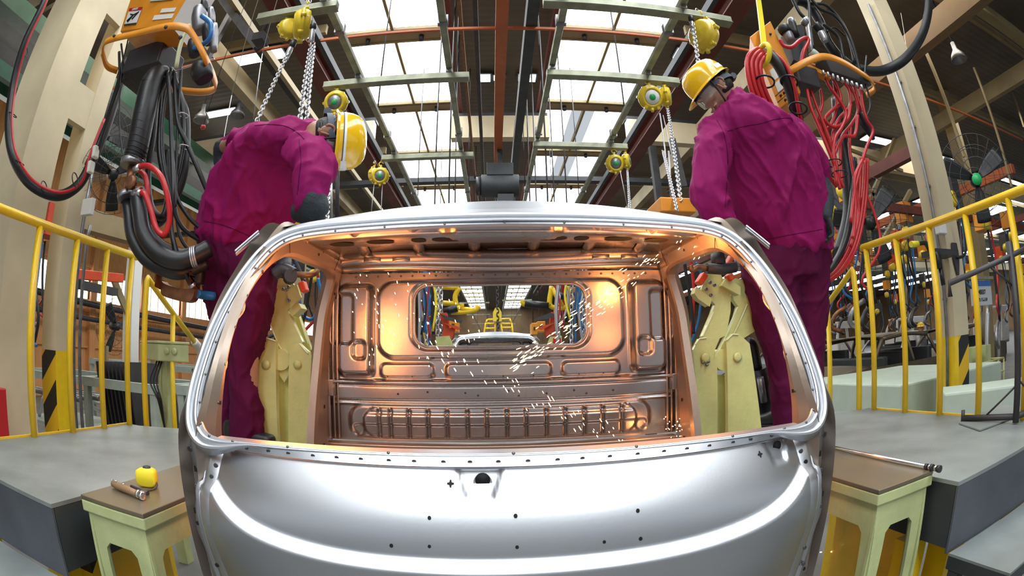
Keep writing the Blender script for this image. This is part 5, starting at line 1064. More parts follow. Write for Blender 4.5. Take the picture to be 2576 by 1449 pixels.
# supply hose loop at the far left
lp = empty('supply_hose', at(140, 490, 2.0), 'black supply hose with red line making a big hanging loop at far left', 'hose')
LP = [(125, -30, 1.75), (100, 30, 1.75), (62, 110, 1.75), (34, 210, 1.8), (21, 310, 1.8), (32, 395, 1.85), (75, 462, 1.9), (140, 492, 2.0), (195, 468, 2.05), (232, 405, 2.1), (268, 320, 2.15), (300, 220, 2.2), (318, 150, 2.2)]
MB().tube([at(*p) for p in LP], .036, n=12, seg=80).build('hose', M['rubber'], lp)
MB().tube([at(p[0] + 9, p[1] - 8, p[2] - .05) for p in LP[:9]] + [at(225, 395, 2.0), at(262, 300, 2.08)], .011, n=8, seg=80).build('red_line', M['red'], lp)
for a in ((60, 125), (28, 285), (45, 405), (107, 468), (185, 448)): MB().torus(at(a[0] + 4, a[1] + 4, 1.82 + (a[0] > 90) * .12), (.3, .1, 1 if a[0] < 50 else .1), .044, .004, n=16, k=5).build('tie', M['rubber'], lp)
for a, b in (((243, 368), (238, 398)), ((231, 406), (226, 436))): MB().beam(at(*a, 1.98), at(*b, 1.98), .05, .03).build('link_tag', M['label'], lp, bevel=.008)
# thick tape-wrapped cable, gun and secondary cables on the left
wc = empty('welding_cable_bundle', at(360, 400, 1.8), 'thick black tape-wrapped welding cable bundle hanging under the left orange transformer', 'cable bundle')
MB().tube([at(418, 178, 1.85), at(395, 185, 1.80), at(378, 215, 1.76), at(362, 290, 1.74), at(346, 370, 1.74), at(334, 408, 1.74)], [.03, .05, .062, .064, .062, .058], n=16, seg=40).build('wrapped_cable', M['rubber'], wc)
mb = MB()
for k in range(15): p = spline([at(378, 215, 1.76), at(362, 290, 1.74), at(346, 370, 1.74), at(334, 408, 1.74)], 14)[k]; mb.torus(p, (.06, .02, .25 + .02 * (k % 2)), .0635, .0018, n=18, k=4)
mb.build('tape_edge', M['dsteel'], wc)
MB().tube([at(334, 402, 1.74), at(331, 418, 1.74)], .066, n=18).build('clamp_ring', M['steel'], wc)
mb = MB(); mb.tube([at(332, 420, 1.74), at(328, 450, 1.74), at(322, 480, 1.75)], .024, n=10); mb.lathe(at(333, 460, 1.70), (0, -1, 0), [(.034, 0), (.034, .02), (.018, .024), (.0001, .024)], n=14); mb.tube([at(318, 455, 1.74), at(314, 490, 1.74)], .016, n=8); mb.tube([at(338, 478, 1.72), at(355, 480, 1.70)], .016, n=8); mb.build('copper_joint', M['rustcu'], wc)
for o_, (P_, r) in enumerate((([(316, 490, 1.76), (325, 540, 1.74), (335, 600, 1.74), (372, 655, 1.76), (430, 682, 1.8), (470, 682, 1.85), (520, 660, 1.9)], .034), ([(345, 490, 1.72), (352, 540, 1.70), (362, 590, 1.70), (395, 635, 1.72), (440, 655, 1.76), (480, 648, 1.8), (525, 625, 1.86)], .040), ([(352, 520, 1.78), (372, 580, 1.78), (410, 622, 1.8), (455, 640, 1.84), (500, 632, 1.9)], .026), ([(330, 520, 1.8), (345, 610, 1.8), (390, 668, 1.82), (440, 690, 1.86), (490, 690, 1.9)], .02))):
    MB().tube([at(*p) for p in P_], r, n=12, seg=44).build('power_cable', M['rubber'], wc)
for a, b in (((348, 485), (350, 500)), ((314, 488), (316, 500))): MB().tube([at(*a, 1.72), at(*b, 1.72)], .044, n=16).build('hose_clamp', M['steel'], wc)
for k in range(3): MB().torus(at(484 + 5 * k, 648 - 1.5 * k, 1.8), (.9, .3, .25), .043, .005, n=16, k=5).build('spring_guard', M['chrome'], wc)
MB().tube([at(345, 420, 1.70), at(375, 418, 1.68), at(405, 445, 1.68), at(422, 500, 1.70), at(426, 555, 1.72), at(412, 590, 1.72), at(392, 572, 1.71), at(380, 530, 1.70), at(365, 490, 1.69), at(350, 482, 1.69)], .014, n=9, seg=60).build('red_water_hose', M['red'], wc)
MB().tube([at(345, 425, 1.74), at(365, 445, 1.74), at(372, 500, 1.75), at(362, 545, 1.76)], .014, n=9, seg=30).build('red_water_hose', M['red'], wc)
MB().tube([at(338, 428, 1.69), at(352, 420, 1.69)], .018, n=10).build('hose_coupling', M['chrome'], wc); MB().tube([at(342, 484, 1.69), at(356, 486, 1.69)], .017, n=10).build('hose_coupling', M['chrome'], wc)
loops = [([(420, 172, 1.85), (428, 260, 1.8), (432, 360, 1.8), (436, 480, 1.78), (430, 560, 1.8), (445, 640, 1.8), (480, 715, 1.85)], .013), ([(432, 175, 1.85), (412, 270, 1.82), (408, 380, 1.82), (425, 470, 1.84), (450, 560, 1.88), (495, 600, 1.95), (530, 610, 2.0)], .012),
    ([(425, 172, 1.88), (395, 250, 1.9), (385, 340, 1.9), (372, 440, 1.9), (380, 520, 1.9), (410, 545, 1.9), (425, 480, 1.92), (422, 380, 1.92)], .020), ([(436, 178, 1.86), (458, 260, 1.86), (462, 350, 1.86), (452, 420, 1.86), (440, 480, 1.86), (470, 540, 1.9), (510, 580, 1.95)], .011),
    ([(440, 180, 1.86), (446, 300, 1.84), (470, 360, 1.86), (500, 430, 1.9), (530, 500, 1.95)], .013), ([(428, 175, 1.9), (450, 240, 1.94), (468, 300, 1.95), (465, 420, 1.95), (440, 500, 1.95), (400, 560, 1.95), (375, 540, 1.95)], .024), ([(410, 185, 1.92), (402, 280, 1.95), (398, 380, 1.95), (415, 460, 1.95), (440, 520, 1.95), (455, 600, 1.95), (500, 655, 1.98)], .010),
    ([(300, 130, 1.85), (300, 200, 1.9), (285, 260, 1.95), (262, 330, 2.0), (225, 440, 2.1)], .010), ([(305, 110, 1.8), (310, 170, 1.85), (295, 230, 1.9), (270, 300, 1.95), (248, 380, 2.0)], .007), ([(322, 100, 1.8), (306, 180, 1.85), (300, 300, 1.86), (310, 400, 1.86)], .005), ([(456, 172, 1.86), (450, 280, 1.85), (444, 400, 1.84), (440, 520, 1.84)], .009), ([(388, 170, 1.85), (372, 200, 1.82), (355, 240, 1.82), (345, 300, 1.82)], .008)]
for k, (P_, r) in enumerate(loops): MB().tube([at(*p) for p in P_], r, n=8, seg=54).build('thin_cable', M['rubber' if k != 11 else 'blue'], wc)
for a in ((462, 290), (465, 370), (360, 475), (368, 520)): MB().torus(at(*a, 1.86), (.1, .1, 1), .028, .003, n=14, k=4).build('cable_tie', M['whitep'], wc)
t = empty('welding_gun', at(455, 720, 1.9), 'brown curved welding gun yoke hanging beside the bent worker hip', 'welding gun')
mb = MB(); q = spline([at(418, 690, 1.9), at(415, 725, 1.9), at(440, 738, 1.9), at(480, 745, 1.9), at(496, 730, 1.9), at(500, 690, 1.9)], 26); mb.strip([p + V((0, -.03, .028)) for p in q], [p + V((0, -.03, -.028)) for p in q]); mb.build('yoke', M['rustcu'], t, solid=.05, bevel=.01)
MB().tube([at(505, 640, 1.88), at(500, 680, 1.9), at(495, 715, 1.9)], .035, n=10, seg=10).build('gun_body', M['rubber'], t); MB().tube([at(478, 722, 1.84), at(490, 715, 1.84)], .010, n=8).build('chrome_pin', M['chrome'], t); MB().tube([at(495, 738, 1.9), at(512, 742, 1.95), at(540, 745, 2.0)], .02, n=8, seg=8).build('blue_tail', M['blue'], t)
# right transformer
rt = empty('welding_transformer', (1.9, 2.3, 1.4), 'orange welding transformer with regulators and red hoses hanging behind the standing worker', 'transformer')
fc = [at(1962, 275, 2.1), at(2015, 232, 2.1), at(1938, 52, 2.1), at(1886, 92, 2.1)]; t = rt
bk = [p + V((.14, .30, .02)) for p in fc]; P = fc + bk
MB().add(P, [(0, 1, 2, 3), (7, 6, 5, 4), (0, 4, 5, 1), (1, 5, 6, 2), (2, 6, 7, 3), (3, 7, 4, 0)]).build('cabinet', M['orange'], t, bevel=.006)
nn = (fc[1] - fc[0]).cross(fc[3] - fc[0]).normalized()
if nn.y > 0: fc = fc
facebox(.15, .5, .33, .47, 'rating_plate', M['label'], .004); facebox(.15, .42, .18, .30, 'rating_plate', M['label'], .004); facebox(.0, 1.0, .165, .172, 'panel_gap', M['dsteel'], .003); facebox(.0, 1.0, .085, .092, 'panel_gap', M['dsteel'], .003)
for u, v in ((.2, .13), (.3, .05), (.35, .13), (.45, .62), (.75, .85)): MB().lathe(onface(u, v, .002), nn, [(.008, 0), (.008, .008), (.0001, .009)], n=8).build('panel_bolt', M['dsteel'], t)
mb = MB(); q = spline([at(1968, 190, 2.1), at(2000, 170, 2.0), at(2045, 148, 1.95), at(2080, 142, 1.95), at(2120, 155, 2.0), at(2165, 182, 2.1), at(2195, 205, 2.25), at(2200, 225, 2.35), at(2180, 240, 2.45)], 50); mb.strip([p + z_ * .024 for p in q], [p - z_ * .024 for p in q]); mb.build('guard_strap', M['orange'], t, solid=.006)
MB().beam(at(2020, 165, 2.1), at(2085, 198, 2.1), .05, .03).build('strap_brace', M['orange'], t)
P = [at(1996, 150, 2.16), at(2035, 170, 2.16), at(2020, 60, 2.16), at(1975, 70, 2.16)]; mb = MB(); mb.add(P + [p + V((.05, .2, 0)) for p in P], [(0, 1, 2, 3), (0, 4, 5, 1), (1, 5, 6, 2), (2, 6, 7, 3), (3, 7, 4, 0)]); mb.build('back_plate', M['darkgrey'], t)
for a, b, r, m in (((1978, 78), (1990, 105), .035, 'steel'), ((1968, 66), (1978, 82), .045, 'rubber'), ((1990, 52), (2002, 90), .03, 'rubber'), ((1990, 48), (1994, 60), .028, 'chrome'), ((2030, 45), (2040, 130), .018, 'chrome'), ((2040, 130), (2060, 150), .035, 'pale'), ((2062, 75), (2076, 105), .026, 'chrome'), ((2050, 60), (2065, 78), .034, 'rubber'), ((2018, 50), (2030, 60), .03, 'steel')):
    MB().tube([at(*a, 2.05), at(*b, 2.05)], [r * .85, r, r, r * .9], n=12, seg=4).build('regulator', M[m], t)
hs([(1962, 100, 2.0), (1972, 115, 2.0), (1992, 118, 1.98), (2012, 102, 1.98), (2030, 95, 1.98), (2033, 106, 1.98), (2022, 130, 1.98), (2014, 165, 2.0)], .013, 'red', 'red_hose', '', par=t)
MB().beam(at(1905, -20, 2.2), at(1922, 118, 2.0), .035, .012, up=V((0, 1, 0))).build('lifting_strap', M['tapey'], t)
MB().torus(at(1922, 138, 1.95), (1, .2, 0), .045, .016, n=20, k=7, sy=1.4).build('strap_loop', M['tapey'], t)
P = [at(1995, 185, 2.2), at(2050, 215, 2.2), at(2140, 205, 2.2), at(2085, 170, 2.2)]; MB().beam(at(2070, 170, 2.1), at(2175, 205, 2.25), .10, .10).build('valve_manifold', M['darkgrey'], t, bevel=.006); MB().beam(at(1990, 195, 2.15), at(2045, 212, 2.15), .16, .14).build('terminal_block', M['dsteel'], t, bevel=.01)
rb = empty('red_hose_bundle', at(2110, 400, 2.1), 'bundle of red water hoses falling from the right transformer and gathered with ties', 'hose bundle')
RH = [[(2070, 178), (2085, 215), (2110, 250), (2128, 285), (2118, 320), (2100, 350), (2098, 400), (2105, 465)], [(2085, 185), (2105, 215), (2115, 255), (2090, 280), (2075, 300), (2100, 320), (2132, 300), (2140, 262)], [(2115, 200), (2135, 225), (2138, 265), (2110, 300), (2095, 340), (2096, 400), (2111, 470)], [(2128, 205), (2150, 240), (2158, 280), (2140, 315), (2118, 345), (2114, 400), (2118, 466)],
      [(2030, 225), (2040, 270), (2060, 320), (2085, 380), (2100, 420), (2113, 476)], [(2038, 222), (2055, 270), (2075, 320), (2100, 390), (2108, 440), (2122, 472)], [(2065, 225), (2068, 262), (2060, 300), (2075, 340), (2090, 390), (2104, 470)], [(2148, 215), (2162, 260), (2178, 300), (2180, 320)], [(2165, 222), (2170, 262), (2180, 300), (2196, 330), (2180, 370), (2165, 420), (2150, 480), (2140, 560)], [(2158, 290), (2150, 340), (2120, 345), (2098, 400), (2108, 470)], [(2096, 195), (2105, 260), (2092, 310), (2070, 330), (2062, 300)],
      [(2140, 320), (2138, 380), (2152, 470), (2160, 540), (2140, 620)], [(2170, 400), (2150, 450), (2152, 520), (2146, 600)]]
for k, P_ in enumerate(RH): MB().tube([at(a, b, 2.10 + .03 * (k % 4)) for a, b in P_], .0115, n=8, seg=44).build('red_hose', M['red'], rb)
for a in ((2098, 410), (2112, 438)): MB().torus(at(a[0], a[1], 2.11), (.1, .1, 1), .05, .004, n=16, k=5).build('tie', M['rubber'], rb)
for k in range(9): p = at(2070 + 12 * k, 178 + 4.5 * k, 2.07); MB().cyl(p, p - z_ * .03, .011, n=8).build('hose_fitting', M['chrome'], rb)
ub = empty('hose_bundle', at(1925, 200, 2.0), 'four red hoses and thick black cable looped over a yellow strap', 'hose bundle')
for k in range(4): MB().tube([at(1925 + 6 * k, 128 + 3 * k, 2.0 + .02 * k), at(1902 + 9 * k, 124 + 5 * k, 1.95), at(1880 + 11 * k, 150 + 4 * k, 1.95), at(1886 + 11 * k, 210, 1.97), at(1908 + 12 * k, 270, 2.02), at(1945 + 14 * k, 345, 2.15)], .014, n=9, seg=36).build('red_hose', M['red'], ub)
MB().tube([at(1905, 150, 2.05), at(1918, 135, 2.02), at(1935, 138, 1.98), at(1960, 165, 1.96), at(1985, 215, 1.98), at(2000, 265, 2.02), at(2008, 320, 2.1)], .038, n=12, seg=36).build('black_cable', M['rubber'], ub)
MB().tube([at(1940, 128, 1.96), at(1975, 160, 1.92), at(1998, 215, 1.93), at(2012, 290, 2.0), at(2035, 370, 2.1), at(2075, 430, 2.15), at(2105, 470, 2.15)], .012, n=8, seg=50).build('red_hose', M['red'], ub)
for a in ((1925, 205), (1985, 205), (2008, 272)): MB().torus(at(*a, 1.95), (.3, .1, 1), .05, .006, n=16, k=5).build('tie', M['rubber'], ub)
dn = empty('hose_bundle', at(2140, 620, 2.3), 'red and black hoses sweeping down behind the standing worker towards the railing', 'hose bundle')
for k, (m, r, dx) in enumerate((('red', .016, 0), ('red', .015, 11), ('rubber', .022, -16), ('red', .012, 18))): MB().tube([at(2165 + dx, 400, 2.4), at(2162 + dx, 480, 2.35), at(2152 + dx, 560, 2.32), at(2135 + dx, 625, 2.3), at(2108 + dx, 672, 2.28), at(2075 + dx * .6, 700 + dx * .4, 2.3), at(2030, 722 + dx * .4, 2.35)], r, n=9, seg=40).build('red_hose' if m == 'red' else 'black_hose', M[m], dn)
MB().tube([at(2105, 250, 2.4), at(2112, 330, 2.42), at(2130, 440, 2.42), at(2135, 540, 2.42), at(2110, 640, 2.4)], .045, n=12, seg=30).build('black_hose', M['rubber'], dn)
bl = empty('supply_hose', at(2200, 180, 2.3), 'thick black supply hose curving up to the top right corner of the hall column', 'hose')
MB().tube([at(2336, -25, 2.0), at(2335, 30, 2.0), at(2318, 90, 2.05), at(2280, 145, 2.1), at(2230, 175, 2.2), at(2180, 178, 2.25), at(2130, 160, 2.3), at(2085, 110, 2.3), at(2060, 50, 2.3), at(2030, 10, 2.3), at(2000, 0, 2.3)], .040, n=12, seg=70).build('hose', M['rubber'], bl)
for k, P_ in enumerate(([(2030, -20), (2060, 20), (2100, 40), (2130, 80), (2150, 130), (2165, 190)], [(2040, 10), (2080, 15), (2120, 60), (2140, 110), (2150, 160)], [(1990, -10), (2010, 30), (2030, 50)], [(2070, 60), (2110, 95), (2125, 150), (2160, 180)], [(2035, 0), (2038, 60), (2046, 120)], [(2080, 80), (2100, 70), (2125, 90)], [(2180, 140), (2176, 200), (2190, 260), (2178, 300)], [(2130, 180), (2170, 230), (2160, 290), (2185, 330)])): MB().tube([at(a, b, 2.2 + .03 * (k % 3)) for a, b in P_], .014 if k < 5 else .008, n=8, seg=26).build('thin_cable', M['rubber'], bl)
# black frayed cable knot beside the red hoses
tag(MB().tube([at(2165, 285, 2.2), at(2178, 310, 2.2), at(2190, 335, 2.2), at(2198, 352, 2.2)], [.035, .045, .03, .012], n=9, seg=14).build('cable_knot', M['rubber']), 'black knotted cable lump hanging right of the red hoses', 'cable')
# ================================================================= fans, sign, stand
def fan(c, R, face, lab, blade='rubber', hub='disc', tilt=0.0):
    c = V(c); ax = V(face).normalized(); up = V((0, 0, 1)); s = ax.cross(up).normalized(); u = s.cross(ax).normalized(); t = empty('wall_fan', c, lab, 'fan', 'black caged fans')
    pt = lambda r, g, h: c + (s * cos(g) + u * sin(g)) * r + ax * h
    mb = MB()
    for r, h in ((R, 0), (R * .72, R * .20), (R * .45, R * .26), (R * .72, -R * .22), (R * .3, -R * .28)): mb.tube([pt(r, 2 * pi * k / 28, h) for k in range(28)], R * .008, n=4, closed=True)
    for k in range(20):
        g = 2 * pi * k / 20; mb.tube([pt(R * .28, g, R * .28), pt(R * .72, g, R * .20), pt(R, g, 0), pt(R * .72, g, -R * .22), pt(R * .25, g, -R * .29)], R * .005, n=4)
    mb.build('guard_cage', M['dsteel'], t)
    for k in range(3):
        g = 2 * pi * k / 3 + tilt; mb = MB(); mb.grid(8, 8, lambda a, b: pt(R * lerp(.12, .92, a), g + (b - .5) * lerp(.9, .42, a), R * (.07 * (b - .5)))); mb.build('blade', M[blade], t, solid=.006)
    MB().lathe(c, ax, [(R * .14, -R * .3), (R * .16, -R * .1), (R * .13, R * .06), (R * .10, R * .09)], n=16).build('motor', M[blade], t); MB().lathe(c, ax, [(R * .13, R * .09), (R * .13, R * .12), (.0001, R * .13)], n=16).build('hub_cap', M[hub], t); return t
fan(at(2456, 452, 3.3), .56, (-.75, -.65, -.15), 'large black fan with green hub above the right railing', tilt=.5)
fan(at(2190, 560, 6.0), .75, (-.4, -.7, -.1), 'black fan hanging behind the right railing, over the far car bodies', hub='rubber', tilt=.2)
fan(at(262, 345, 4.2), .46, (.8, -.5, -.2), 'dark caged fan beside the left column', hub='rubber', tilt=1.0)
fan(at(285, 440, 3.6), .40, (.8, -.5, -.3), 'lower dark caged fan beside the left column', hub='rubber', tilt=.3)
fan(at(292, 822, 7.5), .55, (.9, -.1, -.1), 'black fan on the pale portal post in front of the orange wall', hub='rubber', tilt=.9)
# sign
Y = 6.0; t = empty('station_sign', at(2470, 740, Y), 'blue and grey hanging sign reading MBE07 behind the right railing', 'sign')
a, b, c, d = at(2446, 770, Y), at(2497, 770, Y), at(2497, 706, Y), at(2446, 706, Y); cx0, cx1, z0, z1 = a.x, b.x, a.z, c.z
MB().bb((cx0, Y, z0), (cx1, Y + .02, z1)).build('board', M['signgrey'], t); MB().bb((cx0, Y - .004, lerp(z0, z1, .78)), (cx1, Y - .001, z1)).build('blue_band', M['signblue'], t)
text('MBE07', 'sign_text', (z1 - z0) * .26, ((cx0 + cx1) / 2, Y - .004, lerp(z0, z1, .53)), (1, 0, 0), (0, 0, 1), M['black'], t, bold=.003)
text('7#位 :顶盖合拼', 'sign_subtext', (z1 - z0) * .15, ((cx0 + cx1) / 2, Y - .004, lerp(z0, z1, .22)), (1, 0, 0), (0, 0, 1), M['black'], t, bold=.002)
MB().bb((cx0 - .1, Y - .02, z1 + .03), (cx1 + .15, Y + .04, z1 + .09)).build('hanger_bar', M['rail'], t)
# tripod stand on the right platform
t = empty('tripod_stand', at(2555, 1060, 1.18), 'dark steel pole stand with crossed feet on the right platform corner', 'stand')
def tb(name, pts, r, m='dsteel'): return MB().tube([at(*p) for p in pts], r, n=10).build(name, M[m], t)
zf = DECK + .02
def onf(px, py): p = atz(px, py, zf); return p
Pm = atz(2555, 1063, DECK + .006); Pt = V((Pm.x + .03, Pm.y + .02, .62)); 
MB().cyl(Pm, V((Pm.x, Pm.y, .30)), .017, n=10).build('pole', M['dsteel'], t)
f1 = atz(2422, 1052, DECK + .02); MB().tube([f1, V((Pm.x, Pm.y, DECK + .03)), V((Pm.x + .5, Pm.y - .02, DECK + .02))], .014, n=10).build('foot', M['dsteel'], t); MB().cyl(f1 - V((0, 0, .02)), f1 + V((0, 0, .035)), .010).build('foot_pin', M['dsteel'], t)
MB().tube([V((Pm.x, Pm.y - .0, DECK + .16)), f1.lerp(V((Pm.x, Pm.y, DECK + .03)), .4)], .005, n=6).build('stay', M['dsteel'], t); MB().tube([V((Pm.x, Pm.y, DECK + .18)), V((Pm.x + .3, Pm.y, DECK + .03))], .005, n=6).build('stay', M['dsteel'], t)
top = V((Pm.x, Pm.y, .24)); dr = (at(2576, 650, 1.1) - at(2412, 690, 1.35)); e0 = V((Pm.x - .33, Pm.y + .16, .16)); e1 = V((Pm.x + .4, Pm.y - .2, .345))
MB().tube([e0 - V((0, 0, .05)), e0, e1], .012, n=8).build('top_arm', M['dsteel'], t); MB().tube([V((Pm.x, Pm.y, .12)), e0.lerp(e1, .28)], .006, n=6).build('stay', M['dsteel'], t)
tag(MB().prism([(0, 0), (.5, -.05), (.6, .25), (.1, .2)], atz(2465, 1085, DECK + .002), (1, 0, 0), (0, 1, 0), .006).build('floor_plate', M['tread']), 'loose tread plate lying under the tripod stand', 'plate')
# ================================================================= right background: plinths and car bodies
for i, (c, d, rz, lab) in enumerate((((4.9, 4.55, -.975), (2.25, 2.1, .95), 0, 'pale green plinth behind the right railing, left of the striped column'), ((4.376, 1.884, -.978), (2.4, .5, .944), -.8, 'pale green plinth behind the right railing, in front of the striped column'))):
    tag(MB().box(c, d, rz=rz).build('machine_plinth', M['pale'], bevel=.02), lab, 'plinth')
def car_shell(loc, rz, lab, m='bronze', L=4.2, W=1.65, H=1.42, grp='dark primed car bodies behind the right railing'):
    t = empty('car_body', loc, lab, 'car body', grp); T = Matrix.Translation(V(loc)) @ Matrix.Rotation(rz, 4, 'Z'); P = lambda x, y, z: T @ V((x, y, z))
    zb = .82; prof = [(-L / 2, .62), (-L / 2 + .05, .80), (-L / 2 + .9, .92), (-L * .14 - .55, .95)]; 
    side = [(-L / 2, .35), (-L / 2, .68), (-L / 2 + .35, .84), (-L * .22, .92), (L * .34, .92), (L / 2, .86), (L / 2, .35)]
    for s in (-1, 1):
        mb = MB(); n = len(side); vs = [P(x, s * (W / 2 - .02), z) for x, z in side] + [P(x, s * (W / 2 + .03), z) for x, z in side]; mb.add(vs, [tuple(range(n)), tuple(range(n, 2 * n))[::-1]] + [(k, (k + 1) % n, n + (k + 1) % n, n + k) for k in range(n)]); mb.build('side_panel', M[m], t, bevel=.02)
        for (x0, z0, x1, z1) in ((-L * .22, .92, -L * .10, H - .05), (L * .10, .92, L * .09, H - .02), (L * .34, .92, L * .28, H - .06)):
            MB().tube([P(x0, s * (W / 2), z0), P(lerp(x0, x1, .5) - .03, s * (W / 2 - .05), lerp(z0, z1, .5)), P(x1, s * (W / 2 - .14), z1)], .035, n=8, seg=6).build('pillar', M[m], t)
        MB().tube([P(-L * .10, s * (W / 2 - .14), H - .05), P(L * .09, s * (W / 2 - .13), H), P(L * .28, s * (W / 2 - .15), H - .05)], .035, n=8, seg=10).build('roof_rail', M[m], t)
    mb = MB(); mb.grid(12, 8, lambda u, v: P(lerp(-L * .11, L * .29, u), lerp(-1, 1, v) * (W / 2 - .13), H + .03 * sin(pi * u) + .03 * sin(pi * v) - .03)); mb.build('roof', M[m], t, solid=.03)
    mb = MB(); mb.grid(8, 6, lambda u, v: P(lerp(-L / 2, -L * .21, u), lerp(-1, 1, v) * (W / 2 - .03), lerp(.70, .93, u ** .7) + .03 * sin(pi * v))); mb.build('hood', M[m], t, solid=.03)
    for xx, hh in ((L * .11, 1.12), (L * .30, 1.15), (-L * .08, 1.08)): MB().box(P(xx, 0, (hh + .4) / 2), (.16, W * .84, hh - .4), R=T.to_3x3()).build('dark_cabin_fill', M['darkgrey'], t, bevel=.03)  # dark boxes added so the cabin openings look shaded inside
    MB().box(P(0, 0, .38), (L * .95, W * .95, .08), R=T.to_3x3()).build('underbody', M['dsteel'], t)
    for s in (-1, 1): MB().box(P(s * L * .3, 0, .17), (.12, W, .34), R=T.to_3x3()).build('skid', M['dsteel'], t)
    return t
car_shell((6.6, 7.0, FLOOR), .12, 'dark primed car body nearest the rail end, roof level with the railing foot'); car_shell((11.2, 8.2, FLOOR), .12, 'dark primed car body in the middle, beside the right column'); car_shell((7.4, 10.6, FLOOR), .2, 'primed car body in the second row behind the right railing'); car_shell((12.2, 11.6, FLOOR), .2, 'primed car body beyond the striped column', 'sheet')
# silver truck cab far off on the right
def small_cab(loc, rz, lab):
    t = empty('distant_truck_cab', loc, lab, 'truck cab', 'silver truck cabs far back'); T = Matrix.Translation(V(loc)) @ Matrix.Rotation(rz, 4, 'Z'); P = lambda x, y, z: T @ V((x, y, z)); R = T.to_3x3()
    mb = MB(); mb.box(P(0, -.75, .65), (1.6, .06, .9), R=R)
    for k in range(5): mb.box(P(-.6 + .3 * k, -.79, .6), (.10, .04, .5), R=R)
    mb.build('back_panel', M['whitep'], t, bevel=.02)
    for s in (-1, 1):
        for y in (-.75, .1, .7): MB().tube([P(s * .8, y, .2), P(s * .8, y, 1.1), P(s * .72, y + (-.0 if y < .5 else -.25), 1.62)], .06, n=8, seg=8).build('pillar', M['whitep'], t)
        MB().box(P(s * .8, -.05, .55), (.05, 1.5, .75), R=R).build('door_panel', M['whitep'], t, bevel=.02)
    MB().box(P(0, -.1, 1.66), (1.55, 1.35, .09), R=R).build('roof', M['whitep'], t, bevel=.03); MB().box(P(0, -.1, .2), (1.6, 1.4, .1), R=R).build('floor_pan', M['steel'], t); MB().box(P(0, -.75, 1.55), (1.5, .06, .2), R=R).build('header', M['whitep'], t)
    for s in (-1, 1): MB().box(P(s * .5, -.1, -.35 + .25), (.12, 1.2, .5), R=R).build('skid', M['dsteel'], t)
    return t
small_cab((12.8, 15.5, FLOOR + .35), .15, 'silver truck cab seen between the sloping rail and the first posts on the right'); small_cab((17.5, 15.8, FLOOR + .35), .3, 'silver truck cab far behind the second car body on the right'); small_cab((20.5, 12.5, FLOOR + .35), .3, 'silver truck cab beyond the striped column base')
# next cab on the line, seen through the rear window
nc = copy_tree(cab); nc.location = (CX, 9.2, FLOOR - .03); nc['label'] = 'silver cab of the next station, seen low through the rear window'
# lifting frames of yellow tube seen through the rear window
def tubeframe(segs, Y, name, lab, m='yellow', r=.035, cat='lifting rig', grp=None):
    t = empty(name, at(segs[0][0][0], segs[0][0][1], Y), lab, cat, grp)
    for k, s in enumerate(segs): MB().tube([at(a, b, Y + (c if len(q) > 2 else 0)) for q in s for a, b, c in [(q + (0,))[:3]]], r, n=9, seg=max(2, 5 * (len(s) - 1)) if len(s) > 2 else None).build('tube', M[m], t)
    return t
yl = tubeframe([[(1103, 722), (1098, 742), (1103, 784), (1110, 790)], [(1103, 722), (1155, 724)], [(1155, 724), (1145, 745), (1148, 770)], [(1103, 762), (1145, 764)], [(1148, 775), (1160, 772), (1161, 764)], [(1135, 786), (1165, 785), (1195, 780), (1205, 770)], [(1160, 778), (1198, 780)]], 6.8, 'lifting_rig', 'yellow tube lifting frame left in the rear window')
MB().tube([at(1112, 786, 6.7), at(1150, 775, 6.7)], .05, n=8).build('black_grip', M['rubber'], yl)
MB().cyl(at(1128, 723, 6.8), V((at(1128, 723, 6.8).x, 6.8, 6.22)), .012, n=6).build('suspension_cable', M['dsteel'], yl)
yr = tubeframe([[(1388, 720), (1384, 768), (1418, 774), (1428, 765), (1430, 720)], [(1389, 726), (1416, 774)], [(1384, 768), (1365, 770)], [(1315, 755), (1318, 765), (1345, 768)]], 6.8, 'lifting_rig', 'yellow tube lifting frame right in the rear window')
MB().tube([at(1320, 764, 6.7), at(1380, 770, 6.7)], .05, n=8).build('black_grip', M['rubber'], yr); MB().tube([at(1400, 742, 6.7), at(1424, 748, 6.7)], .045, n=8).build('black_grip', M['rubber'], yr)
MB().cyl(at(1386, 745, 6.8), V((at(1386, 745, 6.8).x, 6.8, 6.22)), .012, n=6).build('suspension_cable', M['dsteel'], yr)
ld = tubeframe([[(1222, 812), (1218, 840), (1220, 852)], [(1246, 812), (1245, 852)], [(1260, 812), (1266, 852)], [(1287, 812), (1292, 852)]] + [[(a, b), (c, d)] for a, b, c, d in ((1222, 814, 1246, 814), (1260, 814, 1287, 814), (1220, 826, 1245, 826), (1262, 824, 1289, 824), (1219, 840, 1245, 840), (1264, 838, 1290, 838), (1226, 804, 1282, 802), (1226, 804, 1222, 812), (1282, 802, 1287, 812), (1218, 852, 1292, 851))], 14, 'hanging_hoist_frame', 'yellow ladder-like hoist frame hanging in the middle of the rear window', r=.025, cat='hoist frame')
mb = MB(); mb.prism([(-.12, -.1), (.12, -.1), (.12, .15), (.05, .28), (-.05, .28), (-.12, .15)], at(1251, 800, 14), (1, 0, 0), (0, 0, 1), .1); mb.build('head_plate', M['hoisty'], ld)
chain(V((at(1252, 722, 14).x, 14, 6.2)), at(1253, 852, 13.9), .14, .016, name='hoist_chain', lab='dark chain hanging through the middle of the rear window', m='dsteel')
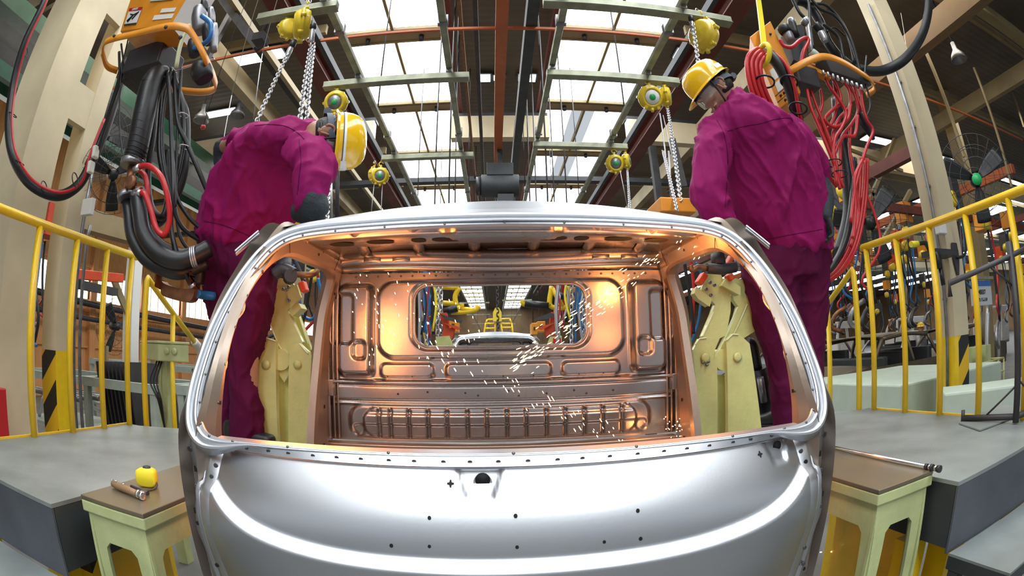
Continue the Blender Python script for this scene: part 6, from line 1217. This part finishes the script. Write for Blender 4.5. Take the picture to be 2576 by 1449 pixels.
# red pivot arms and orange boxes flanking the next cab
def plates(name, pts, Y, m, lab, cat, th=.12, extra=()):
    t = empty(name, at(*pts[0], Y), lab, cat); mb = MB(); plate(mb, pts, Y, th); mb.build('body', M[m], t, bevel=.01)
    for nme, mm, q, dy in extra: mb = MB(); plate(mb, q, Y + dy, .06); mb.build(nme, M[mm], t, bevel=.006)
    return t
plates('robot_arm', [(1108, 790), (1122, 788), (1128, 830), (1143, 822), (1136, 850), (1112, 848), (1118, 830)], 6.2, 'redor', 'red clamp arm left in the rear window', 'clamp arm', extra=[('wrist', 'dsteel', [(1110, 792), (1135, 800), (1160, 806), (1158, 811), (1120, 802)], -.1), ('cable_tray', 'redor', [(1122, 815), (1150, 822), (1158, 826), (1150, 828)], -.08), ('foot', 'lime', [(1098, 848), (1130, 846), (1138, 868), (1098, 868)], -.05)])
plates('robot_arm', [(1400, 790), (1388, 787), (1385, 820), (1372, 824), (1376, 845), (1398, 842), (1392, 825)], 6.2, 'redor', 'red clamp arm right in the rear window', 'clamp arm', extra=[('wrist', 'dsteel', [(1400, 792), (1375, 802), (1350, 806), (1352, 800), (1385, 788)], -.1), ('cable_tray', 'redor', [(1388, 815), (1362, 822), (1356, 826), (1364, 828)], -.08), ('foot', 'lime', [(1385, 848), (1412, 846), (1412, 868), (1378, 868)], -.05), ('red_pad', 'red', [(1394, 852), (1410, 851), (1410, 866), (1394, 866)], -.12)])
for (a, b, c, d, Y, lab) in ((1130, 803, 1152, 835, 8, 'orange box beside the red arm, left in the rear window'), (1338, 812, 1352, 842, 8, 'orange box with controls beside the ladder frame, right in the rear window'), (1352, 808, 1372, 835, 8.5, 'orange control box next to the red arm, right in the rear window'), (1430, 722, 1455, 760, 8, 'orange transformer box at the top right of the rear window'), (1400, 770, 1420, 815, 9, 'orange box behind the right yellow frame'), (1072, 795, 1098, 800, 7, 'orange bar at the left of the rear window')):
    t = empty('orange_cabinet', at(a, d, Y), lab, 'box', 'orange boxes in the rear window'); p, q = at(a, d, Y), at(c, b, Y); MB().bb(p, (q.x, Y + .4, q.z)).build('box', M['orange'], t, bevel=.01); MB().cyl(((p.x + q.x) / 2, Y + .3, q.z - .02), ((p.x + q.x) / 2, Y + .3, 6.22), .012, n=6).build('suspension_rod', M['dsteel'], t); MB().bb((lerp(p.x, q.x, .3), Y - .02, lerp(p.z, q.z, .4)), (lerp(p.x, q.x, .6), Y, lerp(p.z, q.z, .65))).build('panel', M['dsteel'], t)
random.seed(11)
def proj_y(px, Y, Z):       # image row at which a vertical line through column px reaches height Z on plane Y
    lo, hi = 300.0, 860.0
    for _ in range(30):
        m = (lo + hi) / 2
        if at(px, m, Y).z > Z: lo = m
        else: hi = m
    return lo
for s_, xx in ((-1, (-1.75, -.55)), (1, (.62, 1.6))):
    t = empty('service_gantry', ((xx[0] + xx[1]) / 2, 6.9, FLOOR), 'dark overhead gantry carrying the hoses at the %s edge of the rear window' % ('left' if s_ < 0 else 'right'), 'gantry')
    for x in (xx[0], (xx[0] + xx[1]) / 2, xx[1]): MB().bb((x - .04, 5.0, 1.42), (x + .04, 8.8, 1.50)).build('runner', M['darkgrey'], t)
    for y in (5.0, 5.6, 6.2, 6.8, 7.4, 8.0, 8.7): MB().bb((xx[0], y - .04, 1.38), (xx[1], y + .04, 1.46)).build('cross_bar', M['darkgrey'], t)
    for y in (5.0, 8.7): MB().bb((xx[0 if s_ < 0 else 1] - .05, y - .05, FLOOR), (xx[0 if s_ < 0 else 1] + .05, y + .05, 1.5)).build('upright', M['darkgrey'], t)
cols = ['blue', 'rubber', 'chrome', 'red', 'rubber', 'blue', 'chrome', 'tapey']
for side, (xa, xb) in enumerate(((1056, 1112), (1400, 1468))):
    for k in range(16):
        x = random.uniform(xa, xb); Y = random.uniform(5.2, 8.5); y0 = proj_y(x, Y, 1.42); y1 = random.uniform(800, 880); w = random.uniform(-14, 14); m = cols[k % 8]
        tag(MB().tube([at(x, y0, Y), at(x + w, lerp(y0, y1, .35), Y), at(x - w * .6, lerp(y0, y1, .7), Y), at(x + w * .4, y1, Y)], random.uniform(.010, .022), n=6, seg=16).build('air_hose', M[m]), 'thin hose or cable hanging %s of the rear window' % ('at the left edge' if side == 0 else 'at the right edge'), 'hose', 'hoses at the %s edge of the rear window' % ('left' if side == 0 else 'right'))
    for k in range(3): x = random.uniform(xa, xb); chain(at(x, proj_y(x, 6.5, 1.42), 6.5), at(x, 870, 6.3), .09, .010, lab='chain hanging %s of the rear window' % ('at the left edge' if side == 0 else 'at the right edge'), grp='chains in the rear window')
# steelwork panels, small machines standing in the far bays on the right and behind the left door opening
proto = None
def far_gun(loc, k):
    x, y, z = loc; t = empty('hanging_welding_gun', loc, 'welding gun set hanging in the far bays', 'welding gun', 'welding gun sets hanging in the far bays'); bm_ = ['orange', 'dsteel', 'redor', 'orange', 'dsteel', 'redor'][k]; t['box_colour'] = {'orange': 'orange', 'dsteel': 'dark', 'redor': 'red'}[bm_]
    r = random.uniform
    MB().tube([(x, y, z + 2.2), (x + r(-.1, .1), y, z + 1.2), (x + r(-.25, .25), y, z + .5), (x + r(-.1, .3), y, z)], .028, n=6, seg=12).build('cable', M['rubber'], t)
    MB().tube([(x + .12, y, z + 2.2), (x + r(.1, .5), y, z + .9), (x + r(-.3, .1), y, z + .3), (x + .2, y, z + .1)], .022, n=6, seg=14).build('water_hose', M[random.choice(['red', 'blue', 'rubber', 'rubber', 'red'])], t)
    MB().lathe((x - .1, y, z + 1.6), (0, 1, 0), [(.08, -.07), (.14, -.05), (.14, .05), (.08, .07)], n=12).build('balancer_drum', M['hoisty'], t)
    MB().box((x + .1, y + .1, z + 1.9 + r(-.2, .3)), (.35, .3, .45)).build('transformer_box', M[bm_], t)
    mb = MB(); mb.tube([(x, y, z), (x - .2, y, z - .1), (x - .3, y, z - .3), (x - .1, y, z - .4)], .04, n=6, seg=8); mb.build('gun_yoke', M[random.choice(['dsteel', 'steel', 'rustcu'])], t)
    return t
random.seed(5); base = [far_gun((0, 0, 0), k) for k in range(6)]; first = True; used = set()
spots = [(random.uniform(.80, 1.25) * y, y, random.uniform(-.35, .5)) for y in [5.5, 6.2, 7, 7.6, 8.4, 9, 9.8, 10.5, 11.3, 12, 13, 13.8, 15, 16, 17, 18.5]] + [(random.uniform(.82, 1.24) * y, y, random.uniform(-.6, .3)) for y in [6.6, 8.8, 9.4, 10.1, 11.8, 12.6, 13.3, 14.4, 15.5, 16.6, 17.7, 19, 20, 21]] + [(random.uniform(1.45, 2.0) * y, y, random.uniform(-.4, .5)) for y in [4.6, 5.2, 6, 7, 8, 9, 10, 11.5, 12.5, 13.5, 15]] + [(random.uniform(-.52, -.36) * y, y, random.uniform(-.5, .4)) for y in [5, 6, 7.2, 8.5, 10, 12]] + [(random.uniform(-1.42, -1.36) * y, y, random.uniform(-.4, .4)) for y in [4.5, 6]]
for k, p in enumerate(spots):
    x_, y_, z_k = p
    for cx_, cy_, rr_, zz_ in ((12.8, 15.5, 2.0, 1.15), (17.5, 15.8, 2.0, 1.15), (20.5, 12.5, 2.0, 1.15), (6.6, 7.0, 2.5, .5), (11.2, 8.2, 2.6, .5), (7.4, 10.6, 2.6, .5), (12.2, 11.6, 2.6, .5)):
        if math.hypot(x_ - cx_, y_ - cy_) < rr_: z_k = max(z_k, zz_)
    p = (x_, y_, z_k)
    b_ = base[k % 6]; o = b_ if b_ not in used else copy_tree(b_); used.add(b_); o.location = p; o.rotation_euler.z = random.uniform(-.5, .5)
    o['zone'] = 'behind the rear door openings' if abs(p[0] / p[1]) < .6 else ('behind the left railing' if p[0] < 0 else ('between the right railing posts' if p[0] / p[1] < 1.3 else 'right of the striped right column'))
# trusses carrying them
for i, (y, z) in enumerate(((7.5, 2.6), (10.5, 2.75), (14, 3.0), (18, 3.1))): girder('cross_beam', (3.6 + i, y, z), (31, y, z), .12, .18, 'brownred' if i % 2 == 0 else 'rail')
girder('roof_beam', (6.5, 5, 2.75), (6.5, 30, 2.75), .16, .2, 'brownred'); girder('roof_beam', (10.5, 5, 3.0), (10.5, 30, 3.0), .16, .2, 'oxide'); girder('roof_beam', (16, 6, 3.0), (16, 30, 3.0), .16, .2, 'brownred')
for k, (x, y) in enumerate(((9.5, 12.5), (15, 20), (12, 7.5), (20, 18), (-5.0, 12.0))): tag(MB().box((x, y, (FLOOR + ROOF) / 2), (.35, .35, ROOF - FLOOR)).build('steel_column', M['creamdk']), kind='structure')
# person far back with a yellow hard hat
t = empty('person', (9.1, 7.9, FLOOR), 'distant person with a yellow hard hat behind the primed car bodies', 'person'); p = at(2318, 868, 9.7); t.location = (p.x, 9.7, FLOOR)
body = MB(); loft(body, [(V((p.x, 9.7, -1.2)), V((.17, 0, 0)), V((0, .12, 0))), (V((p.x, 9.7, -.5)), V((.19, 0, 0)), V((0, .12, 0))), (V((p.x, 9.7, -.12)), V((.21, 0, 0)), V((0, .11, 0))), (V((p.x, 9.7, .0)), V((.07, 0, 0)), V((0, .07, 0)))], seg=12); blob(body, (p.x, 9.7, .06), Matrix.Identity(3), (.08, .1, .12)); fuse(body, 'body', M['skin'], t, .015, 2)
mb = MB(); loft(mb, [(V((p.x, 9.7, -1.2)), V((.18, 0, 0)), V((0, .13, 0))), (V((p.x, 9.7, -.5)), V((.20, 0, 0)), V((0, .13, 0))), (V((p.x, 9.7, -.12)), V((.22, 0, 0)), V((0, .12, 0)))]); mb.build('jacket', M['steel'], t)
MB().lathe((p.x, 9.7, .10), (0, 0, 1), [(.15, -.01), (.12, .0), (.115, .06), (.07, .11), (.0001, .12)], n=18).build('hard_hat', M['helmet'], t)
# mesh cage trolley behind the sign
t = empty('wire_cage', at(2480, 950, 5), 'pale wire mesh cage standing on the floor right of the striped column', 'cage'); p, q = at(2445, 1000, 5), at(2525, 900, 5)
mb = MB()
for k in range(6): x = lerp(p.x, q.x, k / 5); mb.cyl((x, 5, FLOOR), (x, 5, q.z), .018, n=6)
for k in range(4): z = lerp(FLOOR + .1, q.z, k / 3); mb.cyl((p.x, 5, z), (q.x, 5, z), .018, n=6); mb.cyl((p.x, 5, z), (p.x, 5.8, z), .018, n=6); mb.cyl((q.x, 5, z), (q.x, 5.8, z), .018, n=6)
mb.build('mesh_frame', M['lime'], t)
for k in range(3): MB().box((lerp(p.x, q.x, .2 + .3 * k), 5.4, -.9), (.22, .3, 1.0)).build('stored_part', M['green'], t)
for k, (x, m) in enumerate(((2462, 'steel'), (2480, 'chrome'), (2510, 'steel'))): p = at(x, 860, 6.5); tag(MB().tube([(p.x, 6.5, -1.4), (p.x + .05, 6.5, -.4), (p.x + .2, 6.5, .35)], .06, n=8, seg=8).build('door_frame_part', M[m]), 'bare steel body frame part standing beyond the wire cage', 'body part', 'body frame parts beyond the wire cage')
# ================================================================= left background
for k, (a, b, r) in enumerate((((185, 755), (520, 826), .09), ((185, 795), (520, 850), .07), ((600, 860), (770, 880), .06))):
    P_, Q_ = atx(*a, -11.5), atx(*b, -11.5); tag(MB().cyl(P_ - (Q_ - P_) * .3, Q_ + (Q_ - P_) * .4, r, n=8).build('wall_pipe', M['dsteel']), ('upper', 'lower', 'lowest far')[k] + ' dark pipe running along the orange wall under its windows', 'pipe')
t = empty('portal_frame', (-6.2, 6.6, FLOOR), 'cream portal frame with knee brace in front of the orange wall', 'portal frame')
MB().box((at(330, 800, 6.6).x, 6.6, .1), (.22, .22, 3.1)).build('post', M['whitep'], t); MB().beam(at(100, 520, 4.6), at(340, 590, 6.6), .3, .34).build('beam', M['creamdk'], t); MB().beam(at(285, 700, 6.2), at(322, 790, 6.5), .10, .10).build('knee_brace', M['creamdk'], t); MB().beam(at(190, 690, 5.0), at(305, 700, 6.2), .12, .14).build('red_arm', M['redor'], t, bevel=.01); MB().beam(at(195, 715, 4.9), at(290, 735, 6.1), .12, .12).build('track', M['dsteel'], t)
def rack(x0, x1, y0, y1, zt, lab, fill='tube'):
    t = empty('storage_rack', ((x0 + x1) / 2, (y0 + y1) / 2, FLOOR), lab, 'rack', 'grey-green racks behind the left platform')
    for x in (x0, x1):
        for y in (y0, y1): MB().bb((x - .04, y - .04, FLOOR), (x + .04, y + .04, zt)).build('leg', M['rackgrn'], t)
    mb = MB(); mb.bb((x0 - .05, y0 - .05, zt - .1), (x1 + .05, y0 + .03, zt)); mb.bb((x0 - .05, y1 - .03, zt - .1), (x1 + .05, y1 + .05, zt)); mb.bb((x0 - .05, y0, zt - .1), (x0 + .03, y1, zt)); mb.bb((x1 - .03, y0, zt - .1), (x1 + .05, y1, zt)); mb.build('top_frame', M['rackgrn'], t)
    MB().bb((x0, y0, FLOOR + .35), (x1, y1, FLOOR + .39)).build('shelf', M['rackgrn'], t)
    if fill == 'panels':
        for k in range(9): MB().box((x0 + .15 + .07 * k, (y0 + y1) / 2, FLOOR + .85), (.02, y1 - y0 - .2, .85), R=Matrix.Rotation(-.18, 3, 'Y')).build('panel', M['dsteel'], t)
    else:
        for k in range(5): MB().cyl((x0, lerp(y0, y1, .15 + .17 * k), zt - .3), (x1, lerp(y0, y1, .15 + .17 * k), zt - .3), .035, n=8).build('roller', M['steel'], t)
        for k in range(3): MB().tube([(lerp(x0, x1, .2 + .25 * k), y0 + .2, FLOOR + .4), (lerp(x0, x1, .3 + .25 * k), y0 + .3, FLOOR + .75), (lerp(x0, x1, .2 + .25 * k), y1 - .2, FLOOR + .5)], .03, n=6, seg=10).build('bent_part', M['chrome'], t)
    return t
rack(-4.6, -3.45, 4.2, 5.3, -.36, 'grey-green rack behind the middle posts of the left railing', 'panels'); rack(-6.6, -5.2, 4.4, 5.6, -.40, 'grey-green rack left of the thin grey standpipe'); rack(-3.2, -2.3, 4.4, 5.4, -.35, 'grey-green rack behind the control box post', 'panels'); rack(-7.5, -4.5, 7, 8, -.25, 'long low rack at the foot of the orange wall')
for k in range(5): x = -7.2 + k * 1.1; tag(MB().bb((x, 6.0, FLOOR), (x + .06, 6.06, .05 - .05 * (k % 2))).build('marker_post', M['creamdk']), 'short ochre post standing along the racks by the orange wall', 'post', 'short ochre posts along the racks')
for k, (a, b, Y) in enumerate(((545, 30, 0), (505, 60, 0))): pass
lampspots = [at(600, 275, 9), at(510, 285, 8), at(2405, 130, 4.4), at(1905, 330, 14) if False else at(1690, 470, 14)]
for k, p in enumerate(lampspots):
    t = empty('high_bay_lamp', p, ('grey bell-shaped lamp under the roof above the bent worker', 'grey bell-shaped lamp beside the left transformer guard', 'pale glass lamp high at the top right', 'small pale lamp above the cab roof, right')[k], 'lamp')
    MB().lathe(p, (0, 0, -1), [(.05, -.2), (.06, -.05), (.16, .08), (.19, .18), (.18, .18), (.14, .08), (.0001, .0)], n=18).build('reflector', M['steel'], t); MB().cyl(p + V((0, 0, .2)), V((p.x, p.y, 6.22)), .012, n=6).build('stem', M['dsteel'], t)
t = empty('pendant_switch', at(515, 318, 4), 'small red ball on a thin pull cord at the left', 'pull cord'); p = at(511, 320, 4); MB().cyl(p, V((p.x + .3, p.y, 6.22)), .004, n=5).build('cord', M['rubber'], t); MB().lathe(p, (0, 0, 1), [(.0001, -.03), (.022, -.02), (.03, 0), (.022, .02), (.0001, .03)], n=12).build('red_ball', M['red'], t)
t = empty('ceiling_camera', at(655, 100, 4.5), 'dark box-shaped device hanging from a beam, top left', 'device'); p = at(655, 100, 4.5); MB().box(p, (.16, .2, .12)).build('housing', M['dsteel'], t, bevel=.01); MB().cyl(p, V((p.x + .1, p.y, 4.0 + .5)), .03, n=8).build('hanger', M['dsteel'], t)
# ================================================================= welding sparks
random.seed(3); sp = MB()
def spark(P, d, L, r): 
    d = V(d).normalized(); sp.tube([P - d * L / 2, P - d * L * .2, P + d * L * .3, P + d * L / 2], [r * .3, r, r * .9, r * .3], n=5)
def g_(): return random.gauss(0, 1)
for i in range(150):     # jet from the right roof corner down to the window
    t_ = random.random() ** .8; px = lerp(1665, 1290, t_) + g_() * (6 + 10 * t_); py = lerp(640, 925, t_) + g_() * (9 + 14 * sin(pi * t_))
    Y = lerp(1.85, 1.55, t_) + g_() * .03; P = at(px, py, Y); Q = at(px - 10, py + 7.2 + g_() * 1.5, Y); spark(P, Q - P, random.uniform(.006, .022), random.uniform(.0006, .0013))
for i in range(80):     # scattered over the left half of the rear panel
    px = random.uniform(885, 1210); py = lerp(660, 960, random.betavariate(2.4, 2.2)); Y = random.uniform(1.4, 1.9); P = at(px, py, Y); Q = at(px + 2 + g_(), py + 6, Y); spark(P, Q - P, random.uniform(.003, .012), random.uniform(.0008, .0015))
for i in range(60):     # falling diagonal towards the lower right
    t_ = random.random(); px = lerp(1070, 1560, t_) + g_() * 22; py = lerp(870, 1110, t_) + g_() * 15; Y = random.uniform(1.35, 1.8); P = at(px, py, Y); Q = at(px + 5, py + 8, Y); spark(P, Q - P, random.uniform(.004, .016), random.uniform(.0007, .0015))
for i in range(30): P = at(random.gauss(1695, 18), random.gauss(1078, 18), random.uniform(1.8, 1.92)); spark(P, (g_(), g_(), g_()), .005, random.uniform(.001, .0026))
for i in range(14): P = at(lerp(1700, 1800, random.random()) + g_() * 4, lerp(650, 590, random.random()) + g_() * 6, 1.6); spark(P, (-.5, 0, -.6), .010, random.uniform(.0009, .0018))
for a in ((2065, 1389), (2092, 1388), (2100, 1391)): P = at(*a, 1.6); spark(P, (1, 0, -.2), .012, .0022)
tag(sp.build('welding_sparks', M['spark']), 'shower of glowing orange welding sparks inside the cab', 'sparks', kind='stuff')

# ---------------------------------------------------------------- labels that count their way along a row
ORD = ('first second third fourth fifth sixth seventh eighth ninth tenth eleventh twelfth thirteenth fourteenth fifteenth sixteenth seventeenth eighteenth nineteenth twentieth').split()
def ppx(p): d = MC.transposed() @ V(p); d.normalize(); th = math.acos(-d.z); return 1288 + 2 * LENS_PX * sin(th / 2) * d.x / (math.hypot(d.x, d.y) + 1e-9)
def rank(objs, fmt, key=lambda o: ppx(o.location)):
    for i, o in enumerate(sorted(objs, key=key)): o['label'] = fmt % ORD[min(i, 19)]
tops = [o for o in bpy.data.objects if o.parent is None and 'category' in o]
guns = [o for o in tops if o.name.startswith('hanging_welding_gun')]
for zn in set(o['zone'] for o in guns):
    for bc in ('orange', 'dark', 'red'): rank([o for o in guns if o['zone'] == zn and o['box_colour'] == bc], '%s from left of the gun sets with ' + bc + ' box ' + zn)
for o in guns: del o['zone']; del o['box_colour']
for side in ('left', 'right'):
    for mn, cn in (('hose_blue', 'blue'), ('black_rubber', 'black'), ('galv_chain', 'silver'), ('hose_red', 'red'), ('tape_yellow', 'yellow')):
        rank([o for o in tops if o.get('group') == 'hoses at the %s edge of the rear window' % side and o.data.materials[0].name == mn], '%s from left of the thin ' + cn + ' hoses at the ' + side + ' edge of the rear window', key=lambda o: ppx(o.data.vertices[0].co))
    rank([o for o in tops if o.get('group') == 'cross rails under the %s skylight strip' % side], '%s nearest of the pale green cross rails under the ' + side + ' skylight strip', key=lambda o: o.location.y)
    rank([o for o in tops if o.get('group') == 'chains in the rear window' and side in o['label']], '%s of the chains hanging at the ' + side + ' edge of the rear window', key=lambda o: ppx(o.data.vertices[0].co))
rank([o for o in tops if o.get('group') == 'short ochre posts along the racks'], '%s from left of the short ochre posts by the orange wall', key=lambda o: ppx(o.data.vertices[0].co))
rank([o for o in tops if o.get('group') == 'body frame parts beyond the wire cage'], '%s from left of the bare body parts beyond the wire cage', key=lambda o: ppx(o.data.vertices[0].co))
